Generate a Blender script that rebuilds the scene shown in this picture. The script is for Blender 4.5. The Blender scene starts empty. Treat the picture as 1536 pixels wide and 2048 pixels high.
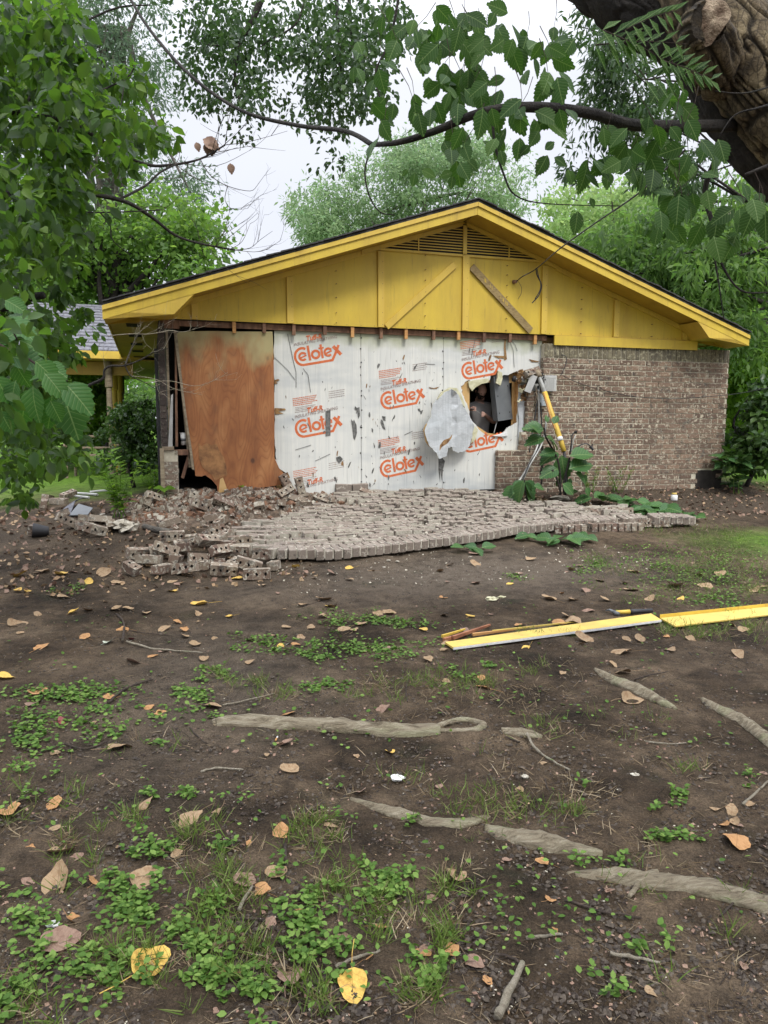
import bpy, math, random
import numpy as np
from mathutils import Vector, Matrix, Euler
from mathutils.geometry import tessellate_polygon

SC = bpy.context.scene
COL = SC.collection
RND = random.Random(7)
NR = np.random.default_rng(7)

# ------------------------------------------------------------------ camera
F, HOR, CZ = 1480.0, 857.0, 1.55
TH = math.atan((1024 - HOR) / F)
cam_data = bpy.data.cameras.new('camera')
cam = bpy.data.objects.new('camera', cam_data)
COL.objects.link(cam)
cam.location = (0, 0, CZ)
cam.rotation_euler = (math.pi / 2 - TH, 0, 0)
cam_data.sensor_fit = 'VERTICAL'
cam_data.sensor_height = 36.0
cam_data.lens = F / 2048 * 36.0
cam_data.clip_start = 0.05
cam_data.clip_end = 2000
SC.camera = cam

# ------------------------------------------------------------------ world, sun, exposure
SUN_EL, SUN_AZ = 52.0, 150.0      # azimuth measured clockwise from +Y
world = bpy.data.worlds.new('World')
SC.world = world
world.use_nodes = True
wn, wl = world.node_tree.nodes, world.node_tree.links
wn.clear()
w_out = wn.new('ShaderNodeOutputWorld')
w_bg = wn.new('ShaderNodeBackground')
w_sky = wn.new('ShaderNodeTexSky')
w_sky.sky_type = 'NISHITA'
w_sky.sun_disc = False
w_sky.sun_elevation = math.radians(SUN_EL)
w_sky.sun_rotation = math.radians(SUN_AZ)
w_sky.air_density = 1.0
w_sky.dust_density = 3.0
# overcast: a pale cloud layer covers most of the blue, brighter towards the zenith as such skies are
w_tc = wn.new('ShaderNodeTexCoord')
w_sep = wn.new('ShaderNodeSeparateXYZ')
wl.new(w_tc.outputs['Generated'], w_sep.inputs[0])
w_noise = wn.new('ShaderNodeTexNoise')
w_noise.inputs['Scale'].default_value = 1.6
w_noise.inputs['Detail'].default_value = 5
wl.new(w_tc.outputs['Generated'], w_noise.inputs['Vector'])
w_cl = wn.new('ShaderNodeValToRGB')
w_cl.color_ramp.elements[0].color = (8.7, 9.0, 10.2, 1)
w_cl.color_ramp.elements[1].color = (10.3, 10.5, 11.1, 1)
w_cl.color_ramp.elements[0].position = 0.3
w_cl.color_ramp.elements[1].position = 0.7
wl.new(w_noise.outputs['Fac'], w_cl.inputs[0])
w_map = wn.new('ShaderNodeMapRange')
w_map.inputs['From Min'].default_value = 0.4
w_map.inputs['From Max'].default_value = 1.0
w_map.inputs['To Min'].default_value = 0.66
w_map.inputs['To Max'].default_value = 2.9
wl.new(w_sep.outputs['Z'], w_map.inputs['Value'])
w_mul = wn.new('ShaderNodeVectorMath'); w_mul.operation = 'SCALE'
wl.new(w_cl.outputs['Color'], w_mul.inputs[0])
wl.new(w_map.outputs['Result'], w_mul.inputs['Scale'])
w_mix = wn.new('ShaderNodeMixRGB')
w_mix.inputs['Fac'].default_value = 0.88
wl.new(w_sky.outputs['Color'], w_mix.inputs['Color1'])
wl.new(w_mul.outputs['Vector'], w_mix.inputs['Color2'])
wl.new(w_mix.outputs['Color'], w_bg.inputs['Color'])
w_bg.inputs['Strength'].default_value = 0.10
wl.new(w_bg.outputs['Background'], w_out.inputs['Surface'])

sun_data = bpy.data.lights.new('sun', 'SUN')
sun_data.energy = 1.5
sun_data.angle = math.radians(14)
sun_data.color = (1.0, 0.965, 0.9)
sun = bpy.data.objects.new('sun', sun_data)
COL.objects.link(sun)
sun.rotation_euler = (math.radians(90 - SUN_EL), 0, math.radians(180 - SUN_AZ) + math.radians(0))
# aim: light comes from azimuth SUN_AZ (clockwise from +Y), elevation SUN_EL
_d = Vector((math.sin(math.radians(SUN_AZ)) * math.cos(math.radians(SUN_EL)),
             math.cos(math.radians(SUN_AZ)) * math.cos(math.radians(SUN_EL)),
             math.sin(math.radians(SUN_EL))))
sun.rotation_euler = _d.to_track_quat('Z', 'Y').to_euler()

SC.view_settings.view_transform = 'Standard'
SC.view_settings.look = 'None'
SC.view_settings.exposure = 0.62
SC.view_settings.gamma = 1.0
SC.view_settings.use_curve_mapping = False
SC.cycles.max_bounces = 7
SC.cycles.diffuse_bounces = 4
SC.cycles.transmission_bounces = 4
SC.cycles.transparent_max_bounces = 8

# ------------------------------------------------------------------ frames and measuring helpers
PSI = math.radians(17.4)
AX = np.array([math.cos(PSI), math.sin(PSI)])        # along the gable wall, to the right
NX = np.array([math.sin(PSI), -math.cos(PSI)])       # out of the wall, towards the yard
P0 = np.array([0.0, 10.4])
CT, ST = math.cos(TH), math.sin(TH)

def ray(px, py):
    u, v = (px - 768) / F, (1024 - py) / F
    return np.array([u, CT + v * ST, -ST + v * CT])

def W(px, py, s=0.0):
    """where a sight line meets the plane s metres in front of the gable wall -> (t, z)"""
    r = ray(px, py)
    k = ((P0 + NX * s) @ NX) / (r[:2] @ NX)
    p = r[:2] * k
    return float((p - P0) @ AX), float(CZ + r[2] * k)

def H(t, s, z):
    p = P0 + AX * t + NX * s
    return (float(p[0]), float(p[1]), float(z))

def WH(px, py, s=0.0):
    t, z = W(px, py, s)
    return H(t, s, z)

def AT(px, py, depth):
    r = ray(px, py)
    return Vector((r[0] * depth / r[1], depth, CZ + r[2] * depth / r[1]))

def vnoise(x, y, seed=0):
    x = np.asarray(x, float); y = np.asarray(y, float)
    xi, yi = np.floor(x), np.floor(y)
    fx, fy = x - xi, y - yi
    fx = fx * fx * (3 - 2 * fx); fy = fy * fy * (3 - 2 * fy)
    def h(a, b):
        v = np.sin(a * 127.1 + b * 311.7 + seed * 74.7) * 43758.5453
        return v - np.floor(v)
    return ((h(xi, yi) * (1 - fx) + h(xi + 1, yi) * fx) * (1 - fy)
            + (h(xi, yi + 1) * (1 - fx) + h(xi + 1, yi + 1) * fx) * fy) * 2 - 1

def fbm(x, y, octaves=4, seed=0):
    v, a = 0, 1.0
    for k in range(octaves):
        v = v + a * vnoise(np.asarray(x) * 2 ** k, np.asarray(y) * 2 ** k, seed + k)
        a *= 0.5
    return v / 1.9

_gs = np.array([-300, -120, -60, -15, -3, 0, 0.4, 1.0, 1.7, 2.3, 3.0, 5.0, 8.0, 12.0, 60.0])
_gz = np.array([3.6, 3.2, 2.3, .86, .66, .62, .52, .38, .26, .18, .12, .04, 0, 0, 0])

def ground_z(x, y):
    x = np.asarray(x, float); y = np.asarray(y, float)
    s = (x - P0[0]) * NX[0] + (y - P0[1]) * NX[1]
    t = (x - P0[0]) * AX[0] + (y - P0[1]) * AX[1]
    z = np.interp(s, _gs, _gz)
    # the bank against the wall flattens out left of the house
    side = np.clip((-3.0 - t) / 2.5, 0, 1)
    z2 = np.interp(s, [-300, -120, -60, -15, -3, 3, 6, 9, 60], [3.6, 3.2, 2.3, .8, .45, .14, .03, 0, 0])
    z = z * (1 - side) + z2 * side
    return z + 0.022 * fbm(x * 0.9, y * 0.9, 2, 3) + 0.008 * fbm(x * 4, y * 4, 2, 9)

def G(px, py):
    """ground point under a pixel"""
    r = ray(px, py)
    z = 0.1
    for _ in range(25):
        k = (z - CZ) / r[2]
        zn = float(ground_z(r[0] * k, r[1] * k))
        z = z * 0.5 + zn * 0.5
    k = (z - CZ) / r[2]
    return Vector((r[0] * k, r[1] * k, float(ground_z(r[0] * k, r[1] * k))))

def gz(x, y): return float(ground_z(x, y))

# ------------------------------------------------------------------ materials
def new_mat(name):
    m = bpy.data.materials.new(name)
    m.use_nodes = True
    nt = m.node_tree
    return m, nt, nt.nodes['Principled BSDF']

def node(nt, kind, **kw):
    n = nt.nodes.new(kind)
    for k, v in kw.items():
        if k in n.inputs: n.inputs[k].default_value = v
        else: setattr(n, k, v)
    return n

def ramp(nt, src, stops):
    r = nt.nodes.new('ShaderNodeValToRGB')
    e = r.color_ramp.elements
    while len(e) < len(stops): e.new(0.5)
    for el, (p, c) in zip(e, stops):
        el.position = p
        el.color = (*c, 1) if len(c) == 3 else c
    nt.links.new(src, r.inputs[0])
    return r.outputs[0]

def mixc(nt, fac, a, b, mode='MIX'):
    m = nt.nodes.new('ShaderNodeMixRGB'); m.blend_type = mode
    for i, v in (('Fac', fac), ('Color1', a), ('Color2', b)):
        if hasattr(v, 'node'): nt.links.new(v, m.inputs[i])
        elif isinstance(v, (int, float)): m.inputs[i].default_value = v
        else: m.inputs[i].default_value = (*v, 1)
    return m.outputs[0]

def coords(nt, stretch=(1, 1, 1), shift=True, rot=(0, 0, 0)):
    tc = nt.nodes.new('ShaderNodeTexCoord')
    mp = nt.nodes.new('ShaderNodeMapping')
    mp.inputs['Scale'].default_value = stretch
    mp.inputs['Rotation'].default_value = rot
    nt.links.new(tc.outputs['Object'], mp.inputs['Vector'])
    if shift:
        oi = nt.nodes.new('ShaderNodeObjectInfo')
        sc = nt.nodes.new('ShaderNodeVectorMath'); sc.operation = 'MULTIPLY_ADD'
        nt.links.new(oi.outputs['Random'], sc.inputs[0])
        sc.inputs[1].default_value = (37, 53, 71)
        nt.links.new(mp.outputs[0], sc.inputs[2])
        return sc.outputs[0]
    return mp.outputs[0]

def noise(nt, vec, scale, detail=4, rough=0.55, dist=0.0):
    n = node(nt, 'ShaderNodeTexNoise', Scale=scale, Detail=detail, Roughness=rough, Distortion=dist)
    nt.links.new(vec, n.inputs['Vector'])
    return n.outputs['Fac']

def bump(nt, bsdf, h, strength=0.4, dist=0.01):
    b = node(nt, 'ShaderNodeBump', Strength=strength, Distance=dist)
    nt.links.new(h, b.inputs['Height'])
    nt.links.new(b.outputs[0], bsdf.inputs['Normal'])

def simple(name, c1, c2, scale=6, rough=0.7, bumps=0.3, stretch=(1, 1, 1), metal=0.0, detail=4, lo=0.35, hi=0.65, bscale=None, bdist=0.006):
    m, nt, b = new_mat(name)
    v = coords(nt, stretch)
    n = noise(nt, v, scale, detail)
    nt.links.new(ramp(nt, n, [(lo, c1), (hi, c2)]), b.inputs['Base Color'])
    b.inputs['Roughness'].default_value = rough
    b.inputs['Metallic'].default_value = metal
    if bumps:
        bump(nt, b, noise(nt, v, bscale or scale * 6, 4), bumps, bdist)
    return m

def island_rand(nt):
    g = nt.nodes.new('ShaderNodeNewGeometry')
    oi = nt.nodes.new('ShaderNodeObjectInfo')
    a = node(nt, 'ShaderNodeMath', operation='ADD')
    nt.links.new(g.outputs['Random Per Island'], a.inputs[0])
    nt.links.new(oi.outputs['Random'], a.inputs[1])
    f = node(nt, 'ShaderNodeMath', operation='FRACT')
    nt.links.new(a.outputs[0], f.inputs[0])
    return f.outputs[0]

def leaf_mat(name, stops, trans=0.45, tcol=(0.16, 0.26, 0.03), rough=0.45, spots=False, veins=False):
    """foliage: colour varies leaf by leaf; some light passes through"""
    m, nt, b = new_mat(name)
    r = island_rand(nt)
    c = ramp(nt, r, stops)
    v = coords(nt)
    c2 = mixc(nt, noise(nt, v, 25, 2), c, (0.5, 0.5, 0.5), 'OVERLAY')
    if spots:
        sp = ramp(nt, noise(nt, v, 90, 2), [(0.70, (0, 0, 0)), (0.74, (1, 1, 1))])
        c2 = mixc(nt, sp, c2, (0.35, 0.36, 0.22))
    t = nt.nodes.new('ShaderNodeBsdfTranslucent')
    tc = mixc(nt, r, tcol, (tcol[0] * 0.6, tcol[1] * 0.8, tcol[2] * 0.8))
    if veins:
        # midrib and side veins drawn in the leaf's own frame
        at = nt.nodes.new('ShaderNodeAttribute'); at.attribute_name = 'leaf'
        sp_ = nt.nodes.new('ShaderNodeSeparateXYZ'); nt.links.new(at.outputs['Vector'], sp_.inputs[0])
        def mth(op, a, b_=None, c_=None):
            n_ = node(nt, 'ShaderNodeMath', operation=op)
            for i, q in enumerate((a, b_, c_)):
                if q is None: continue
                if hasattr(q, 'node'): nt.links.new(q, n_.inputs[i])
                else: n_.inputs[i].default_value = q
            return n_.outputs[0]
        ax = mth('ABSOLUTE', sp_.outputs['X'])
        side = mth('ABSOLUTE', mth('SUBTRACT', mth('FRACT', mth('MULTIPLY', mth('SUBTRACT', sp_.outputs['Y'], mth('MULTIPLY', ax, .75)), 8.5)), .5))
        vm = mth('MAXIMUM', mth('LESS_THAN', ax, .014), mth('MULTIPLY', mth('LESS_THAN', side, .06), .55))
        c2 = mixc(nt, vm, c2, (.16, .24, .09))
        tc = mixc(nt, vm, tc, (tcol[0] * 1.5, tcol[1] * 1.3, tcol[2]))
        bump(nt, b, side, 0.35, 0.004)
    nt.links.new(c2, b.inputs['Base Color'])
    b.inputs['Roughness'].default_value = rough
    b.inputs['Specular IOR Level'].default_value = 0.2
    nt.links.new(tc, t.inputs['Color'])
    mx = node(nt, 'ShaderNodeMixShader', Fac=trans)
    nt.links.new(b.outputs[0], mx.inputs[1])
    nt.links.new(t.outputs[0], mx.inputs[2])
    nt.links.new(mx.outputs[0], nt.nodes['Material Output'].inputs['Surface'])
    return m

def brick_mat(name, stops, blotch, dark, patch=0.56):
    m, nt, b = new_mat(name)
    r = island_rand(nt)
    v = coords(nt)
    base = ramp(nt, r, stops)
    n1 = noise(nt, v, 22, 5, 0.65, 0.6)
    n2 = noise(nt, v, 11, 3, 0.6)
    c = mixc(nt, ramp(nt, n1, [(patch, (0, 0, 0)), (patch + 0.07, (1, 1, 1))]), base, blotch)
    c = mixc(nt, ramp(nt, n2, [(0.56, (0, 0, 0)), (0.68, (.8, .8, .8))]), c, dark)
    c = mixc(nt, 0.35, c, ramp(nt, noise(nt, v, 140, 2), [(0.3, (.25, .25, .25)), (0.7, (.8, .8, .8))]), 'OVERLAY')
    nt.links.new(c, b.inputs['Base Color'])
    b.inputs['Roughness'].default_value = 0.9
    bump(nt, b, noise(nt, v, 60, 4), 0.5, 0.006)
    return m

M = {}
# yellow paint with weather marks
def yellow(name, c, dirt=0.5, s=1.0):
    m, nt, b = new_mat(name)
    v = coords(nt, (1, 1, 1), False)
    vs = coords(nt, (1.5, 1.5, 0.35), False)
    n = noise(nt, vs, 3.0, 5, 0.6)
    col = mixc(nt, ramp(nt, n, [(0.35, (0, 0, 0)), (0.75, (1, 1, 1))]), c, (c[0] * .78, c[1] * .74, c[2] * .9))
    gr = ramp(nt, noise(nt, coords(nt, (9, 9, .7), False), 2.5, 5, .75), [(0.56, (0, 0, 0)), (0.72, (.45, .45, .45))])
    col = mixc(nt, gr, col, (c[0] * .42, c[1] * .40, c[2] * .8))
    fd = ramp(nt, noise(nt, v, 1.3, 4, .6), [(0.5, (0, 0, 0)), (0.75, (.35, .35, .35))])
    col = mixc(nt, fd, col, (min(1, c[0] * 1.08), c[1] * 1.1, c[2] * 1.6))
    sp = ramp(nt, noise(nt, v, 45, 3), [(0.70, (0, 0, 0)), (0.76, (dirt, dirt, dirt))])
    col = mixc(nt, sp, col, (0.12, 0.10, 0.05))
    grain = noise(nt, coords(nt, (6, 6, 90), False), 2.0, 3)
    nt.links.new(col, b.inputs['Base Color'])
    b.inputs['Roughness'].default_value = 0.55
    bump(nt, b, grain, 0.12, 0.003)
    return m
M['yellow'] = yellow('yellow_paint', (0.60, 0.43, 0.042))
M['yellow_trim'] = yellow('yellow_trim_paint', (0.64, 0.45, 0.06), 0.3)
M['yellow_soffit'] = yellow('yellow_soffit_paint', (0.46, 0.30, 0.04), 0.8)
M['yellow_pale'] = yellow('pale_yellow_paint', (0.66, 0.49, 0.11), 0.5)
M['mildew'] = simple('mildew_stain', (0.16, 0.12, 0.03), (0.40, 0.27, 0.03), 9, 0.8, 0, lo=.4, hi=.6)
M['shingle_dark'] = simple('dark_shingle', (0.03, 0.03, 0.032), (0.07, 0.07, 0.07), 20, 0.95, 0.6)
M['shingle_grey'] = simple('grey_shingle', (0.09, 0.09, 0.105), (0.18, 0.18, 0.195), 14, 0.95, 0.4)
M['wood_orange'] = simple('fresh_orange_wood', (0.42, 0.20, 0.06), (0.55, 0.30, 0.11), 5, 0.7, 0.2, (1, 1, 8))
M['wood_brown'] = simple('aged_brown_wood', (0.10, 0.05, 0.03), (0.24, 0.13, 0.075), 6, 0.8, 0.4, (3, 3, 1))
M['wood_flaked'] = simple('flaked_yellow_brown_wood', (0.20, 0.14, 0.06), (0.34, 0.25, 0.11), 9, 0.85, 0.4, (2, 2, 6))
M['wood_grey'] = simple('grey_weathered_wood', (0.17, 0.13, 0.085), (0.30, 0.245, 0.165), 6, 0.8, 0.3, (1, 1, 5))
M['wood_red'] = simple('reddish_split_wood', (0.20, 0.07, 0.035), (0.40, 0.17, 0.08), 12, 0.7, 0.4)
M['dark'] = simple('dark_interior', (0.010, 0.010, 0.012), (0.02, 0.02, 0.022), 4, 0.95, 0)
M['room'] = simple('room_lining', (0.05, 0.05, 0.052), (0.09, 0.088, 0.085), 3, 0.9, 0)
M['tan'] = simple('tan_insulation_board', (0.42, 0.25, 0.09), (0.55, 0.36, 0.15), 4, 0.8, 0.2)
M['cream_foam'] = simple('cream_foam', (0.42, 0.40, 0.24), (0.62, 0.60, 0.42), 14, 0.9, 0.6)
M['rust'] = simple('rusty_torn_edge', (0.11, 0.055, 0.025), (0.34, 0.20, 0.08), 22, 0.9, 0.6)
M['mortar'] = simple('pale_mortar', (0.43, 0.39, 0.295), (0.53, 0.49, 0.385), 18, 0.95, 0.6)
M['mortar_fallen'] = simple('fallen_mortar', (0.30, 0.27, 0.215), (0.48, 0.445, 0.365), 18, 0.95, 0.6)
M['core'] = simple('brick_core_dark', (0.015, 0.012, 0.01), (0.03, 0.025, 0.02), 10, 1, 0)  # near-black colour stands in for the darkness inside holes
M['brick'] = brick_mat('wall_brick', [(0, (.105, .070, .050)), (.3, (.185, .120, .083)), (.6, (.14, .096, .068)), (1, (.22, .146, .100))], (.44, .385, .29), (.040, .035, .032), 0.535)
M['brick_top'] = brick_mat('mossy_brick', [(0, (.11, .092, .058)), (.5, (.16, .138, .088)), (1, (.085, .072, .05))], (.34, .31, .21), (.045, .04, .03), 0.53)
M['brick_shaded'] = brick_mat('shaded_corner_brick', [(0, (.035, .026, .022)), (1, (.07, .052, .042))], (.13, .115, .09), (.018, .016, .014), .56)  # shade of the house corner painted into the brick colour
M['brick_fallen'] = brick_mat('fallen_brick', [(0, (.155, .125, .100)), (.3, (.225, .185, .15)), (.6, (.185, .152, .125)), (1, (.25, .21, .172))], (.40, .36, .30), (.075, .062, .054), 0.55)
M['brick_loose'] = brick_mat('loose_brick', [(0, (.11, .070, .052)), (.3, (.23, .185, .135)), (.55, (.15, .095, .07)), (.8, (.27, .23, .175)), (1, (.18, .135, .10))], (.40, .37, .30), (.06, .052, .046), 0.52)
M['metal_grey'] = simple('grey_enclosure_steel', (0.10, 0.11, 0.115), (0.15, 0.16, 0.165), 3, 0.5, 0.05, metal=0.0)
M['metal_pale'] = simple('pale_grey_plastic', (0.36, 0.36, 0.34), (0.47, 0.47, 0.45), 5, 0.6, 0.1)
M['galv'] = simple('galvanised_pipe', (0.28, 0.28, 0.26), (0.45, 0.45, 0.42), 9, 0.45, 0.1, metal=0.4)
M['grey_box'] = simple('blue_grey_box', (0.30, 0.34, 0.37), (0.40, 0.44, 0.46), 5, 0.55, 0.1)
M['black'] = simple('black_cable', (0.012, 0.012, 0.013), (0.03, 0.03, 0.032), 6, 0.6, 0)
M['ink_red'] = simple('orange_red_ink', (0.52, 0.105, 0.028), (0.62, 0.17, 0.06), 30, 0.7, 0)
M['ink_grey'] = simple('faded_grey_ink', (0.16, 0.09, 0.075), (0.36, 0.27, 0.25), 40, 0.7, 0)
M['tear_grey'] = simple('torn_grey_core', (0.06, 0.06, 0.055), (0.17, 0.17, 0.16), 30, 0.8, 0)
M['white_paper'] = simple('white_paper', (0.62, 0.62, 0.60), (0.78, 0.78, 0.76), 30, 0.8, 0.2)
M['shirt'] = simple('grey_shirt_cloth', (0.27, 0.26, 0.255), (0.34, 0.33, 0.325), 8, 0.9, 0.2)
M['skin'] = simple('skin', (0.50, 0.30, 0.235), (0.60, 0.37, 0.295), 12, 0.55, 0.1)
M['beard'] = simple('dark_beard', (0.015, 0.012, 0.01), (0.03, 0.024, 0.02), 40, 0.9, 0.4)
M['jeans'] = simple('dark_trousers', (0.03, 0.035, 0.05), (0.05, 0.055, 0.07), 8, 0.9, 0.2)

def foil_mat(name, base, base2, green=True, streak=0.6):
    m, nt, b = new_mat(name)
    v = coords(nt, (1, 1, 1), False)
    vs = coords(nt, (16, 16, 0.5), False)
    vf = coords(nt, (60, 60, 1.2), False)
    n = noise(nt, vs, 1.6, 4, 0.6)
    c = mixc(nt, ramp(nt, n, [(0.35, (0, 0, 0)), (0.7, (1, 1, 1))]), base, base2)
    if not green:
        cr = ramp(nt, noise(nt, coords(nt, (3, 3, 14), False, (0, .5, .3)), 2.2, 5, .7), [(0.46, (0, 0, 0)), (0.5, (.35, .35, .35)), (0.54, (0, 0, 0))])
        c = mixc(nt, cr, c, (.22, .23, .23))
    f = ramp(nt, noise(nt, vf, 1.5, 2), [(0.62, (0, 0, 0)), (0.70, (streak, streak, streak))])
    msk = ramp(nt, noise(nt, v, 1.1, 2), [(0.42, (0, 0, 0)), (0.58, (1, 1, 1))])
    f2 = mixc(nt, 1.0, f, msk, 'MULTIPLY')
    c = mixc(nt, f2, c, (0.22, 0.22, 0.21))
    # dents, scuffs and dirt specks
    sc = ramp(nt, noise(nt, coords(nt, (5, 5, 2), False), 6, 6, 0.7), [(0.68, (0, 0, 0)), (0.74, (.55, .55, .55))])
    c = mixc(nt, sc, c, (0.16, 0.15, 0.13))
    sm = ramp(nt, noise(nt, coords(nt, (.7, .7, 2.2), False), 1.4, 3), [(0.5, (0, 0, 0)), (0.75, (.75, .75, .75))])
    c = mixc(nt, sm, c, (0.40, 0.43, 0.44))
    if green:
        tc = nt.nodes.new('ShaderNodeTexCoord'); sp = nt.nodes.new('ShaderNodeSeparateXYZ')
        nt.links.new(tc.outputs['Object'], sp.inputs[0])
        ad = node(nt, 'ShaderNodeMath', operation='MULTIPLY_ADD')
        nt.links.new(noise(nt, v, 3.5, 3), ad.inputs[0]); ad.inputs[1].default_value = 0.35
        nt.links.new(sp.outputs['Z'], ad.inputs[2])
        g = ramp(nt, ad.outputs[0], [(0.0, (0, 0, 0)), (1.0, (1, 1, 1))])
        mr = node(nt, 'ShaderNodeMapRange')
        mr.inputs['From Min'].default_value = 2.20; mr.inputs['From Max'].default_value = 2.40
        nt.links.new(ad.outputs[0], mr.inputs['Value'])
        c = mixc(nt, mr.outputs[0], c, (0.37, 0.39, 0.26))
    nt.links.new(c, b.inputs['Base Color'])
    b.inputs['Roughness'].default_value = 0.5
    bump(nt, b, noise(nt, coords(nt, (10, 10, 1.2), False), 3, 4), 0.25, 0.006)
    return m
M['foil'] = foil_mat('white_foil_facing', (0.66, 0.66, 0.61), (0.56, 0.57, 0.54))
M['foil_back'] = foil_mat('silver_foil_back', (0.40, 0.42, 0.43), (0.54, 0.56, 0.565), False, 0.6)

def plywood_mat():
    m, nt, b = new_mat('plywood')
    v = coords(nt, (1, 1, 1), False)
    # contour-like cathedral grain: rings of a smooth field stretched upwards
    vv = coords(nt, (2.2, 2.2, 0.62), False)
    big = noise(nt, vv, 1.45, 1.5, 0.45)
    mu = node(nt, 'ShaderNodeMath', operation='MULTIPLY'); mu.inputs[1].default_value = 22
    nt.links.new(big, mu.inputs[0])
    fr = node(nt, 'ShaderNodeMath', operation='FRACT'); nt.links.new(mu.outputs[0], fr.inputs[0])
    lines = ramp(nt, fr.outputs[0], [(0.0, (1, 1, 1)), (0.16, (.25, .25, .25)), (0.5, (0, 0, 0)), (1.0, (.55, .55, .55))])
    tone = noise(nt, coords(nt, (2, 2, .8), False), 2.5, 4)
    base = ramp(nt, tone, [(0.3, (0.20, 0.072, 0.024)), (0.5, (0.30, 0.115, 0.037)), (0.7, (0.40, 0.18, 0.065))])
    c = mixc(nt, mixc(nt, 1.0, lines, (.62, .62, .62), 'MULTIPLY'), base, (0.17, 0.055, 0.017))
    kn = node(nt, 'ShaderNodeTexVoronoi', Scale=2.6); nt.links.new(coords(nt, (1, 1, .8), False), kn.inputs['Vector'])
    kk = ramp(nt, kn.outputs['Distance'], [(0.0, (1, 1, 1)), (0.045, (1, 1, 1)), (0.10, (0, 0, 0))])
    c = mixc(nt, kk, c, (0.09, 0.035, 0.015))
    tc = nt.nodes.new('ShaderNodeTexCoord'); sp = nt.nodes.new('ShaderNodeSeparateXYZ')
    nt.links.new(tc.outputs['Object'], sp.inputs[0])
    ad = node(nt, 'ShaderNodeMath', operation='MULTIPLY_ADD')
    nt.links.new(noise(nt, coords(nt, (1.3, 1.3, .75), False), 1.9, 3), ad.inputs[0]); ad.inputs[1].default_value = 1.9
    nt.links.new(sp.outputs['Z'], ad.inputs[2])
    mr = node(nt, 'ShaderNodeMapRange')
    mr.inputs['From Min'].default_value = 2.62; mr.inputs['From Max'].default_value = 3.05; mr.inputs['To Max'].default_value = .85
    nt.links.new(ad.outputs[0], mr.inputs['Value'])
    c = mixc(nt, mr.outputs[0], c, (0.36, 0.33, 0.16))
    dirt = ramp(nt, noise(nt, coords(nt, (1, 1, .6), False), 3.2, 4), [(0.58, (0, 0, 0)), (0.75, (.6, .6, .6))])
    c = mixc(nt, dirt, c, (0.13, 0.07, 0.035))
    nt.links.new(c, b.inputs['Base Color'])
    b.inputs['Roughness'].default_value = 0.75
    bump(nt, b, fr.outputs[0], 0.12, 0.003)
    return m
M['plywood'] = plywood_mat()

def ground_mat():
    m, nt, b = new_mat('yard_soil')
    v = coords(nt, (1, 1, 1), False)
    def attr(n):
        a = nt.nodes.new('ShaderNodeAttribute'); a.attribute_name = n; return a.outputs['Fac']
    n1 = noise(nt, v, 1.6, 6, 0.62)
    n2 = noise(nt, v, 9, 6, 0.7)
    n3 = noise(nt, v, 55, 4, 0.7)
    c = ramp(nt, n1, [(0.36, (.042, .030, .019)), (0.5, (.105, .076, .050)), (0.64, (.195, .146, .098))])
    c = mixc(nt, 0.6, c, ramp(nt, n2, [(0.32, (.10, .10, .10)), (0.70, (.88, .86, .82))]), 'OVERLAY')
    c = mixc(nt, ramp(nt, n3, [(0.55, (0, 0, 0)), (0.72, (.7, .7, .7))]), c, (.15, .115, .08))
    sand = mixc(nt, n2, (.17, .14, .11), (.235, .195, .15))
    ms = mixc(nt, 1.0, attr('sand'), ramp(nt, n2, [(0.25, (.35, .35, .35)), (0.6, (1, 1, 1))]), 'MULTIPLY')
    c = mixc(nt, ms, c, sand)
    moss = ramp(nt, noise(nt, v, 2.3, 5, 0.7), [(0.58, (0, 0, 0)), (0.70, (.45, .45, .45))])
    c = mixc(nt, moss, c, (.035, .045, .022))
    litter = mixc(nt, noise(nt, v, 30, 4, 0.8), (.060, .045, .032), (.17, .135, .098))
    c = mixc(nt, attr('litter'), c, litter)
    c = mixc(nt, .5, c, ramp(nt, noise(nt, v, 120, 3, .7), [(0.35, (.15, .14, .13)), (0.65, (.85, .83, .8))]), 'OVERLAY')
    lawn = ramp(nt, noise(nt, v, 7, 6, 0.75), [(0.3, (.06, .12, .015)), (0.55, (.17, .32, .035)), (0.75, (.27, .44, .06))])
    c = mixc(nt, attr('lawn'), c, lawn)
    nt.links.new(c, b.inputs['Base Color'])
    b.inputs['Roughness'].default_value = 0.95
    b.inputs['Specular IOR Level'].default_value = 0.2
    bm = nt.nodes.new('ShaderNodeMath'); bm.operation = 'ADD'
    n4 = noise(nt, v, 170, 3, 0.7)
    b3 = nt.nodes.new('ShaderNodeMath'); b3.operation = 'MULTIPLY_ADD'; b3.inputs[1].default_value = .5
    nt.links.new(n4, b3.inputs[0]); nt.links.new(n3, b3.inputs[2])
    nt.links.new(n2, bm.inputs[0]); nt.links.new(b3.outputs[0], bm.inputs[1])
    bump(nt, b, bm.outputs[0], 1.0, 0.05)
    return m
M['ground'] = ground_mat()

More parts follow.
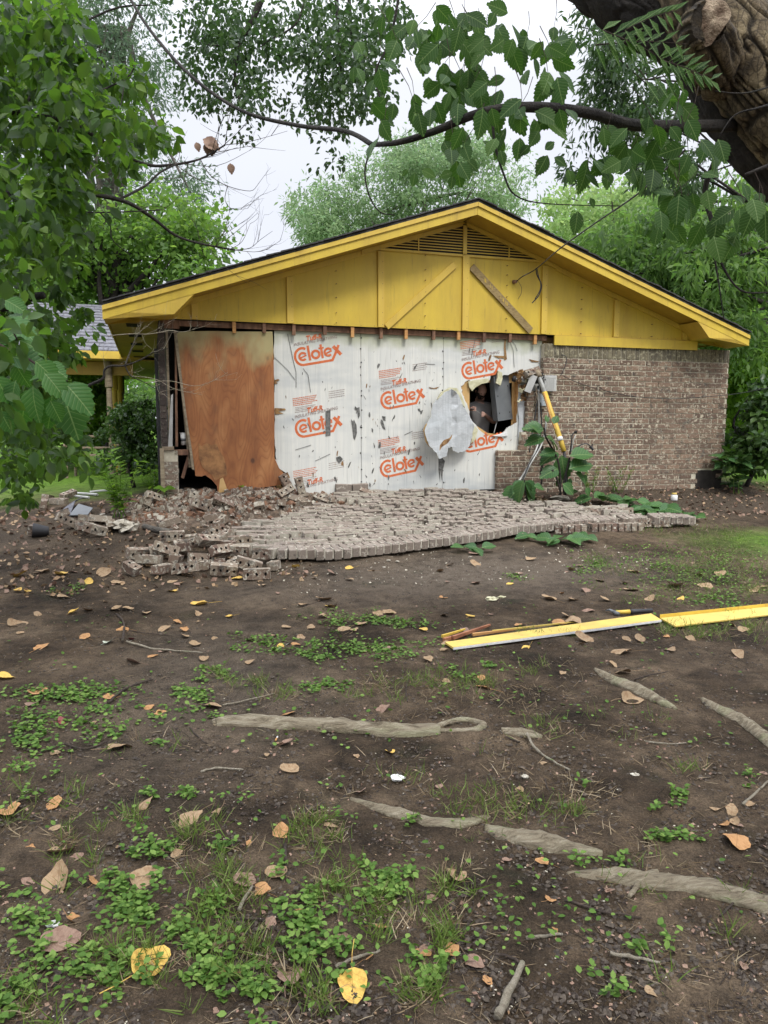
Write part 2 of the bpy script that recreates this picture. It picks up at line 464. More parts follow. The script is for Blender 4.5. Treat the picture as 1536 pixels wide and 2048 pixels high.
def bark_mat(name, c1, c2, c3, st=(1, 1, 1), sc=9, ridge=False):
    m, nt, b = new_mat(name)
    v = coords(nt, st, False)
    n = noise(nt, v, sc, 6, 0.7, 0.5)
    c = ramp(nt, n, [(0.3, c1), (0.5, c2), (0.7, c3)])
    c = mixc(nt, ramp(nt, noise(nt, v, sc * .25, 3), [(0.56, (0, 0, 0)), (0.72, (.35, .35, .35))]), c, (c3[0] * .6, c3[1] * .85, c3[2] * .5))
    vo = node(nt, 'ShaderNodeTexVoronoi', feature='DISTANCE_TO_EDGE', Scale=sc * (3.4 if ridge else 9)); nt.links.new(coords(nt, (1, 1, .45), False), vo.inputs['Vector'])
    c = mixc(nt, ramp(nt, vo.outputs['Distance'], [(0.0, (.7,) * 3 if ridge else (.25,) * 3), (0.10, (0, 0, 0))]), c, (c1[0] * .7, c1[1] * .7, c1[2] * .7))
    if ridge:
        a = nt.nodes.new('ShaderNodeAttribute'); a.attribute_name = 'ridge'
        c = mixc(nt, ramp(nt, a.outputs['Fac'], [(0.25, (.9, .9, .9)), (0.75, (0, 0, 0))]), c, (c1[0] * .5, c1[1] * .5, c1[2] * .5))
    nt.links.new(c, b.inputs['Base Color'])
    b.inputs['Roughness'].default_value = 0.95
    bump(nt, b, noise(nt, v, sc * 3, 6, 0.75), 1.0, 0.035)
    return m
M['bark'] = bark_mat('ridged_bark', (.055, .042, .027), (.20, .15, .085), (.44, .35, .20), ridge=True)
M['bark_dark'] = bark_mat('dark_bark', (.012, .010, .009), (.03, .025, .02), (.055, .045, .035))
M['bark_grey'] = bark_mat('grey_bark', (.05, .045, .04), (.10, .09, .075), (.18, .16, .13))
M['twig'] = bark_mat('pale_twig', (.28, .235, .17), (.45, .395, .29), (.56, .50, .40), sc=30)
M['twig_dark'] = bark_mat('brown_twig', (.04, .03, .022), (.085, .06, .045), (.15, .11, .08), sc=30)
M['root'] = bark_mat('exposed_root', (.15, .115, .07), (.40, .335, .225), (.62, .545, .40), (.4, 2.4, 1.4), 22)
M['cut_wood'] = simple('cut_stub_wood', (.16, .10, .06), (.52, .40, .27), 22, 0.85, 0.9, bdist=.02)

g3 = lambda a, b_, c: [(0, a), (.5, b_), (1, c)]
M['lf_elm'] = leaf_mat('near_elm_leaf', g3((.018, .045, .014), (.032, .080, .018), (.065, .13, .022)), .34, (.09, .20, .025), .6, spots=True, veins=True)
M['lf_elm_far'] = leaf_mat('small_elm_leaf', g3((.03, .055, .03), (.045, .08, .035), (.07, .12, .03)), .30, (.09, .17, .04))
M['lf_dog'] = leaf_mat('left_tree_leaf', [(0, (.008, .020, .008)), (.5, (.022, .052, .014)), (.82, (.055, .11, .02)), (1, (.14, .22, .035))], .40, (.18, .33, .03))
M['lf_dog_near'] = leaf_mat('broad_near_leaf', g3((.030, .090, .022), (.045, .125, .03), (.065, .16, .035)), .30, (.10, .26, .03), veins=True)
M['lf_pine'] = leaf_mat('blue_green_leaf', g3((.055, .09, .06), (.09, .135, .085), (.13, .18, .11)), .4, (.20, .28, .15))
M['lf_mid'] = leaf_mat('mid_green_leaf', g3((.035, .075, .018), (.08, .155, .03), (.16, .27, .05)), .48, (.26, .42, .06))
M['lf_pale'] = leaf_mat('pale_green_leaf', g3((.10, .16, .08), (.16, .24, .11), (.22, .31, .14)), .5, (.36, .48, .22))
M['lf_light'] = leaf_mat('yellow_green_leaf', g3((.15, .23, .08), (.22, .32, .11), (.30, .40, .15)), .5, (.42, .55, .18))
M['lf_right'] = leaf_mat('right_tree_leaf', g3((.03, .065, .022), (.07, .135, .035), (.15, .24, .06)), .45, (.24, .40, .07))
M['lf_shrub'] = leaf_mat('glossy_shrub_leaf', g3((.022, .045, .018), (.045, .085, .025), (.09, .15, .04)), .25, (.12, .24, .03), 0.3)
M['lf_bush'] = leaf_mat('bright_bush_leaf', g3((.06, .13, .015), (.12, .24, .025), (.18, .32, .04)), .5, (.28, .45, .04))
M['lf_big'] = leaf_mat('magnolia_leaf', g3((.03, .085, .028), (.045, .11, .035), (.06, .14, .04)), .18, (.10, .22, .03), 0.35, spots=True, veins=True)
M['lf_clover'] = leaf_mat('ground_cover_leaf', g3((.045, .10, .016), (.095, .18, .03), (.19, .29, .065)), .25, (.14, .26, .03), .6)
M['grass'] = leaf_mat('grass_blade', g3((.07, .12, .02), (.12, .19, .035), (.24, .27, .09)), .3, (.20, .30, .05))
M['straw'] = leaf_mat('dry_straw', g3((.16, .11, .06), (.27, .20, .12), (.38, .31, .2)), .1, (.2, .15, .08))
def dead_leaf(name, c1, c2, vein):
    m, nt, b = new_mat(name)
    v = coords(nt)
    c = mixc(nt, noise(nt, v, 22, 4), c1, c2)
    sp = ramp(nt, noise(nt, v, 70, 3), [(0.62, (0, 0, 0)), (0.68, (.8, .8, .8))])
    c = mixc(nt, sp, c, vein)
    c = mixc(nt, ramp(nt, noise(nt, v, 5, 3), [(0.48, (0, 0, 0)), (0.66, (.75, .75, .75))]), c, (vein[0] * 1.5, vein[1] * 1.4, vein[2] * 1.3))
    ob = nt.nodes.new('ShaderNodeTexCoord'); sx = nt.nodes.new('ShaderNodeSeparateXYZ'); nt.links.new(ob.outputs['Object'], sx.inputs[0])
    ax = node(nt, 'ShaderNodeMath', operation='ABSOLUTE'); nt.links.new(sx.outputs['X'], ax.inputs[0])
    mm = node(nt, 'ShaderNodeMath', operation='MULTIPLY_ADD'); nt.links.new(ax.outputs[0], mm.inputs[0]); mm.inputs[1].default_value = -.8; nt.links.new(sx.outputs['Y'], mm.inputs[2])
    pp_ = node(nt, 'ShaderNodeMath', operation='PINGPONG'); nt.links.new(mm.outputs[0], pp_.inputs[0]); pp_.inputs[1].default_value = .09
    c = mixc(nt, ramp(nt, pp_.outputs[0], [(0.0, (.5, .5, .5)), (0.012, (0, 0, 0))]), c, vein)
    c = mixc(nt, ramp(nt, ax.outputs[0], [(0.0, (.8, .8, .8)), (0.016, (0, 0, 0))]), c, vein)
    nt.links.new(c, b.inputs['Base Color'])
    b.inputs['Roughness'].default_value = 0.8
    bump(nt, b, noise(nt, v, 60, 3), 0.5, 0.004)
    return m
M['dead_T'] = dead_leaf('tan_dead_leaf', (.27, .18, .095), (.37, .265, .155), (.15, .09, .045))
M['dead_O'] = dead_leaf('orange_dead_leaf', (.38, .19, .07), (.46, .26, .11), (.20, .10, .035))
M['dead_Y'] = dead_leaf('yellow_dead_leaf', (.60, .38, .05), (.68, .48, .14), (.30, .17, .04))
M['dead_B'] = dead_leaf('brown_dead_leaf', (.21, .13, .09), (.30, .20, .14), (.10, .055, .04))
M['dead_R'] = dead_leaf('crimson_leaf', (.20, .05, .055), (.30, .10, .10), (.2, .03, .04))
M['dead_G'] = dead_leaf('pale_underside_leaf', (.42, .46, .38), (.52, .55, .46), (.25, .3, .2))

# ------------------------------------------------------------------ mesh helpers
ORIGIN = {}
def tag(o, label=None, cat=None, group=None, kind=None):
    if label: o['label'] = label
    if cat: o['category'] = cat
    if group: o['group'] = group
    if kind: o['kind'] = kind
    return o

def thing(name, loc, label, cat, group=None):
    o = bpy.data.objects.new(name, None)
    o.empty_display_size = 0.1
    COL.objects.link(o)
    o.location = loc
    ORIGIN[o] = Vector(loc)
    return tag(o, label, cat, group)

def link(name, me, parent=None):
    o = bpy.data.objects.new(name, me)
    COL.objects.link(o)
    if parent is not None: o.parent = parent
    return o

def mesh_object(name, verts, faces, mat, parent=None, smooth=False):
    """verts in world space"""
    org = ORIGIN.get(parent, Vector((0, 0, 0)))
    me = bpy.data.meshes.new(name)
    me.from_pydata([(v[0] - org.x, v[1] - org.y, v[2] - org.z) for v in verts], [], faces)
    mats = mat if isinstance(mat, (list, tuple)) else [mat]
    for q in mats: me.materials.append(q)
    if smooth: me.polygons.foreach_set('use_smooth', [True] * len(me.polygons))
    me.update()
    o = link(name, me, parent)
    ORIGIN[o] = org
    return o

def top_mesh(name, verts, faces, mat, label, cat, group=None, smooth=False):
    """a thing that is one mesh; its origin at its base"""
    n = len(verts)
    cx = sum(v[0] for v in verts) / n; cy = sum(v[1] for v in verts) / n; cz = min(v[2] for v in verts)
    me = bpy.data.meshes.new(name)
    me.from_pydata([(v[0] - cx, v[1] - cy, v[2] - cz) for v in verts], [], faces)
    me.materials.append(mat)
    if smooth: me.polygons.foreach_set('use_smooth', [True] * len(me.polygons))
    o = link(name, me)
    o.location = (cx, cy, cz)
    ORIGIN[o] = Vector((cx, cy, cz))
    return tag(o, label, cat, group)

class MB:
    def __init__(s): s.v, s.f = [], []
    def add(s, verts, faces):
        b = len(s.v); s.v += [tuple(v) for v in verts]; s.f += [tuple(i + b for i in f) for f in faces]; return s
    def hbox(s, t0, t1, s0, s1, z0, z1, jit=0.0):
        vs = [H(t, q, z) for z in (z0, z1) for q in (s0, s1) for t in (t0, t1)]
        if jit: vs = [tuple(c + RND.uniform(-jit, jit) for c in v) for v in vs]
        return s.add(vs, BOXF)
    def hprism(s, poly, s0, s1):
        """polygon in (t, z), extruded from s0 to s1 (s1 = outer face)"""
        n = len(poly)
        vs = [H(t, s0, z) for t, z in poly] + [H(t, s1, z) for t, z in poly]
        tris = tessellate_polygon([[Vector((t, z, 0)) for t, z in poly]])
        fs = [tuple(i + n for i in tr) for tr in tris] + [tuple(tr) for tr in tris]
        fs += [(i, (i + 1) % n, (i + 1) % n + n, i + n) for i in range(n)]
        return s.add(vs, fs)
    def tube(s, pts, rad, sides=8, cap=True):
        pts = [Vector(p) for p in pts]
        n = len(pts)
        if isinstance(rad, (int, float)): rad = [rad] * n
        rings = []
        up = None
        for i in range(n):
            d = (pts[min(i + 1, n - 1)] - pts[max(i - 1, 0)])
            if d.length < 1e-9: d = Vector((0, 0, 1))
            d.normalize()
            if up is None:
                up = d.orthogonal().normalized()
            up = (up - d * up.dot(d))
            if up.length < 1e-6: up = d.orthogonal()
            up.normalize()
            q = d.cross(up)
            rings.append([pts[i] + (up * math.cos(a) + q * math.sin(a)) * rad[i] for a in [2 * math.pi * k / sides for k in range(sides)]])
        vs = [v for r in rings for v in r]
        fs = []
        for i in range(n - 1):
            for k in range(sides):
                a, b_ = i * sides + k, i * sides + (k + 1) % sides
                fs.append((a, b_, b_ + sides, a + sides))
        if cap:
            fs.append(tuple(range(sides))[::-1]); fs.append(tuple(range((n - 1) * sides, n * sides)))
        return s.add(vs, fs)
    def obj(s, name, mat, parent=None, smooth=False): return mesh_object(name, s.v, s.f, mat, parent, smooth)
    def top(s, name, mat, label, cat, group=None, smooth=False): return top_mesh(name, s.v, s.f, mat, label, cat, group, smooth)
BOXF = [(0, 2, 3, 1), (4, 5, 7, 6), (0, 1, 5, 4), (2, 6, 7, 3), (0, 4, 6, 2), (1, 3, 7, 5)]

def smooth_path(pts, steps=4):
    """Catmull-Rom"""
    P = [Vector(p) for p in pts]
    if len(P) < 3: return P
    out = []
    for i in range(len(P) - 1):
        a, b, c, d = P[max(i - 1, 0)], P[i], P[i + 1], P[min(i + 2, len(P) - 1)]
        for k in range(steps):
            t = k / steps
            out.append(0.5 * ((2 * b) + (c - a) * t + (2 * a - 5 * b + 4 * c - d) * t * t + (3 * b - a - 3 * c + d) * t ** 3))
    out.append(P[-1])
    return out

def lerp_list(r0, r1, n): return [r0 + (r1 - r0) * i / max(n - 1, 1) for i in range(n)]

# ---- clouds of leaves, vectorised
LEAF_QUAD = (np.array([[0, 0, 0], [.36, .5, .06], [0, 1, 0], [-.36, .5, .06]]), [(0, 1, 2, 3)])
LEAF_NARROW = (np.array([[0, 0, 0], [.16, .45, .04], [0, 1, -.08], [-.16, .45, .04]]), [(0, 1, 2, 3)])
LEAF_NEEDLE = (np.array([[0, 0, 0], [.10, .5, 0], [0, 1, 0], [-.10, .5, 0]]), [(0, 1, 2, 3)])
LEAF_FOLD = (np.array([[0, 0, 0], [.28, .3, .07], [.26, .65, .05], [0, 1, -.14], [-.26, .65, .05], [-.28, .3, .07], [0, .5, -.02]]),
             [(0, 1, 6), (1, 2, 6), (2, 3, 6), (3, 4, 6), (4, 5, 6), (5, 0, 6)])
LEAF_ROUND = (np.array([[0, 0, 0], [.42, .25, .05], [.48, .62, .08], [.25, .95, .03], [-.25, .95, .03], [-.48, .62, .08], [-.42, .25, .05]]),
              [(0, 1, 2, 3, 4, 5, 6)])
def make_serrated(n=9, w=.31, tip=-.22, fold=.10):
    vs, fs = [], []
    def prof(y): return w * (math.sin(math.pi * min(1, y) ** .88) ** .95 * (1.10 - .15 * y) if 0 < y < 1 else 0)
    mid = [(0, y, tip * y * y - .0) for y in [i / n for i in range(n + 1)]]
    vs += mid
    R, L = [], []
    for i in range(n + 1):
        y = i / n
        for sgn, lst in ((1, R), (-1, L)):
            p = prof(y)
            lst.append(len(vs)); vs.append((sgn * p, y, tip * y * y + fold * p))
    RS, LS = [], []
    for i in range(n):
        y = (i + .75) / n
        p = prof((i + .5) / n) * 1.11 + .006
        RS.append(len(vs)); vs.append((p, y + .03, tip * y * y + fold * p))
        LS.append(len(vs)); vs.append((-p, y + .03, tip * y * y + fold * p))
    for i in range(n):
        fs.append((i, R[i], RS[i], R[i + 1], i + 1)); fs.append((i, i + 1, L[i + 1], LS[i], L[i]))
    return np.array(vs), fs
LEAF_SERR = make_serrated()
LEAF_BROAD = make_serrated(7, .35, -.30, .22)

def basis(d, up):
    d = d / np.linalg.norm(d, axis=1, keepdims=True)
    x = np.cross(d, up); x /= (np.linalg.norm(x, axis=1, keepdims=True) + 1e-9)
    z = np.cross(x, d)
    return x, d, z

def leaf_cloud(name, pos, d, up, size, template, mat, parent=None, kind=None, label=None, cat=None):
    tv, tf = template
    pos = np.asarray(pos, float); N = len(pos)
    if N == 0: return None
    size = np.broadcast_to(np.asarray(size, float), (N,))
    x, y, z = basis(np.asarray(d, float), np.asarray(up, float))
    V = (pos[:, None, :] + size[:, None, None] * (tv[None, :, 0, None] * x[:, None, :] + tv[None, :, 1, None] * y[:, None, :] + tv[None, :, 2, None] * z[:, None, :]))
    org = ORIGIN.get(parent, Vector((0, 0, 0)))
    V = V.reshape(-1, 3) - np.array(org)
    nv = len(tv)
    counts = np.array([len(f) for f in tf])
    flat = np.concatenate([np.array(f) for f in tf])
    loops = (flat[None, :] + (np.arange(N) * nv)[:, None]).reshape(-1)
    tot = np.tile(counts, N)
    start = np.concatenate([[0], np.cumsum(tot)[:-1]])
    me = bpy.data.meshes.new(name)
    me.vertices.add(len(V)); me.vertices.foreach_set('co', V.astype(np.float32).reshape(-1))
    me.loops.add(len(loops)); me.loops.foreach_set('vertex_index', loops.astype(np.int32))
    me.polygons.add(len(tot)); me.polygons.foreach_set('loop_start', start.astype(np.int32))
    try: me.polygons.foreach_set('loop_total', tot.astype(np.int32))
    except Exception: pass
    me.update(calc_edges=True); me.validate()
    if N < 50:
        me.attributes.new('leaf', 'FLOAT_VECTOR', 'POINT').data.foreach_set('vector', np.tile(tv, (N, 1)).astype(np.float32).reshape(-1))
    me.materials.append(mat)
    o = link(name, me, parent)
    ORIGIN[o] = org
    return tag(o, label, cat, None, kind)

def rand_dirs(n, down=0.3, rng=NR):
    d = rng.normal(size=(n, 3)); d[:, 2] -= down
    return d / np.linalg.norm(d, axis=1, keepdims=True)
# ================================================================== GROUND
def axis(lo_far, lo, hi, hi_far, step):
    a = list(np.arange(lo, hi, step))
    x, st = hi, step
    while x < hi_far: a.append(x); st *= 1.16; x += st
    a.append(hi_far)
    x, st = lo, step
    left = []
    while x > lo_far: st *= 1.16; x -= st; left.append(max(x, lo_far))
    return np.array(sorted(set(left + a)))
gx = axis(-220, -6.5, 6.5, 220, 0.045)
gy = axis(-40, 0.9, 10.5, 300, 0.042)
GX, GY = np.meshgrid(gx, gy)
GZ = ground_z(GX, GY)
near = np.clip((14 - np.hypot(GX, GY)) / 4, 0, 1)
GZ = GZ + near * (0.018 * fbm(GX * 7, GY * 7, 4, 21) + 0.010 * fbm(GX * 16, GY * 16, 2, 33) - 0.002)
S_ = (GX - P0[0]) * NX[0] + (GY - P0[1]) * NX[1]
T_ = (GX - P0[0]) * AX[0] + (GY - P0[1]) * AX[1]
nz = fbm(GX * .5, GY * .5, 4, 5)
lawn = np.clip((-S_ - 1.5) / 3 + nz * .8, 0, 1) * 1.0
lawn = np.maximum(lawn, np.clip((T_ - 6.6) / 1.0 + nz, 0, 1) * np.clip((3.0 - S_) / 1.2 + 1, 0, 1))
lawn = np.maximum(lawn, .75 * np.clip((T_ - 2.9) / 1.2 + fbm(GX * 1.3, GY * 1.3, 3, 8) * .8 - .3, 0, 1) * np.clip((S_ - 1.9) * 2, 0, 1) * np.clip((5.2 - S_) / 1.5, 0, 1))
sand = np.clip(1.25 - np.hypot((T_ + .3) / 2.6, (S_ - 3.3) / 1.1) + nz * .3, 0, 1)
sand = np.maximum(sand, .55 * np.clip(1.1 - np.hypot((GX + 1.1) / .8, (GY - 4.6) / 1.7) + nz * .5, 0, 1))
litter = np.clip(1.2 - np.abs(S_ - .5) / 1.3 + nz * .5, 0, 1) * np.clip((6.5 - np.abs(T_ - .8)) / 1.0, 0, 1) * .8
litter = np.maximum(litter, .5 * np.clip(1.2 - np.hypot((T_ + 4.2) / 2.2, (S_ - .8) / 2.2) + nz * .6, 0, 1))
ny_, nx_ = GX.shape
gv = np.stack([GX, GY, GZ], -1).reshape(-1, 3)
ii = np.arange(ny_ * nx_).reshape(ny_, nx_)
quads = np.stack([ii[:-1, :-1], ii[:-1, 1:], ii[1:, 1:], ii[1:, :-1]], -1).reshape(-1, 4)
me = bpy.data.meshes.new('ground')
me.vertices.add(len(gv)); me.vertices.foreach_set('co', gv.astype(np.float32).reshape(-1))
me.loops.add(quads.size); me.loops.foreach_set('vertex_index', quads.astype(np.int32).reshape(-1))
me.polygons.add(len(quads)); me.polygons.foreach_set('loop_start', (np.arange(len(quads)) * 4).astype(np.int32))
me.polygons.foreach_set('use_smooth', np.ones(len(quads), bool))
me.update(calc_edges=True)
for nm, arr in (('lawn', lawn), ('sand', sand), ('litter', litter)):
    at = me.attributes.new(nm, 'FLOAT', 'POINT')
    at.data.foreach_set('value', arr.reshape(-1).astype(np.float32))
me.materials.append(M['ground'])
tag(link('ground', me), kind='structure')

# ================================================================== HOUSE
TL, TR, APEX = -2.96, 5.20, 1.13          # wall corners and ridge along the wall
ZE, ZA = 3.00, 4.565                      # rake top at the tips, at the ridge
TIPL, TIPR = -3.60, 5.70
SLOPE = (ZA - ZE) / (APEX - TIPL)
def rake(t, dz=0.0):                      # top surface of the roof deck at position t
    sl = (ZA - ZE) / ((APEX - TIPL) if t < APEX else (TIPR - APEX))
    return ZA - abs(t - APEX) * sl + dz
house = thing('brick_house', H(1.1, -3, .6), 'low gabled house with yellow gable siding, its brick front half fallen away', 'house')
OH = 0.56                                  # rake overhang
DEEP = -12.0
# ---- roof
mb = MB()
for (ta, tb) in ((TIPL, APEX), (APEX, TIPR)):
    za, zb = rake(ta) if ta != APEX else ZA, rake(tb) if tb != APEX else ZA
    za = ZE if ta == TIPL else ZA; zb = ZE if tb == TIPR else ZA
    vs = [H(ta, OH, za - .03), H(tb, OH, zb - .03), H(tb, DEEP, zb - .03), H(ta, DEEP, za - .03),
          H(ta, OH, za), H(tb, OH, zb), H(tb, DEEP, zb), H(ta, DEEP, za)]
    mb.add(vs, [(0, 3, 2, 1), (4, 5, 6, 7), (0, 1, 5, 4), (1, 2, 6, 5), (2, 3, 7, 6), (3, 0, 4, 7)])
roof = mb.obj('roof', M['shingle_dark'], house)
# ragged shingle butts along the rake and eaves
mb = MB()
for side, (ta, tb) in enumerate(((TIPL, APEX), (TIPR, APEX))):
    n = 52
    for i in range(n):
        a0, a1 = i / n, (i + 1.12) / n
        t0, t1 = ta + (tb - ta) * a0, ta + (tb - ta) * min(a1, 1.0)
        z0, z1 = ZE + (ZA - ZE) * a0, ZE + (ZA - ZE) * min(a1, 1.0)
        so = OH + .03 + RND.uniform(-.012, .018)
        lift = RND.uniform(.002, .010)
        vs = []
        for q in (OH - .5, so):
            for (t, z) in ((t0, z0), (t1, z1)):
                vs.append(H(t, q, z + .006 + lift * .3)); vs.append(H(t, q, z + .014 + lift + (.006 if t == t0 else 0)))
        mb.add(vs, [(0, 2, 3, 1), (4, 5, 7, 6), (0, 4, 6, 2), (1, 3, 7, 5), (0, 1, 5, 4), (2, 6, 7, 3)])
tag(mb.obj('shingle_edge', M['shingle_dark'], roof), kind='stuff')
# ---- rake boards: narrow drip board above a wider fascia board
def rake_strip(mb, ta, tb, d0, d1, s0, s1):
    """strip under the roof line between t=ta and t=tb, d0..d1 below the deck"""
    vs = []
    for q in (s0, s1):
        for t in (ta, tb):
            vs += [H(t, q, rake(t) - d0), H(t, q, rake(t) - d1)]
    return mb.add(vs, [(0, 1, 3, 2), (4, 6, 7, 5), (0, 2, 6, 4), (1, 5, 7, 3), (0, 4, 5, 1), (2, 3, 7, 6)])
for (ta, tb) in ((TIPL, APEX - .002), (APEX + .002, TIPR)):
    rake_strip(MB(), ta, tb, .032, .085, OH - .022, OH + .012).obj('drip_board', M['yellow_trim'], house)
    rake_strip(MB(), ta, tb, .086, .19, OH - .03, OH - .008).obj('rake_board', M['yellow'], house)
# rake soffit (underside of the overhang)
for (ta, tb) in ((TIPL + .02, APEX - .01), (APEX + .01, TIPR - .02)):
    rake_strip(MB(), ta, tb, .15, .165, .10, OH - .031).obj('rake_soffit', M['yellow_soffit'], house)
# boxed eave returns
def ret(pts, name='eave_return', s0=.10, s1=OH - .012):
    MB().hprism(pts, s0, s1).obj(name, M['yellow_trim'], house)
zb = 2.905
def rk(t, d): return (t, rake(t) - d)
ret([rk(TIPL + .012, .191), rk(-2.56, .191), (-2.80, zb), (TIPL + .03, zb)][::-1])
ret([rk(4.74, .191), rk(TIPR - .012, .191), (TIPR - .03, zb + .0), (4.96, zb)][::-1])
# mildew smudges on the returns
def blob_poly(c, r, n, jit, z_sq=1.0):
    return [(c[0] + r * math.cos(a) * (1 + RND.uniform(-jit, jit)), c[1] + z_sq * r * math.sin(a) * (1 + RND.uniform(-jit, jit))) for a in [2 * math.pi * k / n for k in range(n)]]
# ---- side eaves: soffit, fascia, vents
for side, (tw, tt) in enumerate(((TL, TIPL), (TR, TIPR))):
    lo, hi = min(tw, tt), max(tw, tt)
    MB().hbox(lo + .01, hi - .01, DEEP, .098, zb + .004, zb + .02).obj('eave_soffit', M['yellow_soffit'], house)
    f0, f1 = (tt, tt + .02) if side == 0 else (tt - .02, tt)
    MB().hbox(f0, f1, DEEP, OH - .035, zb - .012, ZE - .035).obj('eave_fascia', M['yellow_trim'], house)
    for k in range(5):
        c = -.55 - k * 1.15
        tc = (lo + hi) / 2
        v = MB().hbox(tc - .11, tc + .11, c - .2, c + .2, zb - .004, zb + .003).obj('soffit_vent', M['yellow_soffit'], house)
        mb = MB()
        for q in range(6):
            mb.hbox(tc - .09, tc + .09, c - .17 + q * .06, c - .135 + q * .06, zb - .007, zb - .0045)
        mb.obj('vent_slot', M['dark'], v)
# ---- gable siding panels, two sheets with a joint at t = 2.42
SP = .10
def top_of(t): return rake(t) - .168
pz = 2.915
ts = lambda a, b_: [a] + ([APEX] if a < APEX < b_ else []) + [b_]
for (a, b_) in ((TL, 2.418), (2.424, 4.96)):
    poly = [(a, pz), (b_, pz)] + [(t, top_of(t)) for t in reversed(ts(a, b_))]
    MB().hprism(poly, SP - .018, SP).obj('gable_panel', M['yellow'], house)
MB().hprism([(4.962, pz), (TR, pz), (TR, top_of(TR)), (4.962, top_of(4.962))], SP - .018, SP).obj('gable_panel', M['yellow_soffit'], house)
# battens
for tc, w in ((-2.53, .075), (-1.32, .085), (-.08, .085), (1.16, .10), (2.40, .09), (3.62, .09), (4.86, .085)):
    zt = min(top_of(tc - w / 2), top_of(tc + w / 2)) - .07
    zt = min(zt, 3.925) if abs(tc - APEX) < 1.35 else zt
    MB().hbox(tc - w / 2, tc + w / 2, SP + .002, SP + .034, pz + .004, zt).obj('batten', M['yellow_trim'], house)
# sloping frieze boards
for (ta, tb) in ((TL + .01, -.27), (2.57, 4.95)):
    vs = []
    for q in (SP + .002, SP + .018):
        for t in (ta, tb): vs += [H(t, q, top_of(t)), H(t, q, top_of(t) - .07)]
    MB().add(vs, [(0, 1, 3, 2), (4, 6, 7, 5), (0, 2, 6, 4), (1, 5, 7, 3), (0, 4, 5, 1), (2, 3, 7, 6)]).obj('frieze_board', M['yellow_trim'], house)
# diagonal braces
def brace(t0, z0, t1, z1, w, mat, s0=SP + .002, s1=SP + .031):
    d = Vector((t1 - t0, z1 - z0)).normalized(); n = Vector((-d.y, d.x)) * w / 2
    return MB().hprism([(t0 - n.x, z0 - n.y), (t1 - n.x, z1 - n.y), (t1 + n.x, z1 + n.y), (t0 + n.x, z0 + n.y)], s0, s1).obj('diagonal_brace', mat, house)
a_, b_ = W(772, 654, SP), W(908, 530, SP)
brace(a_[0], a_[1], b_[0], b_[1], .085, M['yellow_trim'])
a_, b_ = W(942, 534, SP), W(1060, 662, SP)
o = brace(a_[0], a_[1], b_[0], b_[1], .10, M['wood_flaked'])
o['label'] = 'bare brown brace with flaked paint'
# paint flecks left on the bare brace
mb = MB()
for k in range(14):
    f = RND.uniform(.15, .6)
    t, z = a_[0] + (b_[0] - a_[0]) * f, a_[1] + (b_[1] - a_[1]) * f
    mb.hprism([(t, z - .02), (t + .008, z - .02), (t + .006, z + .03), (t + .001, z + .03)], SP + .0312, SP + .033)
tag(mb.obj('paint_fleck', M['yellow_trim'], o), kind='stuff')
mb = MB()
for tc in (-2.53, -1.32, -.72, -.08, .54, 1.16, 1.78, 2.40, 3.0, 3.62, 4.24, 4.86):
    z = pz + .03
    while z < min(top_of(tc) - .05, 3.92):
        mb.hbox(tc + .015, tc + .023, SP + .0005, SP + .0353, z, z + .008); z += RND.uniform(.13, .2)
t = TL + .1
while t < 4.9:
    mb.hbox(t, t + .008, SP, SP + .0012, pz + .012, pz + .02); t += RND.uniform(.14, .2)
tag(mb.obj('nail_head', M['wood_brown'], house), kind='stuff')
# ---- triangular louvred vent
vz0, vz1 = 3.955, top_of(APEX) - .06
vl, vr = APEX - 1.42, APEX + 1.42
vent = MB().hprism([(vl, vz0), (vr, vz0), (APEX, vz1 + .03)], SP + .001, SP + .004).obj('gable_vent', M['dark'], house)
nsl = 9
for k in range(nsl):
    z = vz0 + .03 + (vz1 - vz0 - .05) * k / nsl
    hw = 1.42 * (1 - (z - vz0) / (vz1 + .03 - vz0)) - .05
    if hw < .06: continue
    vs = [H(APEX - hw, SP + .010, z + .012), H(APEX + hw, SP + .010, z + .012), H(APEX + hw, SP + .030, z + .008), H(APEX - hw, SP + .030, z + .008),
          H(APEX - hw, SP + .010, z), H(APEX + hw, SP + .010, z), H(APEX + hw, SP + .030, z - .006), H(APEX - hw, SP + .030, z - .006)]
    MB().add(vs, [(0, 3, 2, 1), (4, 5, 6, 7), (0, 1, 5, 4), (3, 7, 6, 2), (0, 4, 7, 3), (1, 2, 6, 5)]).obj('slat', M['yellow_trim'], vent)
MB().hbox(vl - .1, vr + .1, SP + .002, SP + .028, 3.925, 3.955).obj('vent_sill', M['yellow_trim'], house)
for (t0, t1, m) in ((vl - .06, APEX - .03, 1), (APEX + .03, vr + .06, -1)):
    vs = []
    for q in (SP + .002, SP + .04):
        for t in (t0, t1): vs += [H(t, q, top_of(t)), H(t, q, top_of(t) - .055)]
    MB().add(vs, [(0, 1, 3, 2), (4, 6, 7, 5), (0, 2, 6, 4), (1, 5, 7, 3), (0, 4, 5, 1), (2, 3, 7, 6)]).obj('vent_frame', M['yellow_trim'], vent)
MB().hbox(APEX - .028, APEX + .028, SP + .036, SP + .052, 3.957, vz1 + .0).obj('vent_mullion', M['yellow_trim'], vent)
for tc in (APEX - .68, APEX + .68):
    zt = vz0 + (1 - .68 / 1.42) * (vz1 + .03 - vz0) - .03
    MB().hbox(tc - .008, tc + .008, SP + .036, SP + .044, 3.957, zt).obj('vent_mullion', M['yellow_trim'], vent)
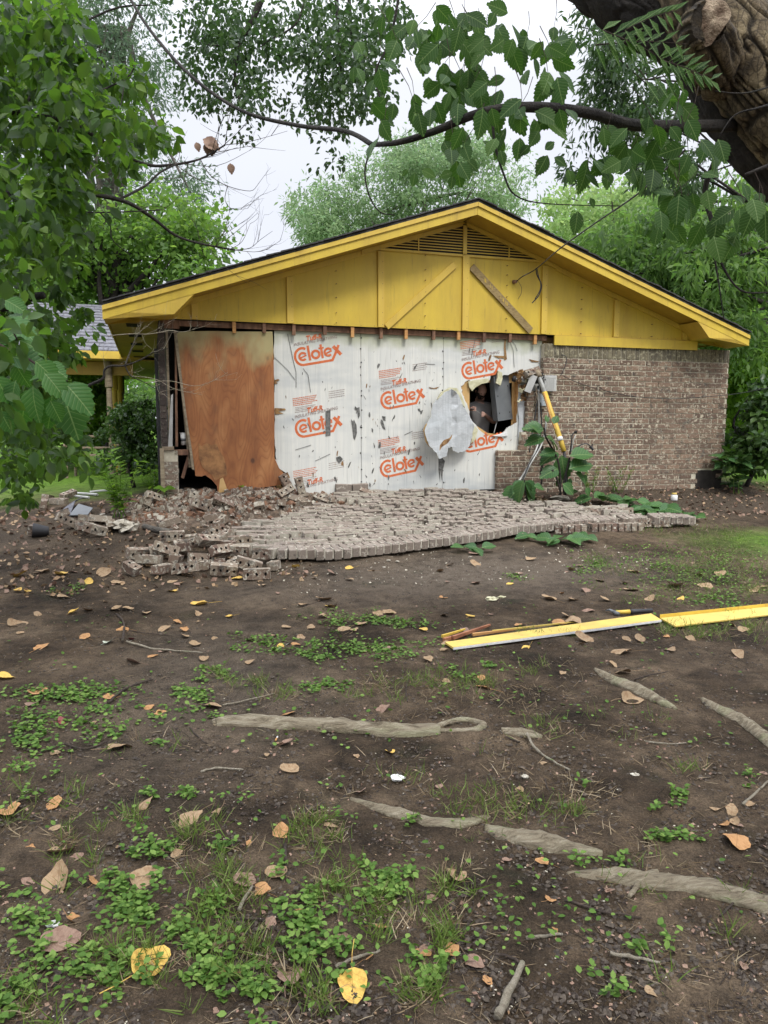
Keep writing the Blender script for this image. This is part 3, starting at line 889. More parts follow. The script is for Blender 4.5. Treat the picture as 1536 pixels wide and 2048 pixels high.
# ---- belt board over the brickwork
a0 = 2.566
MB().hbox(a0, 5.09, .125, .148, 2.765, 2.902).obj('belt_board', M['yellow'], house)
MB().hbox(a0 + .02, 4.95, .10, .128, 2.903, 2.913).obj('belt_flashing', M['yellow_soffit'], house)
# ---- exposed framing under the panel
MB().hbox(-2.75, 2.50, .006, .04, 2.835, 2.905).obj('nailer_board', M['wood_brown'], house)
MB().hbox(-2.96, -2.72, .006, .06, 2.80, 2.905).obj('nailer_board', M['wood_brown'], house)
for px in (468, 528, 587, 649, 704, 761, 811, 866, 916, 967, 1019, 1069):
    t, _ = W(px, 664, .05)
    dz = RND.uniform(-.015, .015); 
    MB().hbox(t - .022, t + .022, .042, .085, 2.785 + dz, 2.912).obj('lookout_block', M['wood_orange'] if RND.random() < .35 else M['wood_brown'], house)
# ---- shell of the house behind the opened wall
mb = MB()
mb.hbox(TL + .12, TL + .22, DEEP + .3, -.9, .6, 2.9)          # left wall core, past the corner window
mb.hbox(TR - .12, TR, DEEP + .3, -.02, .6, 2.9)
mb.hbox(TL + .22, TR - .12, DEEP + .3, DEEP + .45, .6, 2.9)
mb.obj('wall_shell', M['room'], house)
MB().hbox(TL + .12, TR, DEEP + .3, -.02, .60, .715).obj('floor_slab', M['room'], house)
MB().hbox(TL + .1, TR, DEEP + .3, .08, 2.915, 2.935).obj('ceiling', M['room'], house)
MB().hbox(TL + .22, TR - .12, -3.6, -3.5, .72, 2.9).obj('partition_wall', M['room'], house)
# inner sheathing behind the parts of the front that are closed
mb = MB()
mb.hbox(-1.5, 1.02, -.12, -.10, .72, 2.9); mb.hbox(2.02, TR - .12, -.12, -.10, .72, 2.9)
mb.hbox(1.03, 2.01, -.12, -.10, .72, 1.40); mb.hbox(1.03, 2.01, -.12, -.10, 2.22, 2.9)
mb.obj('inner_lining', M['tan'], house)
for t in (-1.1, -.7, -.3, .1, .5, .9):
    MB().hbox(t - .02, t + .02, -.098, -.012, .72, 2.82).obj('stud', M['wood_orange'], house)
# studs and boards seen round the hole
tl = W(930, 790, -.05)[0]
MB().hbox(tl - .075, tl + .055, -.09, -.012, .72, 2.3).obj('stud', M['tan'], house)
tr = W(1036, 800, -.05)[0]
MB().hbox(tr - .035, tr + .025, -.10, -.012, .72, 2.5).obj('stud', M['wood_orange'], house)
b0 = W(948, 868, -.03)
MB().hprism([W(942, 845, -.02), W(975, 866, -.02), W(1030, 873, -.02), W(1030, 900, -.02), W(925, 900, -.02), W(925, 845, -.02)][::-1], -.03, -.012).obj('backing_board', M['tan'], house)

MB().hbox(5.20, 5.71, .1065, .1085, .55, .885).obj('wing_hole_shade', M['core'], house)  # dark sheet stands in for the shade inside the wing wall hole
# ---- left corner: brick return, window frame, downspout
bx0, bx1 = W(316, 800, .0)[0], W(333, 800, .0)[0]
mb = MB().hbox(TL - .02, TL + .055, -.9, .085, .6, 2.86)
corner = mb.obj('brick_corner', M['brick_shaded'], house)
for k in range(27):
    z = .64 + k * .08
    MB().hbox(TL - .028, TL + .05, -.10 if k % 2 else -.02, .093, z, z + .07, .003).obj('brick', M['brick_shaded'], corner)
MB().hbox(TL - .075, TL - .032, -.06, .02, .75, 2.55).obj('downspout', M['black'], house)
wf = MB().hbox(W(335, 800, .03)[0], W(340, 800, .03)[0], 0, .05, 1.30, 2.78).obj('window_frame', M['wood_grey'], house)
MB().hprism([W(342, 790, .05), W(346, 788, .05), W(345, 893, .05), W(336, 893, .05)][::-1], .03, .055).obj('sash_rail', M['metal_pale'], wf)
MB().hprism([W(349, 662, .04), W(353, 662, .04), W(356, 893, .04), W(351, 893, .04)][::-1], .02, .05).obj('sash_rail', M['wood_brown'], wf)
z0 = W(340, 893, .05)[1]
MB().hbox(TL - .02, W(348, 895, .1)[0], -.1, .13, z0 - .045, z0).obj('window_sill', M['wood_grey'], house)
MB().hbox(W(348, 895, .1)[0] + .004, W(377, 895, .1)[0], -.1, .10, z0 - .11, z0 - .04).obj('window_sill', M['wood_brown'], house)
pier = MB().hbox(TL + .0, TL + .17, .0, .10, .55, z0 - .05).obj('pier_stub', M['mortar'], house)
for k in range(7):
    z = .58 + k * .08
    if z + .07 < z0 - .05:
        MB().hbox(TL - .008, TL + .155 + RND.uniform(0, .03), .02, .108, z, z + .07, .004).obj('brick', M['brick_loose'], pier)
MB().hbox(TL - .05, TL + .0, .108, .135, .55, z0 - .02).obj('corner_board', M['wood_grey'], house)
# loose boards leaning in the opening
MB().hprism([W(350, 668, .06), W(354, 666, .06), W(384, 935, .12), W(378, 935, .12)][::-1], .05, .075).obj('torn_board', M['wood_grey'], house)
MB().hprism([W(378, 900, .1), W(384, 902, .1), W(368, 958, .1), W(362, 955, .1)][::-1], .06, .075).obj('torn_board', M['wood_brown'], house)

# ---- foam sheathing sheets
def foam_sheet(outer, holes, s, name='sheathing_panel', mat=None, parent=None):
    loops = [outer] + holes
    flat = [p for l in loops for p in l]
    tris = tessellate_polygon([[Vector((t, z, 0)) for t, z in l] for l in loops])
    n = len(flat)
    vs = [H(t, s, z) for t, z in flat] + [H(t, s - .020, z) for t, z in flat]
    fs = [tuple(tr) for tr in tris] + [tuple(i + n for i in tr) for tr in tris]
    k = 0
    for l in loops:
        m = len(l)
        fs += [(k + i, k + (i + 1) % m, k + (i + 1) % m + n, k + i + n) for i in range(m)]
        k += m
    return mesh_object(name, vs, fs, mat or M['foil'], parent or house)
def ragged(p0, p1, n, amp):
    out = []
    for i in range(n):
        f = i / n
        out.append((p0[0] + (p1[0] - p0[0]) * f + RND.uniform(-amp, amp), p0[1] + (p1[1] - p0[1]) * f + RND.uniform(-amp, amp) * .6))
    return out
S1 = 0.004
left_edge = [W(547, 662, S1), W(548, 712, S1), W(545, 735, S1), W(549, 765, S1), W(546, 800, S1), W(549, 840, S1), W(550, 880, S1), W(552, 918, S1), W(566, 930, S1), W(578, 955, S1), W(574, 975, S1), W(581, 1000, S1)]
le = []
for a, b__ in zip(left_edge, left_edge[1:]): le += ragged(a, b__, 4, .012)
le.append(left_edge[-1])
sh1 = foam_sheet(le + [(-.335, .66), (-.335, 2.90)], [], S1)
sh2 = foam_sheet([(-.329, .66), (.877, .66), (.877, 2.90), (-.329, 2.90)], [], S1 + .002)
hole_px = [(922, 772), (930, 764), (938, 760), (950, 766), (963, 760), (972, 757), (979, 761), (981, 751), (990, 741), (998, 743), (1003, 752), (1011, 750), (1025, 746), (1034, 742), (1040, 752),
           (1037, 775), (1036, 810), (1034, 845), (1022, 852), (1014, 855), (1010, 862), (1004, 867), (995, 874), (975, 871), (957, 858), (948, 846), (940, 835), (936, 815), (928, 795), (924, 785)]
hole = []
hp = [W(x, y, S1) for x, y in hole_px]
for a, b__ in zip(hp, hp[1:] + hp[:1]):
    hole += [a] + [(a[0] * (1 - q) + b__[0] * q + RND.uniform(-.016, .016), a[1] * (1 - q) + b__[1] * q + RND.uniform(-.016, .016)) for q in (.33, .66)]
sh3 = foam_sheet([(.883, .66), (1.74, .66), (2.40, .66), (2.43, 1.2), (2.44, 2.90), (.883, 2.90)], [hole], S1)
# cream foam core showing round the hole
def strip_poly(pts, s0, s1, name, mat, parent): return MB().hprism(pts, s0, s1).obj(name, mat, parent)
strip_poly([W(936, 763, .02), W(950, 760, .02), W(965, 758, .02), W(978, 757, .02), (W(976, 765, .02)), W(962, 768, .02), W(950, 775, .02), W(944, 782, .02), W(938, 774, .02)][::-1], .008, .035, 'foam_shard', M['cream_foam'], house)
strip_poly([W(995, 742, .03), W(1003, 745, .03), W(1004, 757, .03), W(1000, 771, .03), W(991, 766, .03), W(994, 755, .03)][::-1], .02, .05, 'foam_shard', M['cream_foam'], house)
strip_poly([W(1000, 868, .03), W(1014, 862, .03), W(1016, 871, .03), W(1004, 873, .03), W(985, 872, .03)][::-1], .008, .035, 'foam_shard', M['white_paper'], house)

# torn flap of foil-faced foam folded out of the hole
flap_px = [(879, 795), (888, 785), (902, 779), (912, 783), (920, 795), (924, 808), (935, 826), (941, 838), (950, 852), (947, 862), (943, 880), (938, 893), (928, 903), (916, 906), (909, 903), (901, 893), (896, 896),
           (892, 913), (880, 918), (872, 907), (864, 897), (856, 885), (850, 872), (851, 855), (856, 842), (863, 831), (862, 818), (866, 806)]
def flap_s(px, py):
    d = px * .64 + py * .77
    return .06 + (945 - px) / 95 * .26 + (py - 780) / 140 * .04 + .007 * (abs((d / 21) % 2 - 1) * 2 - 1) + .03 * max(0, (px * .5 - py * .4 - 92) / 20 if px > 905 else 0) + .0025 * math.sin(px * .5 + py * .2)
def inside(poly, t, z):
    c = False; n = len(poly)
    for i in range(n):
        (x1, y1), (x2, y2) = poly[i], poly[(i + 1) % n]
        if (y1 > z) != (y2 > z) and t < (x2 - x1) * (z - y1) / (y2 - y1) + x1: c = not c
    return c
fp = []
for (xa, ya), (xb, yb) in zip(flap_px, flap_px[1:] + flap_px[:1]):
    for q in (0, .33, .66): fp.append((xa + (xb - xa) * q + RND.uniform(-1.5, 1.5), ya + (yb - ya) * q + RND.uniform(-1.5, 1.5)))
from mathutils.geometry import delaunay_2d_cdt
nf = len(fp)
grid = [(x + RND.uniform(-3, 3), y + RND.uniform(-3, 3)) for x in range(854, 950, 12) for y in range(784, 918, 12)]
grid = [g for g in grid if inside(fp, g[0], g[1])]
cdt = delaunay_2d_cdt([Vector(p) for p in fp + grid], [], [list(range(nf))], 1, 1e-4)
bnd = {}
fp2 = [(v.x, v.y) for v in cdt[0]]
tris = [tuple(f) for f in cdt[2]]
fp = fp2; n = len(fp)
front = [WH(x, y, flap_s(x, y)) for x, y in fp]
back = [tuple(np.array(WH(x, y, flap_s(x, y))) - np.array([*NX, 0]) * .022 + np.array([*AX, 0]) * .004) for x, y in fp]
ec = {}
for t in tris:
    for a, b_ in zip(t, t[1:] + t[:1]): ec[tuple(sorted((a, b_)))] = ec.get(tuple(sorted((a, b_))), 0) + 1
rim = [e for e, k in ec.items() if k == 1]
flap = mesh_object('torn_flap', front + back, tris + [tuple(i + n for i in t) for t in tris], M['foil_back'], house)
mesh_object('torn_edge', front + back, [(a, b_, b_ + n, a + n) for a, b_ in rim], M['cream_foam'], flap)
cp = [(876, 797), (884, 784), (900, 775), (914, 776), (922, 788), (929, 806), (930, 815), (922, 806), (914, 790), (902, 783), (888, 790)]
strip_poly([W(x, y, .1) for x, y in cp][::-1], .055, .10, 'foam_edge', M['cream_foam'], house)
cp = [(848, 860), (852, 850), (856, 846), (853, 862), (855, 880), (860, 893), (853, 884)]
strip_poly([W(x, y, .26) for x, y in cp][::-1], .22, .27, 'foam_edge', M['tan'], house)
cp = [(944, 856), (950, 853), (955, 860), (950, 880), (941, 887), (944, 872)]
strip_poly([W(x, y, .05) for x, y in cp][::-1], .03, .065, 'foam_edge', M['cream_foam'], house)
cp = [(880, 890), (888, 880), (899, 876), (905, 868), (903, 876), (896, 886), (884, 894), (879, 902)]
mb = MB(); tr_ = tessellate_polygon([[Vector((x, -y, 0)) for x, y in cp]])
mb.add([WH(x, y, flap_s(x, y) + .004) for x, y in cp], [tuple(t) for t in tr_]).obj('flap_gash', M['rust'], house)

# ---- printing on the sheets
def stroke(mb, pts, w, s, f):
    """flat ribbon through pts (pixel-like 2-D units), mapped to the wall by f"""
    P = [Vector(p) for p in pts]
    n = len(P)
    closed = (P[0] - P[-1]).length < 1e-6
    L, R = [], []
    for i in range(n):
        if closed:
            a, b_ = P[(i - 1) % (n - 1)], P[(i + 1) % (n - 1)]
        else:
            a, b_ = P[max(i - 1, 0)], P[min(i + 1, n - 1)]
        d1 = (P[i] - a).normalized() if (P[i] - a).length > 1e-6 else (b_ - P[i]).normalized()
        d2 = (b_ - P[i]).normalized() if (b_ - P[i]).length > 1e-6 else d1
        d = (d1 + d2).normalized() if (d1 + d2).length > 1e-3 else d1
        k = 1 / max(.5, d.dot(d1))
        nn = Vector((-d.y, d.x)) * w / 2 * k
        L.append(P[i] + nn); R.append(P[i] - nn)
    vs = [H(f(p)[0], s, f(p)[1]) for p in L] + [H(f(p)[0], s, f(p)[1]) for p in R]
    mb.add(vs, [(i, i + 1, i + 1 + n, i + n) for i in range(n - 1)])
def arc(cx, cy, r, a0, a1, n=18, sq=1.0):
    return [(cx + r * math.cos(math.radians(a0 + (a1 - a0) * i / n)), cy + sq * r * math.sin(math.radians(a0 + (a1 - a0) * i / n))) for i in range(n + 1)]
LOGO = [
    (smooth_path([(488, 78, 0), (425, 60, 0), (350, 88, 0), (300, 150, 0), (288, 230, 0), (312, 305, 0), (365, 362, 0), (440, 386, 0)], 4), 56),
    ([(438, 386), (1008, 290)], 54), ([(1000, 305), (1062, 165), (1125, 0)], 56),
    ([(1018, 22), (1172, 184)], 74),
    (arc(438, 222, 68, -38, -322, 24), 50), ([(395, 250), (508, 196)], 34),
    ([(528, 12), (580, 298)], 54),
    (arc(685, 180, 70, 0, 360, 28), 54),
    ([(775, -12), (822, 252)], 52), ([(738, 68), (838, 50)], 36),
    (arc(925, 135, 68, -38, -322, 24), 50), ([(882, 162), (992, 108)], 34),
]
def text_mesh(txt, bold=0.0):
    cu = bpy.data.curves.new('lettering', 'FONT'); cu.body = txt; cu.offset = bold; cu.resolution_u = 2
    o = bpy.data.objects.new('lettering', cu); COL.objects.link(o)
    dg = bpy.context.evaluated_depsgraph_get(); dg.update()
    me = bpy.data.meshes.new_from_object(o.evaluated_get(dg))
    vs = [(v.co.x, v.co.y) for v in me.vertices]; fs = [tuple(p.vertices) for p in me.polygons]
    bpy.data.objects.remove(o); bpy.data.curves.remove(cu); bpy.data.meshes.remove(me)
    x0 = min(v[0] for v in vs); x1 = max(v[0] for v in vs); y0 = min(v[1] for v in vs); y1 = max(v[1] for v in vs)
    return [((x - x0) / (x1 - x0), (y - y0) / (y1 - y0)) for x, y in vs], fs
T_TUFF = text_mesh('Tuff-R', .03)
T_INS = text_mesh('INSULATING SHEATHING', .0)
REFP = W(587.0, 715.0, S1)                 # left-middle of the first logo
def lettering(tm, px0, py0, width, height, slope, dt, dz, s, mb):
    """baseline from (px0,py0) in the pixels of the first logo; moved by dt, dz"""
    vs, fs = tm
    out = []
    for u, v in vs:
        x = px0 + u * width; y = py0 - u * width * slope - v * height
        t, z = W(x, y, S1); out.append(H(t + dt, s, z + dz))
    mb.add(out, fs)
def print_block(panel, dt, dz, s, logo=True, tuff=True, ins=True, fine=True, faded=False, clip=None):
    ink = M['ink_red']
    if logo:
        mb = MB()
        for pts, w in LOGO:
            def f(p):
                t, z = W(560 + p[0] / 9.6, 690 + p[1] / 9.6, S1)
                return t + dt, z + dz
            stroke(mb, [(q[0], q[1]) for q in pts], w * .86, s, f)
            s += .0002
        if clip: clip_mesh(mb, clip)
        if mb.f: mb.obj('printed_logo', ink, panel)
    if tuff:
        mb = MB(); lettering(T_TUFF, 612, 682.5, 33, 11, .16, dt, dz, s + .001, mb)
        if clip: clip_mesh(mb, clip)
        mb.obj('printed_lettering', ink, panel)
    if ins:
        mb = MB(); lettering(T_INS, 588, 692.5, 86, 6.2, .19, dt, dz, s + .001, mb)
        if clip: clip_mesh(mb, clip)
        mb.obj('printed_lettering', M['ink_grey'], panel)
    if fine:
        mb = MB(); mg = MB()
        for k in range(5):
            stroke_words(mb, 583 + k * .3, 653 + k * 3.6, 48 - (12 if k == 4 else RND.uniform(0, 5)), 1.5, dt, dz, s)
        for k in range(4):
            stroke_words(mg, 588, 672 + k * 3.2, 40 - 5 * k, 1.0, dt, dz, s)
            stroke_words(mg, 656, 650 + k * 4.2, 30, 1.0, dt, dz, s)
        if clip: clip_mesh(mb, clip); clip_mesh(mg, clip)
        tag(mb.obj('fine_print', ink, panel), kind='stuff'); tag(mg.obj('fine_print', M['ink_grey'], panel), kind='stuff')
def stroke_words(mb, x, y, length, h, dt, dz, s):
    """rows of illegibly small print: short dashes"""
    e = x + length
    while x < e:
        w = RND.uniform(1.2, 3.6)
        p = []
        for (u, v) in ((0, 0), (w, 0), (w, -h), (0, -h)):
            yy = y + v - (x + u - 583) * .13
            t, z = W(x + u, yy, S1); p.append(H(t + dt, s, z + dz))
        mb.add(p, [(0, 1, 2, 3)])
        x += w + .7
def inside(poly, t, z):
    c = False; n = len(poly)
    for i in range(n):
        (x1, y1), (x2, y2) = poly[i], poly[(i + 1) % n]
        if (y1 > z) != (y2 > z) and t < (x2 - x1) * (z - y1) / (y2 - y1) + x1: c = not c
    return c
def clip_mesh(mb, fn):
    """drop the pieces that would hang in the hole (print is torn away with the sheet)"""
    keep = []
    for f in mb.f:
        c = sum((np.array(mb.v[i]) for i in f), np.zeros(3)) / len(f)
        d = c[:2] - P0
        if fn(float(d @ AX), c[2]): keep.append(f)
    mb.f = keep
def at_px(px, py):                         # offset that moves the first logo to a pixel
    t, z = W(px, py, S1); return t - REFP[0], z - REFP[1]
SP1, SP2, SP3 = S1 + .0012, S1 + .0034, S1 + .0012
print_block(sh1, 0, 0, SP1, fine=False)
d = at_px(589, 859); print_block(sh1, *d, SP1)
d = at_px(590, 1003); print_block(sh1, *d, SP1, logo=False)
d = at_px(760, 802.5); print_block(sh2, *d, SP2)
d = at_px(759, 939.5); print_block(sh2, *d, SP2)
bighole = hole
d = at_px(922, 743); print_block(sh3, *d, SP3, clip=lambda t, z: not inside(hole, t, z))
d = at_px(924, 890); 
zmax = W(960, 874, S1)[1]
print_block(sh3, *d, SP3, tuff=False, ins=False, fine=False, clip=lambda t, z: not inside(hole, t, z))
d = at_px(908, 1103); print_block(sh3, *d, SP3, logo=False, tuff=False, ins=False)
# black joint nails, tears and scuffs
def tears(panel, t0, t1, z0, z1, n, s, big=.0):
    mb = MB(); mr = MB()
    for _ in range(n):
        t, z = RND.uniform(t0, t1), z0 + (z1 - z0) * RND.random() ** 1.5
        if inside(hole, t, z): continue
        hh = RND.choice([.008, .012, .018, .028, .05]); ww = hh * RND.uniform(.12, .5)
        lean = RND.uniform(-.5, .5) * hh
        k = RND.randint(5, 8)
        pts = []
        for i in range(k):
            a = 2 * math.pi * i / k
            r = RND.uniform(.45, 1.1)
            pts.append((t + ww * r * math.cos(a) + lean * math.sin(a), z + hh * r * math.sin(a)))
        tr = tessellate_polygon([[Vector((a, b, 0)) for a, b in pts]])
        (mb if RND.random() < .8 else mr).add([H(a, s, b) for a, b in pts], [tuple(q) for q in tr])
    tag(mb.obj('tear', M['tear_grey'], panel), kind='stuff')
    if mr.f: tag(mr.obj('tear', M['rust'], panel), kind='stuff')
tears(sh1, -1.45, -.36, .75, 2.6, 60, S1 + .004)
tears(sh2, -.30, .86, .75, 2.6, 95, S1 + .006)
tears(sh3, .90, 2.3, .75, 2.8, 75, S1 + .004)
mb = MB()
for panel_s, px0 in ((S1 + .0065, 722), (S1 + .0065, 886)):
    for y in (675, 700, 728, 735, 752, 782, 790, 820, 848, 852, 858, 875, 910, 940, 965):
        t, z = W(px0 + RND.uniform(-1.5, 1.5), y + RND.uniform(-4, 4), S1)
        p = [(t + .011 * math.cos(a) * RND.uniform(.6, 1.2), z + .013 * math.sin(a) * RND.uniform(.6, 1.2)) for a in [i * math.pi / 3 for i in range(6)]]
        mb.add([H(a, panel_s, b) for a, b in p], [tuple(range(6))])
tag(mb.obj('nail_head', M['black'], sh2), kind='stuff')
def px_patch(panel, pts, mat, s, name='tear'):
    q = [W(x, y, s) for x, y in pts]
    tr = tessellate_polygon([[Vector((a, b, 0)) for a, b in q]])
    return mesh_object(name, [H(a, s, b) for a, b in q], [tuple(x) for x in tr], mat, panel)
px_patch(sh1, [(651, 822), (661, 820), (661, 871), (651, 873)], M['tear_grey'], S1 + .005, 'duct_tape')
px_patch(sh2, [(702, 838), (706, 843), (708, 839), (713, 850), (714, 866), (710, 880), (707, 876), (705, 858)], M['tear_grey'], S1 + .008)
px_patch(sh2, [(710, 812), (714, 816), (719, 814), (720, 830), (717, 838), (714, 822), (709, 818)], M['tear_grey'], S1 + .008)
px_patch(sh2, [(762, 838), (766, 842), (770, 855), (771, 860), (766, 857), (761, 845)], M['tear_grey'], S1 + .008)
px_patch(sh2, [(764, 832), (771, 833), (771, 842), (766, 840)], M['tear_grey'], S1 + .008)
px_patch(sh1, [(672, 915), (680, 912), (686, 918), (680, 925), (677, 926), (673, 920)], M['tear_grey'], S1 + .006)
px_patch(sh2, [(877, 917), (885, 916), (890, 922), (886, 940), (884, 962), (881, 940), (880, 965), (877, 940)], M['tear_grey'], S1 + .008)
for pts in ([(549, 760), (556, 758), (560, 760), (552, 764), (556, 767), (549, 768)], [(549, 816), (570, 817), (572, 820), (556, 823), (568, 827), (550, 829)], [(1010, 665), (1013, 668), (1011, 690), (1014, 718), (1009, 721), (1008, 695)],
            [(985, 711), (1012, 712), (1012, 717), (996, 716)], [(1057, 718), (1075, 722), (1080, 724), (1064, 724)], [(857, 774), (868, 776), (880, 773), (872, 778), (860, 777)]):
    px_patch(sh3, pts, M['rust'], S1 + .010)
# cracks: fine dark lines
mb = MB()
for path in ([(575, 668), (585, 715), (592, 745), (592, 775)], [(606, 737), (616, 750), (621, 785)], [(950, 680), (945, 700), (943, 712)], [(1018, 680), (1026, 700), (1028, 735)], [(1014, 672), (1030, 690), (1034, 702)],
             [(549, 715), (575, 740), (590, 760)], [(590, 900), (622, 890)], [(630, 922), (660, 908)], [(850, 728), (870, 729)], [(808, 870), (825, 862)]):
    pts = [W(x, y, S1) for x, y in path]
    for (a, b), (c, d2) in zip(pts, pts[1:]):
        dd = Vector((c - a, d2 - b)); L_ = max(dd.length, 1e-4); nn = Vector((-dd.y, dd.x)) / L_ * .0035
        mb.add([H(a - nn.x, S1 + .009, b - nn.y), H(c - nn.x, S1 + .009, d2 - nn.y), H(c + nn.x, S1 + .009, d2 + nn.y), H(a + nn.x, S1 + .009, b + nn.y)], [(0, 1, 2, 3)])
tag(mb.obj('crack', M['tear_grey'], sh1), kind='stuff')
# curled piece at the lower left corner of the first sheet
strip_poly([W(541, 923, .1), W(547, 918, .1), W(566, 922, .1), W(570, 934, .1), (W(577, 942, .1)), W(572, 946, .1), W(560, 938, .1)][::-1], .07, .10, 'foil_curl', M['foil'], house)
strip_poly([W(566, 940, .07), W(575, 944, .07), W(580, 955, .07), W(574, 962, .07), W(576, 985, .07), W(570, 984, .07), W(564, 955, .07)][::-1], .04, .07, 'foil_curl', M['rust'], house)

# ---- standing brickwork
def wall_edge(z):
    """left limit of the standing bricks at height z"""
    if z > 2.08: return 2.415
    if z > 1.50: return 2.16
    if z > 1.245: return 2.07
    return 1.70
veneer = None
mb = MB()
mb.hbox(2.42, 5.26, .022, .106, .55, 2.785); mb.hbox(5.262, 5.735, .022, .106, .80, 2.785)
mb.hbox(2.17, 2.418, .022, .106, .55, 2.07)
mb.hbox(2.08, 2.168, .022, .106, .55, 1.50)
mb.hbox(1.71, 2.078, .022, .106, .55, 1.235)
veneer = mb.obj('brick_veneer', M['mortar'], house)
# wing wall side (thickness past the corner)
BU, CO = .236, .0797
wall_bricks = []
for k in range(26):
    z = 2.585 - CO * (k + 1)
    if z < .56: break
    t = wall_edge(z + .04) + (0 if k % 2 else -BU / 2)
    first = True
    while t < 5.74:
        a, b_ = max(t, wall_edge(z + .04) + RND.uniform(-.01, .012)), min(t + BU - .014, 5.738)
        skip = (z < .87 and b_ > 5.26 + (z - .6) * .5 and a < 5.62 - (z - .6) * .5)      # hole at the foot of the wing wall
        if b_ - a > .04 and not skip: wall_bricks.append((a, b_, z + .006, z + CO - .008, 0))
        t += BU
t = 2.425
while t < 5.72:
    wall_bricks.append((t, min(t + .0715, 5.738), 2.590, 2.787, 1))
    t += .0822
wall_bricks.sort(key=lambda q: (q[0] - (-3.1)) ** 2 + (q[2] - 1.5) ** 2)
unit = {}
rest = {0: MB(), 1: MB()}
nb = 0
def brick_mesh(name, L_, D_, H_, mat, bev=.004, jit=.002):
    """bevelled brick centred on its base, long side on X, depth on Y"""
    import bmesh
    bm = bmesh.new()
    bmesh.ops.create_cube(bm, size=1)
    for v in bm.verts:
        v.co = Vector((v.co.x * L_, v.co.y * D_, (v.co.z + .5) * H_)) + Vector([RND.uniform(-jit, jit) for _ in range(3)])
    bmesh.ops.bevel(bm, geom=bm.edges[:], offset=bev, segments=1, affect='EDGES')
    me = bpy.data.meshes.new(name); bm.to_mesh(me); bm.free()
    me.materials.append(mat)
    return me
def placed(name, me, pos, rot, parent=None):
    o = link(name, me, parent)
    org = ORIGIN.get(parent, Vector((0, 0, 0)))
    o.location = Vector(pos) - org
    o.rotation_euler = rot
    return o
BRV = [brick_mesh('wall_brick', 1, .09, 1, M['brick'], .0001, 0) for _ in range(1)]
def scaled_brick(a, b_, z0, z1, kind):
    key = (round(b_ - a, 3), kind)
    if key not in unit:
        unit[key] = [brick_mesh('brick', b_ - a, .09, z1 - z0, M['brick_top'] if kind else M['brick'], .0035, .0016) for _ in range(3)]
    return RND.choice(unit[key])
for (a, b_, z0, z1, kind) in wall_bricks:
    if nb < 255:
        pos = H((a + b_) / 2, .070 + RND.uniform(-.002, .003), z0)
        placed('brick', scaled_brick(a, b_, z0, z1, kind), pos, (0, RND.uniform(-.004, .004), PSI), veneer)
        nb += 1
    else:
        rest[kind].hbox(a, b_, .03, .115 + RND.uniform(-.002, .003), z0, z1, .0015)
for kind, r in rest.items():
    if r.f: tag(r.obj('brick_course', M['brick_top'] if kind else M['brick'], veneer), kind='stuff')
# dark break in the low brickwork and the toothed edge beside the foam
mb = MB()
for z in np.arange(.72, 1.26, .08):
    mb.hbox(2.415 + RND.uniform(-.02, .01), 2.44 + RND.uniform(-.01, .02), .10, .1225, z, z + .09)
tag(mb.obj('step_crack', M['core'], veneer), kind='stuff')
# climbing cable across the bricks
def wire(name, pts, r, mat, label=None, parent=None, steps=5, sides=6, cat='cable', group=None):
    mb = MB().tube(smooth_path(pts, steps), r, sides)
    if parent is not None: return mb.obj(name, mat, parent, True)
    return mb.top(name, mat, label, cat, group, True)
# ================================================================== ELECTRICAL GEAR
def oriented_box(mb, c, ux, uy, uz, a, b, d):
    """box centred at c with half sizes a, b, d along unit vectors"""
    c = np.array(c)
    vs = [tuple(c + sx * a * ux + sy * b * uy + sz * d * uz) for sz in (-1, 1) for sy in (-1, 1) for sx in (-1, 1)]
    return mb.add(vs, [(0, 2, 3, 1), (4, 5, 7, 6), (0, 1, 5, 4), (2, 6, 7, 3), (0, 4, 6, 2), (1, 3, 7, 5)])
AX3, NX3, ZX3 = np.array([*AX, 0.0]), np.array([*NX, 0.0]), np.array([0, 0, 1.0])
def frame_rot(roll, yaw=0.0, pitch=0.0):
    """wall frame turned by roll in the wall plane, yaw about z, pitch about the long axis"""
    R = Matrix.Rotation(yaw, 3, 'Z') @ Matrix.Rotation(0, 3, 'X')
    x, n, z = Vector(AX3), Vector(NX3), Vector(ZX3)
    q = Matrix.Rotation(-roll, 3, n)
    x, z = q @ x, q @ z
    q = Matrix.Rotation(yaw, 3, z); x, n = q @ x, q @ n
    q = Matrix.Rotation(pitch, 3, x); n, z = q @ n, q @ z
    return np.array(x), np.array(n), np.array(z)
pc = WH(1006.5, 795, -.05)
bp = thing('breaker_panel', pc, 'grey steel breaker panel hanging tilted in the torn wall opening', 'electrical panel')
fx, fn_, fz = frame_rot(math.radians(-7.5), math.radians(14), 0)
oriented_box(MB(), np.array(pc) - fn_ * .055, fx, fn_, fz, .142, .055, .325).obj('enclosure', M['metal_grey'], bp)
mb = MB(); 
oriented_box(mb, np.array(pc) + fz * .327, fx, fn_, fz, .143, .003, .004); oriented_box(mb, np.array(pc) - fz * .327, fx, fn_, fz, .143, .003, .004)
oriented_box(mb, np.array(pc) - fx * .143, fx, fn_, fz, .003, .003, .327)
mb.obj('flange', M['metal_pale'] if False else M['metal_grey'], bp)
for (a, b_) in ((-.10, -.22), (.095, -.225), (-.10, .03), (.105, .16), (-.06, .18)):
    oriented_box(MB(), np.array(pc) + fx * a + fz * b_ + fn_ * .001, fx, fn_, fz, .006, .002, .010).obj('mounting_hole', M['core'], bp)
mb = MB().tube([np.array(pc) - fx * .12 - fz * .33 - fn_ * .05, np.array(pc) - fx * .19 - fz * .42 - fn_ * .02, np.array(pc) - fx * .24 - fz * .49], .004, 5)
mb.obj('loose_wire', M['metal_pale'], bp)

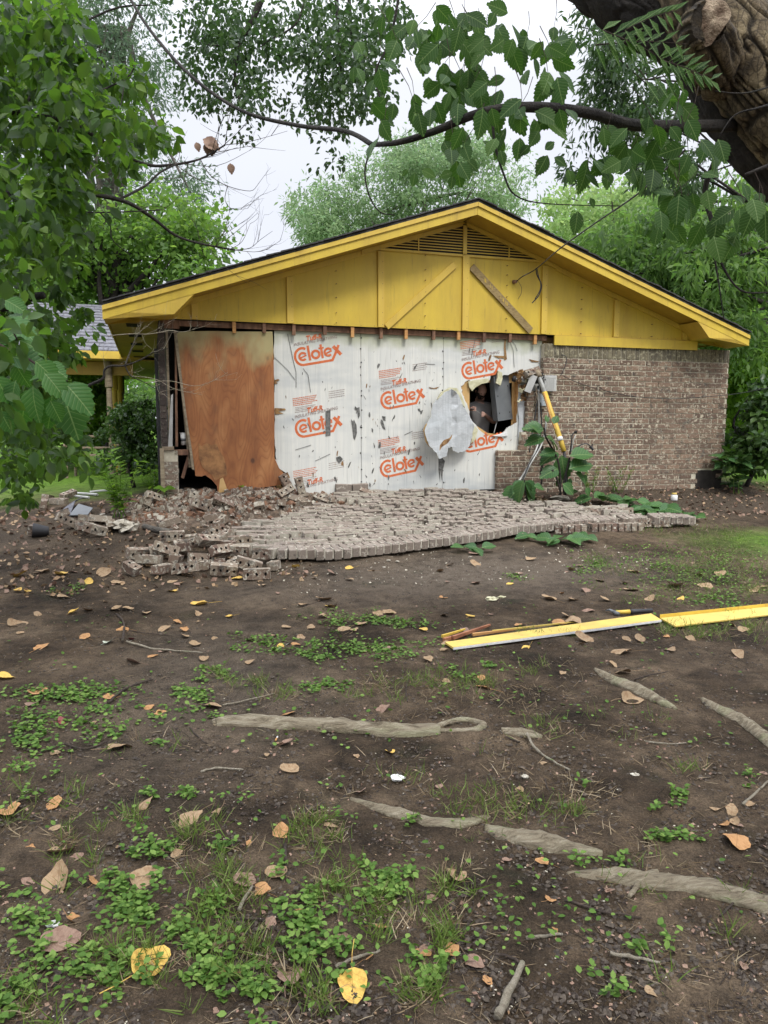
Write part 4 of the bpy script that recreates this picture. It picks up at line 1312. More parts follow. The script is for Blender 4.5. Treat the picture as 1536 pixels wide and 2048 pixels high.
# conduit, meter socket, service pipe
cd = thing('conduit_elbow', WH(1030, 760, .0), 'short metal conduit stub sticking out right of the breaker panel', 'conduit')
MB().tube([WH(1027, 758, -.03), WH(1033, 759, .02), WH(1046, 762, .05), WH(1054, 765, .08)], [.034, .034, .030, .030], 12).obj('pipe', M['galv'], cd, True)
MB().tube([WH(1026, 757, .0), WH(1032, 758.5, .03)], .044, 12).obj('coupling', M['black'], cd, True)
ms = thing('meter_socket', WH(1062, 770, .1), 'beige meter socket torn off the wall and hanging askew by the cables', 'meter box')
c = WH(1061.5, 768, .16)
mx, mn, mz = frame_rot(math.radians(24), math.radians(-25), math.radians(10))
oriented_box(MB(), c, mx, mn, mz, .045, .05, .125).obj('socket_body', M['wood_grey'], ms)
oriented_box(MB(), np.array(c) + mn * .054, mx, mn, mz, .048, .004, .128).obj('socket_cover', M['metal_pale'], ms)
hb = thing('hanging_brick', WH(1062, 745, .12), 'single cored brick caught at the top of the torn meter socket', 'brick')
cored = None
def cored_brick(name, L_, D_, H_, mat, n=3, jit=.002):
    """brick lying flat: L on X, D on Y, H on Z, a row of holes through the top and bottom"""
    vs, fs, fm = [], [], []
    hw = D_ / 2; cell = L_ / n
    for sgn in (1, -1):
        z = H_ if sgn > 0 else 0
        for k in range(n):
            x0 = -L_ / 2 + k * cell; x1 = x0 + cell; cx = (x0 + x1) / 2
            outer = [(x1, 0), (x1, hw), (cx, hw), (x0, hw), (x0, 0), (x0, -hw), (cx, -hw), (x1, -hw)]
            r = min(cell * .24, .013)
            inner = [(cx + r * math.cos(a) , r * math.sin(a) * 1.25) for a in [i * math.pi / 4 for i in range(8)]]
            b = len(vs)
            vs += [(x, y, z) for x, y in outer] + [(x, y, z) for x, y in inner] + [(x, y, z - sgn * H_ * .45) for x, y in inner]
            for i in range(8):
                j = (i + 1) % 8
                q = (b + i, b + j, b + 8 + j, b + 8 + i); fs.append(q if sgn > 0 else q[::-1]); fm.append(0)
                q = (b + 8 + i, b + 8 + j, b + 16 + j, b + 16 + i); fs.append(q if sgn > 0 else q[::-1]); fm.append(1)
            q = tuple(b + 16 + i for i in range(8)); fs.append(q if sgn > 0 else q[::-1]); fm.append(1)
    b = len(vs)
    vs += [(-L_ / 2, -hw, 0), (L_ / 2, -hw, 0), (L_ / 2, hw, 0), (-L_ / 2, hw, 0), (-L_ / 2, -hw, H_), (L_ / 2, -hw, H_), (L_ / 2, hw, H_), (-L_ / 2, hw, H_)]
    fs += [(b, b + 1, b + 5, b + 4), (b + 1, b + 2, b + 6, b + 5), (b + 2, b + 3, b + 7, b + 6), (b + 3, b, b + 4, b + 7)]; fm += [0] * 4
    # knock the corners about a little, alike for coincident vertices
    mv = []
    for (x, y, z) in vs:
        h = lambda s: ((math.sin(round(x, 3) * 911 + round(y, 3) * 577 + round(z, 3) * 383 + s) * 4375.5) % 1 - .5) * 2 * jit
        mv.append((x + h(1), y + h(2), z + h(3)))
    me = bpy.data.meshes.new(name)
    me.from_pydata(mv, [], fs)
    me.materials.append(mat); me.materials.append(M['core'])
    me.polygons.foreach_set('material_index', fm)
    me.update()
    return me
BL, BD, BH = .255, .10, .080
CORED = [cored_brick('cored_brick', BL * k, BD, BH, M['brick_loose'], n, .004) for k, n in ((1, 4), (1, 3), (1.0, 3), (.62, 2), (.5, 1))]
HALF = CORED[3:]
o = placed('brick_body', CORED[1], WH(1062, 748, .13), (math.radians(60), math.radians(-15), math.radians(25)), hb)
db = thing('wall_debris', WH(1045, 752, .06), 'clump of rusty torn scraps wedged between breaker panel and meter socket', 'debris')
mb = MB()
for _ in range(46):
    x, y = RND.uniform(1030, 1062), RND.uniform(742, 800)
    if x < 1040 and y > 768: x += 14
    c = WH(x, y, RND.uniform(.02, .12)); a = RND.uniform(.012, .04)
    oriented_box(mb, c, *frame_rot(RND.uniform(0, 3), RND.uniform(-1, 1), RND.uniform(-1, 1)), a, a * .25, a * RND.uniform(.4, 1))
mb.obj('scrap', M['rust'], db)
mb = MB()
for _ in range(14):
    x, y = RND.uniform(1034, 1062), RND.uniform(744, 812)
    c = WH(x, y, RND.uniform(.06, .12)); a = RND.uniform(.012, .035)
    oriented_box(mb, c, *frame_rot(RND.uniform(0, 3), RND.uniform(-1, 1), RND.uniform(-1, 1)), a, a * .2, a * RND.uniform(.4, 1))
mb.obj('foam_scrap', M['cream_foam'], db)
fb = thing('foil_strip', WH(1045, 830, .02), 'ragged white foil strip standing right of the torn opening', 'foil scrap')
MB().hprism([W(1037, 796, .03), W(1050, 800, .03), W(1052, 812, .03), W(1046, 830, .03), W(1047, 846, .03), W(1044, 878, .03), W(1036, 876, .03), W(1038, 840, .03), W(1036, 820, .03)][::-1], .022, .034).obj('strip', M['foil_back'], fb)
bt = thing('junction_block', WH(1090, 757, .14), 'open black junction block between the beige socket and ribbed box', 'junction box')
MB().hbox(*[W(1082, 0, .12)[0], W(1101, 0, .12)[0]], .12, .17, W(1090, 768, .12)[1], W(1090, 747, .12)[1]).obj('block', M['black'], bt)
for k in range(5):
    MB().tube([WH(1083 + k * 3, 752 + k, .17), WH(1078 + k * 3, 758, .21), WH(1080 + k * 4, 768, .19)], .006, 5).obj('wire', M['galv' if k % 2 else 'black'], bt)
# service pipe: galvanised elbow above a yellow rod
sp = thing('service_pipe', WH(1120, 985, .75), 'yellow pipe with grey elbow leaning from the torn meter onto the leafy plant', 'pipe')
MB().tube(smooth_path([WH(1070, 746, .14), WH(1076, 750, .2), WH(1082, 765, .24), WH(1090, 787, .27)], 4), .034, 12).obj('elbow', M['galv'], sp, True)
MB().tube([WH(1073, 742, .17), WH(1080, 754, .24)], .042, 12).obj('coupling', M['wood_grey'], sp, True)
MB().tube([WH(1089, 784, .27), WH(1104, 830, .38), WH(1121, 880, .50), WH(1128, 903, .56)], [.036, .038, .038, .036], 14).obj('yellow_sleeve', M['yellow_trim'], sp, True)
MB().tube([WH(1087.5, 786, .30), WH(1100, 830, .40), WH(1110, 858, .46)], .012, 8).obj('wood_strip', M['wood_orange'], sp)
MB().tube([WH(1119, 874, .50), WH(1121, 881, .52)], .041, 14).obj('clamp_band', M['white_paper'], sp, True)
MB().tube([WH(1128, 903, .56), WH(1131, 925, .62), WH(1132, 960, .7), WH(1130, 990, .74)], .022, 10).obj('ground_rod', M['black'], sp, True)
wire('service_cable', [WH(1076, 772, .16), WH(1074, 800, .18), WH(1069, 840, .2), WH(1062, 880, .25), WH(1059, 905, .26)], .010, M['black'], 'straight black cable dropping left of the yellow pipe')
wire('service_cable', [WH(1077, 778, .18), WH(1078, 830, .2), WH(1078, 870, .22), WH(1074, 895, .25), WH(1055, 935, .4), WH(1036, 965, .55)], .016, M['galv'], 'grey conduit curving down left into the big leaves')
wire('service_cable', [WH(1081, 800, .16), WH(1083, 850, .24), WH(1077, 895, .27), WH(1060, 925, .4), WH(1045, 962, .55)], .009, M['black'], 'thin black cable running beside the curved grey conduit')
wire('service_cable', [WH(1092, 840, .2), WH(1090, 862, .25), WH(1082, 892, .3), WH(1060, 930, .42), WH(1041, 970, .55)], .013, M['galv'], 'pale cable emerging under the small grey box')
for k, (x, y) in enumerate(((1064, 815), (1098, 822), (1070, 812))):
    wire('copper_strand', [WH(1072, 775 + k * 4, .2), WH((x + 1075) / 2 + 3, 795, .24), WH(x, y, .22)], .003, M['wood_grey'], ('short pale strand left of the cables', 'short pale strand crossing the small grey box', 'middle pale strand below the torn socket')[k], cat='wire')
# boxes on the brick wall
pb = thing('telephone_box', WH(1115, 768, .14), 'pale grey ribbed plastic utility box mounted on the brick wall', 'utility box')
q0, q1 = W(1102, 0, .13)[0], W(1127, 0, .13)[0]; zt, zb_ = W(1115, 752, .13)[1], W(1115, 783, .13)[1]
MB().hbox(q0 - .012, q0 + .14, .12, .15, zb_ - .03, zt + .0).obj('back_plate', M['wood_grey'], pb)
MB().hbox(q0, q1, .151, .205, zb_, zt).obj('box_body', M['metal_pale'], pb)
for k in range(9):
    x = q0 + .022 + k * .0165
    MB().hbox(x, x + .007, .2055, .2105, zb_ + .012, zt - .045).obj('rib', M['metal_pale'], pb)
MB().hbox(q0 + .01, q1 - .01, .2055, .209, zt - .035, zt - .008).obj('lid_lip', M['metal_pale'], pb)
sb = thing('disconnect_box', WH(1102, 800, .14), 'small blue-grey box with a hooked dark mark below the ribbed box', 'utility box')
q0, q1 = W(1095, 0, .13)[0], W(1110, 0, .13)[0]; zt, zb_ = W(1102, 788, .13)[1], W(1102, 812, .13)[1]
MB().hbox(q0, q1, .12, .175, zb_, zt).obj('box_body', M['grey_box'], sb)
MB().hbox(q0 - .05, q1 - .01, .12, .16, zb_ - .045, zb_ - .002).obj('lower_body', M['wood_grey'], sb)
mb = MB()
def f3(p): return ((q0 + q1) / 2 + .008 + p[0], (zt + zb_) / 2 - .01 + p[1])
stroke(mb, [(x, y) for x, y in arc(0, .012, .015, 110, -90, 8)], .004, .1765, f3); stroke(mb, [(0, -.003), (-.012, -.006)], .004, .1765, f3)
mb.obj('seal_mark', M['black'], sb)
wire('box_lead', [WH(1121, 752, .19), WH(1128, 738, .2), WH(1133, 722, .19), WH(1131, 712, .17), WH(1122, 710, .15)], .006, M['black'], 'black lead arching up from the ribbed utility box')
wire('wall_cable', [WH(1125, 751, .17), WH(1150, 763, .14), WH(1188, 776, .135), WH(1196, 772, .14), WH(1204, 778, .14), WH(1218, 784, .135), WH(1260, 792, .14), WH(1300, 796, .15), WH(1360, 797, .16), WH(1430, 792, .2), WH(1470, 788, .3), WH(1536, 776, .6)], .005, M['black'], 'thin black cable sagging across the standing brick wall')
# black upright leads with clamps, above the big plant
pl = thing('ground_clamp_lead', WH(1143, 915, .5), 'black bent lead with a clamp rising above the big leaves', 'cable')
MB().tube(smooth_path([WH(1140, 908, .5), WH(1143, 885, .5), WH(1144, 872, .5), WH(1149, 865, .5), WH(1154, 862, .5)], 4), .010, 8).obj('lead', M['black'], pl, True)
MB().tube(smooth_path([WH(1143, 904, .51), WH(1147, 880, .51), WH(1151, 871, .51)], 4), .008, 8).obj('lead', M['galv'], pl, True)
MB().tube([WH(1149, 864, .5), WH(1154, 864, .52)], [.02, .024], 6).obj('clamp', M['black'], pl)
pl = thing('ground_clamp_lead', WH(1160, 900, .5), 'black lead bowing right to a clamp above the big leaves', 'cable')
MB().tube(smooth_path([WH(1144, 903, .5), WH(1158, 892, .5), WH(1170, 887.5, .5), WH(1178, 890, .5), WH(1182, 896, .5)], 4), .009, 8).obj('lead', M['black'], pl, True)
MB().tube([WH(1180, 893, .49), WH(1187, 900, .52)], [.022, .018], 6).obj('clamp', M['black'], pl)
MB().tube([WH(1185, 888, .5), WH(1183, 896, .5)], .009, 6).obj('clamp_screw', M['black'], pl)
# overhead service drop to the gable
sd = thing('service_drop', WH(1031, 563, .12), 'black overhead service cable ending in loops on the yellow gable', 'cable')
MB().tube(smooth_path([WH(1033, 563, .16), WH(1045, 553, .3), WH(1072, 538, .5), AT(1120, 497, 8.6), AT(1188, 448, 7.6), AT(1270, 392, 6.6), AT(1330, 340, 5.9), AT(1370, 300, 5.4)], 5), .0075, 6).obj('cable', M['black'], sd, True)
MB().tube(smooth_path([WH(1072, 536, .5), WH(1074, 550, .45), WH(1083, 570, .4), WH(1078, 590, .38), WH(1068, 602, .36), WH(1064, 606, .35)], 5), .008, 6).obj('loop', M['black'], sd, True)
MB().tube(smooth_path([WH(1074, 536, .5), WH(1077, 552, .45), WH(1081, 565, .42), WH(1080, 580, .4), WH(1070, 598, .38)], 5), .006, 6).obj('loop', M['black'], sd, True)
MB().tube(smooth_path([WH(1036, 562, .16), WH(1043, 575, .16), WH(1042, 588, .15), WH(1036, 598, .14)], 4), .003, 5).obj('loop', M['black'], sd, True)
MB().tube([WH(1027, 564, .11), WH(1033, 563, .17)], [.03, .022], 8).obj('insulator', M['wood_brown'], sd)

# cup on the sill
cu = WH(368, 888, -.02)
cup = thing('paper_cup', (cu[0], cu[1], W(368, 890, -.02)[1]), 'white paper cup standing on the sill in the dark corner window', 'cup')
zc = W(368, 890, -.02)[1]
MB().tube([(cu[0], cu[1], zc), (cu[0], cu[1], zc + .15)], [.036, .046], 14).obj('cup_body', M['white_paper'], cup, True)
MB().tube([(cu[0], cu[1], zc + .15), (cu[0], cu[1], zc + .158)], .049, 14).obj('rim', M['white_paper'], cup, True)
MB().tube([(cu[0], cu[1], zc + .05), (cu[0], cu[1], zc + .085)], [.0405, .0425], 14).obj('sleeve_print', M['metal_grey'], cup, True)

# plywood sheet
ply = thing('plywood_sheet', WH(470, 985, .1), 'orange weathered plywood sheet with knots leaning in the broken left corner', 'plywood')
def ps(px, py): return .045 + max(0, (py - 660)) / 320 * .10
pp = [(352, 668), (360, 663), (420, 662), (480, 663), (545, 663), (547, 700), (548, 760), (549, 840), (549, 915), (558, 936), (566, 945), (571, 968), (540, 973), (500, 979), (463, 985), (436, 987), (434, 972), (424, 960), (410, 950), (404, 953), (391, 952), (389, 935), (384, 900), (376, 850), (368, 790), (361, 730)]
def poly_sheet(name, pts, sfun, thick, mat, parent):
    n = len(pts)
    fr = [WH(x, y, sfun(x, y)) for x, y in pts]
    bk = [tuple(np.array(p) - NX3 * thick) for p in fr]
    tr = tessellate_polygon([[Vector((x, -y, 0)) for x, y in pts]])
    return mesh_object(name, fr + bk, [tuple(t) for t in tr] + [tuple(i + n for i in t) for t in tr] + [(i, (i + 1) % n, (i + 1) % n + n, i + n) for i in range(n)], mat, parent)
poly_sheet('veneer_face', pp, ps, .013, M['plywood'], ply)
poly_sheet('peeled_ply', [(397, 886), (404, 893), (413, 886), (423, 890), (434, 888), (438, 900), (448, 915), (452, 930), (455, 950), (438, 957), (430, 962), (424, 950), (405, 935), (398, 915)], lambda x, y: ps(x, y) + .006, .005, simple('damp_plywood_core', (.15, .07, .03), (.36, .18, .07), 9, .9, .4), ply)
poly_sheet('peeled_ply', [(440, 958), (446, 955), (452, 972), (456, 982), (437, 986)], lambda x, y: ps(x, y) + .008, .006, M['tan'], ply)
poly_sheet('edge_strip', [(347, 660), (352, 662), (361, 730), (368, 790), (376, 850), (384, 900), (389, 940), (384, 938), (376, 880), (366, 810), (356, 735)], lambda x, y: ps(x, y) + .02, .02, M['wood_grey'], ply)

# ================================================================== THE MAN
mt, mz_ = W(960, 785, -.45)
mc = H(mt, -.45, 0)
man = thing('person', (mc[0], mc[1], .715), 'bearded balding man in grey shirt looking down inside the wall opening', 'person')
def skin_body(name, joints, edges, mat, parent, sub=2, root=0, pre=None):
    org = ORIGIN[parent]
    me = bpy.data.meshes.new(name)
    vs = [Vector(j[0]) - org for j in joints]
    me.from_pydata(vs, edges, [])
    me.materials.append(mat)
    o = link(name, me, parent)
    ORIGIN[o] = org
    md = o.modifiers.new('skin', 'SKIN'); md.use_smooth_shade = True
    md.branch_smoothing = .3
    sv = me.skin_vertices[0].data if me.skin_vertices else None
    if sv is None:
        import bmesh
        bm = bmesh.new(); bm.from_mesh(me); bm.verts.layers.skin.verify(); bm.to_mesh(me); bm.free()
        sv = me.skin_vertices[0].data
    for i, j in enumerate(joints):
        r = j[1] if isinstance(j[1], tuple) else (j[1], j[1])
        sv[i].radius = r; sv[i].use_root = (i == root)
    s2 = o.modifiers.new('sub', 'SUBSURF'); s2.levels = sub; s2.render_levels = sub
    return o
hz_ = W(960, 782, -.45)[1]
def MP(dx, ds, dz): return H(mt + dx, -.45 + ds, hz_ + dz)
# hands: left of picture near (944,817), right near (968,829)
lh = WH(944, 818, -.22); rh = WH(968, 829, -.20)
J = [(MP(.03, -.12, -.90), (.15, .11)), (MP(.03, -.09, -.68), (.14, .10)), (MP(.02, -.04, -.45), (.16, .11)), (MP(.01, -.03, -.24), (.15, .09)), (MP(.0, -.02, -.14), .06), (MP(0, .02, -.03), .055),
     # arm at the left of the picture
     (MP(-.18, -.04, -.22), .062), (MP(-.25, .02, -.46), .046), (tuple(np.array(lh) - NX3 * .06 - AX3 * .03), .028), (lh, (.030, .022)),
     (MP(.20, -.04, -.22), .062), (MP(.25, .0, -.48), .046), (tuple(np.array(rh) - NX3 * .06 + AX3 * .04), .028), (rh, (.030, .022)),
     (MP(-.07, -.14, -1.0), .085), (MP(-.09, -.10, -1.2), .06), (MP(.13, -.14, -1.0), .085), (MP(.14, -.10, -1.2), .06), (MP(-.10, -.16, -1.36), .04), (MP(.15, -.16, -1.36), .04)]
E_ = [(0, 1), (1, 2), (2, 3), (3, 4), (4, 5), (3, 6), (6, 7), (7, 8), (8, 9), (3, 10), (10, 11), (11, 12), (12, 13), (0, 14), (14, 15), (0, 16), (16, 17), (15, 18), (17, 19)]
# fingers, curled towards the tool held between the hands
for hi, (hc, side) in ((9, (lh, 1)), (13, (rh, -1))):
    for k in range(4):
        b0 = np.array(hc) + AX3 * side * .012 + ZX3 * (.026 - .017 * k) + NX3 * .012
        b1 = b0 + AX3 * side * .026 + NX3 * .022
        b2 = b1 + AX3 * side * (.018) - NX3 * .012 - ZX3 * .004
        i0 = len(J)
        J += [(tuple(b0), .0088), (tuple(b1), .0082), (tuple(b2), .0072)]
        E_ += [(hi, i0), (i0, i0 + 1), (i0 + 1, i0 + 2)]
    b0 = np.array(hc) + ZX3 * .03 - NX3 * .01 + AX3 * side * .005
    b1 = b0 + AX3 * side * .03 + ZX3 * .008; i0 = len(J)
    J += [(tuple(b0), .0105), (tuple(b1), .009)]; E_ += [(hi, i0), (i0, i0 + 1)]
skin_body('body', J, E_, M['skin'], man, 1)
SJ = [(MP(.03, -.12, -.94), (.175, .125)), (MP(.03, -.09, -.68), (.165, .12)), (MP(.02, -.04, -.45), (.185, .13)), (MP(.01, -.03, -.24), (.165, .11)), (MP(0, -.02, -.155), .075),
      (MP(-.19, -.04, -.23), .085), (MP(-.25, .01, -.42), .068), (MP(.21, -.04, -.23), .085), (MP(.25, -.0, -.43), .068)]
skin_body('shirt', SJ, [(0, 1), (1, 2), (2, 3), (3, 4), (3, 5), (5, 6), (3, 7), (7, 8)], M['shirt'], man, 2)
skin_body('trousers', [(MP(.03, -.13, -.95), (.17, .13)), (MP(-.07, -.14, -1.05), .10), (MP(-.09, -.10, -1.22), .075), (MP(-.10, -.16, -1.37), .07), (MP(.13, -.14, -1.05), .10), (MP(.14, -.10, -1.22), .075), (MP(.15, -.16, -1.37), .07)],
          [(0, 1), (1, 2), (2, 3), (0, 4), (4, 5), (5, 6)], M['jeans'], man, 1)
# head: shaped ellipsoid, tilted down, with brow, nose, ears
hc = Vector(MP(0, .04, 0))
Rh = Matrix(((AX3[0], NX3[0], 0), (AX3[1], NX3[1], 0), (0, 0, 1))) @ Matrix.Rotation(math.radians(-32), 3, 'X')
vs, fs = [], []
nu, nv = 28, 20
for j in range(nv + 1):
    ph = math.pi * j / nv
    for i in range(nu):
        th = 2 * math.pi * i / nu
        x, y, z = math.sin(ph) * math.cos(th), math.sin(ph) * math.sin(th), math.cos(ph)
        fx_ = max(0, y)
        r = 1.0
        wx = .078 * (1 - .22 * max(0, -z)); dy = .098; hz2 = .122
        p = Vector((x * wx, y * dy, z * hz2))
        if y > 0:
            p.y += .016 * math.exp(-((x / .22) ** 2 + ((z + .12) / .16) ** 2)) + .010 * math.exp(-((x / .13) ** 2 + ((z + .20) / .09) ** 2))     # nose
            p.y += .006 * math.exp(-(((z - .13) / .07) ** 2)) * fx_                                                                             # brow
            for sx in (-.36, .36): p.y -= .013 * math.exp(-(((x - sx) / .17) ** 2 + ((z + .02) / .10) ** 2))                                    # sockets
            p.y -= .005 * math.exp(-((x / .3) ** 2 + ((z + .50) / .05) ** 2))                                                                   # mouth
            p.y += .010 * math.exp(-((x / .3) ** 2 + ((z + .78) / .16) ** 2))                                                                   # chin
        vs.append(hc + Rh @ p)
for j in range(nv):
    for i in range(nu):
        a, b_ = j * nu + i, j * nu + (i + 1) % nu
        fs.append((a, b_, b_ + nu, a + nu))
mesh_object('head', vs, fs, M['skin'], man, True)
# beard and side hair: shell a little proud of the skull
def shell(name, keep, off, mat):
    v2 = [hc + (Vector(v) - hc) * off for v in vs]
    f2 = []
    for f in fs:
        c = sum((Rh.transposed() @ (Vector(vs[i]) - hc) for i in f), Vector()) / 4
        if keep(c): f2.append(f)
    mesh_object(name, v2, f2, mat, man, True)
shell('beard', lambda c: c.z < -.030 + .45 * abs(c.x) and c.y > -.03 and not (abs(c.x) < .018 and -.066 < c.z < -.056), 1.10, M['beard'])
shell('hair', lambda c: abs(c.x) > .05 and -.05 < c.z < .05 and c.y < .04 or (c.y < -.04 and c.z < .05 and c.z > -.08), 1.05, M['beard'])
for sx in (-1, 1):
    e = hc + Rh @ Vector((sx * .077, 0, -.01))
    MB().tube([e + Rh @ Vector((sx * -.004, 0, -.02)), e + Rh @ Vector((sx * .008, -.004, 0)), e + Rh @ Vector((sx * .006, -.004, .022))], [.008, .011, .009], 8).obj('ear', M['skin'], man, True)
    ey = hc + Rh @ Vector((sx * .028, .082, .0))
    MB().tube([ey + Rh @ Vector((-.010, 0, 0)), ey + Rh @ Vector((0, .003, -.003)), ey + Rh @ Vector((.010, 0, 0))], [.003, .006, .003], 8).obj('eye', M['core'], man, True)
# tool
tl_ = thing('screwdriver', tuple((np.array(lh) + np.array(rh)) / 2), 'small thin screwdriver held between the hands of the man', 'tool')
MB().tube([tuple(np.array(lh) + NX3 * .02 + AX3 * .03), tuple(np.array(rh) + NX3 * .02 - AX3 * .06)], .0035, 6).obj('shank', M['galv'], tl_)
MB().tube([tuple(np.array(lh) + NX3 * .02 - AX3 * .03), tuple(np.array(lh) + NX3 * .02 + AX3 * .035)], .011, 8).obj('handle', M['black'], tl_)

# ================================================================== FAR PORCH (wing of the house seen past the left corner)
porch = thing('porch_wing', H(-5, -6, .7), 'far porch with grey shingle roof and yellow posts behind the left eave', 'porch')
# roof slope faces the yard
rz0, rz1, sA, sB, tA, tB = 3.0, 4.45, -5.2, -9.2, -6.05, -3.2
nrow = 15
me_sh = []
MB().add([H(tA, sA, rz0 - .02), H(tB, sA, rz0 - .02), H(tB, sB, rz1 - .02), H(tA, sB, rz1 - .02), H(tA, sA, rz0 - .1), H(tB, sA, rz0 - .1), H(tB, sB, rz1 - .1), H(tA, sB, rz1 - .1)],
         [(0, 1, 2, 3), (4, 7, 6, 5), (0, 4, 5, 1), (1, 5, 6, 2), (2, 6, 7, 3), (3, 7, 4, 0)]).obj('roof_deck', M['shingle_grey'], porch)
MB().add([H(tA, sB, rz1 - .02), H(tB, sB, rz1 - .02), H(tB, sB - 4, rz0 - .02), H(tA, sB - 4, rz0 - .02)], [(0, 1, 2, 3)]).obj('roof_back', M['shingle_grey'], porch)
for r in range(nrow):
    a, b_ = r / nrow, (r + 1.05) / nrow
    mb = MB(); t = tA - RND.uniform(0, .25)
    while t < tB:
        e = min(t + RND.uniform(.26, .34), tB)
        t0_ = max(t, tA)
        if e - t0_ > .03:
            s0_, s1_ = sA + (sB - sA) * a, sA + (sB - sA) * min(b_, 1)
            z0_, z1_ = rz0 + (rz1 - rz0) * a, rz0 + (rz1 - rz0) * min(b_, 1)
            lift = RND.uniform(.018, .03)
            mb.add([H(t0_, s0_, z0_ + lift), H(e - .008, s0_, z0_ + lift), H(e - .008, s1_, z1_ + .002), H(t0_, s1_, z1_ + .002), H(t0_, s0_, z0_ - .012), H(e - .008, s0_, z0_ - .012)], [(0, 1, 2, 3), (0, 4, 5, 1)])
        t = e
    mb.obj('shingle_row', M['shingle_grey'], porch)
MB().hbox(tA - .05, tB, sA - .02, sA + .02, rz0 - .14, rz0 + .0).obj('fascia', M['yellow_trim'], porch)
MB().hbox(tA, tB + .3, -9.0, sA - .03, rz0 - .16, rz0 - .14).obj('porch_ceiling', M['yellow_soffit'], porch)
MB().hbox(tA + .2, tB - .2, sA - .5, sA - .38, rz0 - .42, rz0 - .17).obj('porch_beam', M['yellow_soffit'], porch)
for px, dd, mat, r in ((219, -5.5, 'wood_grey', .06), (229, -6.4, 'yellow_trim', .065), (239.5, -7.4, 'yellow_trim', .065), (244, -8.3, 'wood_grey', .055)):
    t, _ = W(px, 800, dd)
    b0 = H(t, dd, gz(*H(t, dd, 0)[:2]))
    zt_ = rz0 - .17
    MB().tube([b0, (b0[0], b0[1], b0[2] + .5), (b0[0], b0[1], b0[2] + .52), (b0[0], b0[1], b0[2] + .9), (b0[0], b0[1], b0[2] + .93), (b0[0], b0[1], zt_ - .5), (b0[0], b0[1], zt_ - .48), (b0[0], b0[1], zt_)],
              [r * 1.15, r * 1.15, r * .8, r * .8, r, r * .85, r * 1.2, r * 1.2], 12).obj('post', M[mat], porch)

# ================================================================== FALLEN BRICK WALL
FE = [(-2.05, 2.30), (-1.95, 2.46), (-1.3, 2.50), (-.3, 2.32), (.3, 2.14), (.85, 1.97), (1.3, 1.86), (1.66, 1.78), (2.2, 1.68), (2.8, 1.74), (3.3, 1.82), (3.85, 1.92), (4.4, 1.9)]
def front(t): return float(np.interp(t, [p[0] for p in FE], [p[1] for p in FE]))
Lpoly = [W(470, 1062, 0), ]
# outline of the heap of courses in wall coordinates (t, s)
def ts_of(px, py, up=.07):
    r = ray(px, py); z = .3
    for _ in range(30):
        k = (z - CZ) / r[2]; zn = gz(r[0] * k, r[1] * k) + up; z = .5 * z + .5 * zn
    p = r[:2] * ((z - CZ) / r[2])
    return float((p - P0) @ AX), float((p - P0) @ NX)
slab_out = [ts_of(x, y) for x, y in ((470, 1062), (505, 1047), (560, 1040), (600, 1028), (630, 1010), (690, 990), (700, 982), (770, 977), (860, 976), (900, 974), (1000, 985), (1020, 1000), (1100, 1008), (1150, 1010), (1185, 1016), (1240, 1026), (1290, 1034), (1340, 1036), (1384, 1044))]
slab_out += [(4.6, 2.2), (4.0, 2.6), (0, 3.2), (-1.8, 3.0), (-2.1, 2.6)]
org_s = H(.5, 1.4, .3)
slab = thing('fallen_brick_wall', org_s, 'fallen brick wall lying face down in cracked courses before the house', 'brick wall')
FB = [brick_mesh('brick', BU - .014, .062, .086, M['brick_fallen'], .004, .003) for _ in range(5)]
RB = [brick_mesh('brick', .079, .20, .100, M['brick_fallen'], .004, .003) for _ in range(3)]
def slab_z(t, s):
    return gz(*H(t, s, 0)[:2]) + .012 + .032 * float(fbm(t * 1.5, s * 2.0, 2, 41)) + .02
cracks = [[(.1, 2.3), (.35, 1.8), (.9, 1.5), (1.15, 1.0), (1.0, .3)], [(-.2, 2.5), (-.5, 1.7), (-.1, 1.3), (.35, 1.2)], [(1.9, 1.9), (1.8, 1.3), (2.1, .9)], [(2.75, 2), (2.65, 1.1)]]
def crack_d(t, s):
    d = 9
    for c in cracks:
        for (a0, a1), (b0, b1) in zip(c, c[1:]):
            ab = Vector((b0 - a0, b1 - a1)); ap = Vector((t - a0, s - a1))
            f = max(0, min(1, ap.dot(ab) / ab.length_squared)); d = min(d, (ap - ab * f).length)
    return d
fallen = []
CH = [(-1.7, 2.1), (-1.2, 1.7), (-.9, 2.3), (-.4, 1.5), (-.2, 2.2), (.2, 1.1), (.35, 1.9), (.8, .6), (.9, 1.5), (1.3, 1.1), (1.6, 1.6), (1.7, .6), (2.1, 1.2), (2.5, 1.6), (2.7, 1.0), (3.0, 1.5), (3.4, 1.3), (3.6, 1.8), (-.8, 1.1), (0, .5), (-1.5, 1.2), (-1.95, 1.6)]
CO_ = [(RND.uniform(-.016, .016), RND.gauss(0, .045), RND.uniform(-.03, .03), RND.gauss(0, .015)) for _ in CH]
def chunk(t, s):
    t2, s2 = t + .09 * float(vnoise(t * 5, s * 5, 61)), s + .07 * float(vnoise(t * 5, s * 5, 62))
    d = sorted((math.hypot((t2 - a), (s2 - b_) * 1.3), i) for i, (a, b_) in enumerate(CH))
    return d[0][1], d[1][0] - d[0][0]
gaps = ((3.02, 3.13), (2.58, 2.66))
t = -1.98
while t < 3.7:                                               # front row of bricks on edge
    w = .0925 if t < 1.7 else .084
    if not any(a < t < b_ for a, b_ in gaps):
        fallen.append((t + w / 2, front(t) - .10 + RND.uniform(-.005, .005), 'r', math.atan((front(t + .1) - front(t - .1)) / .2)))
    t += w
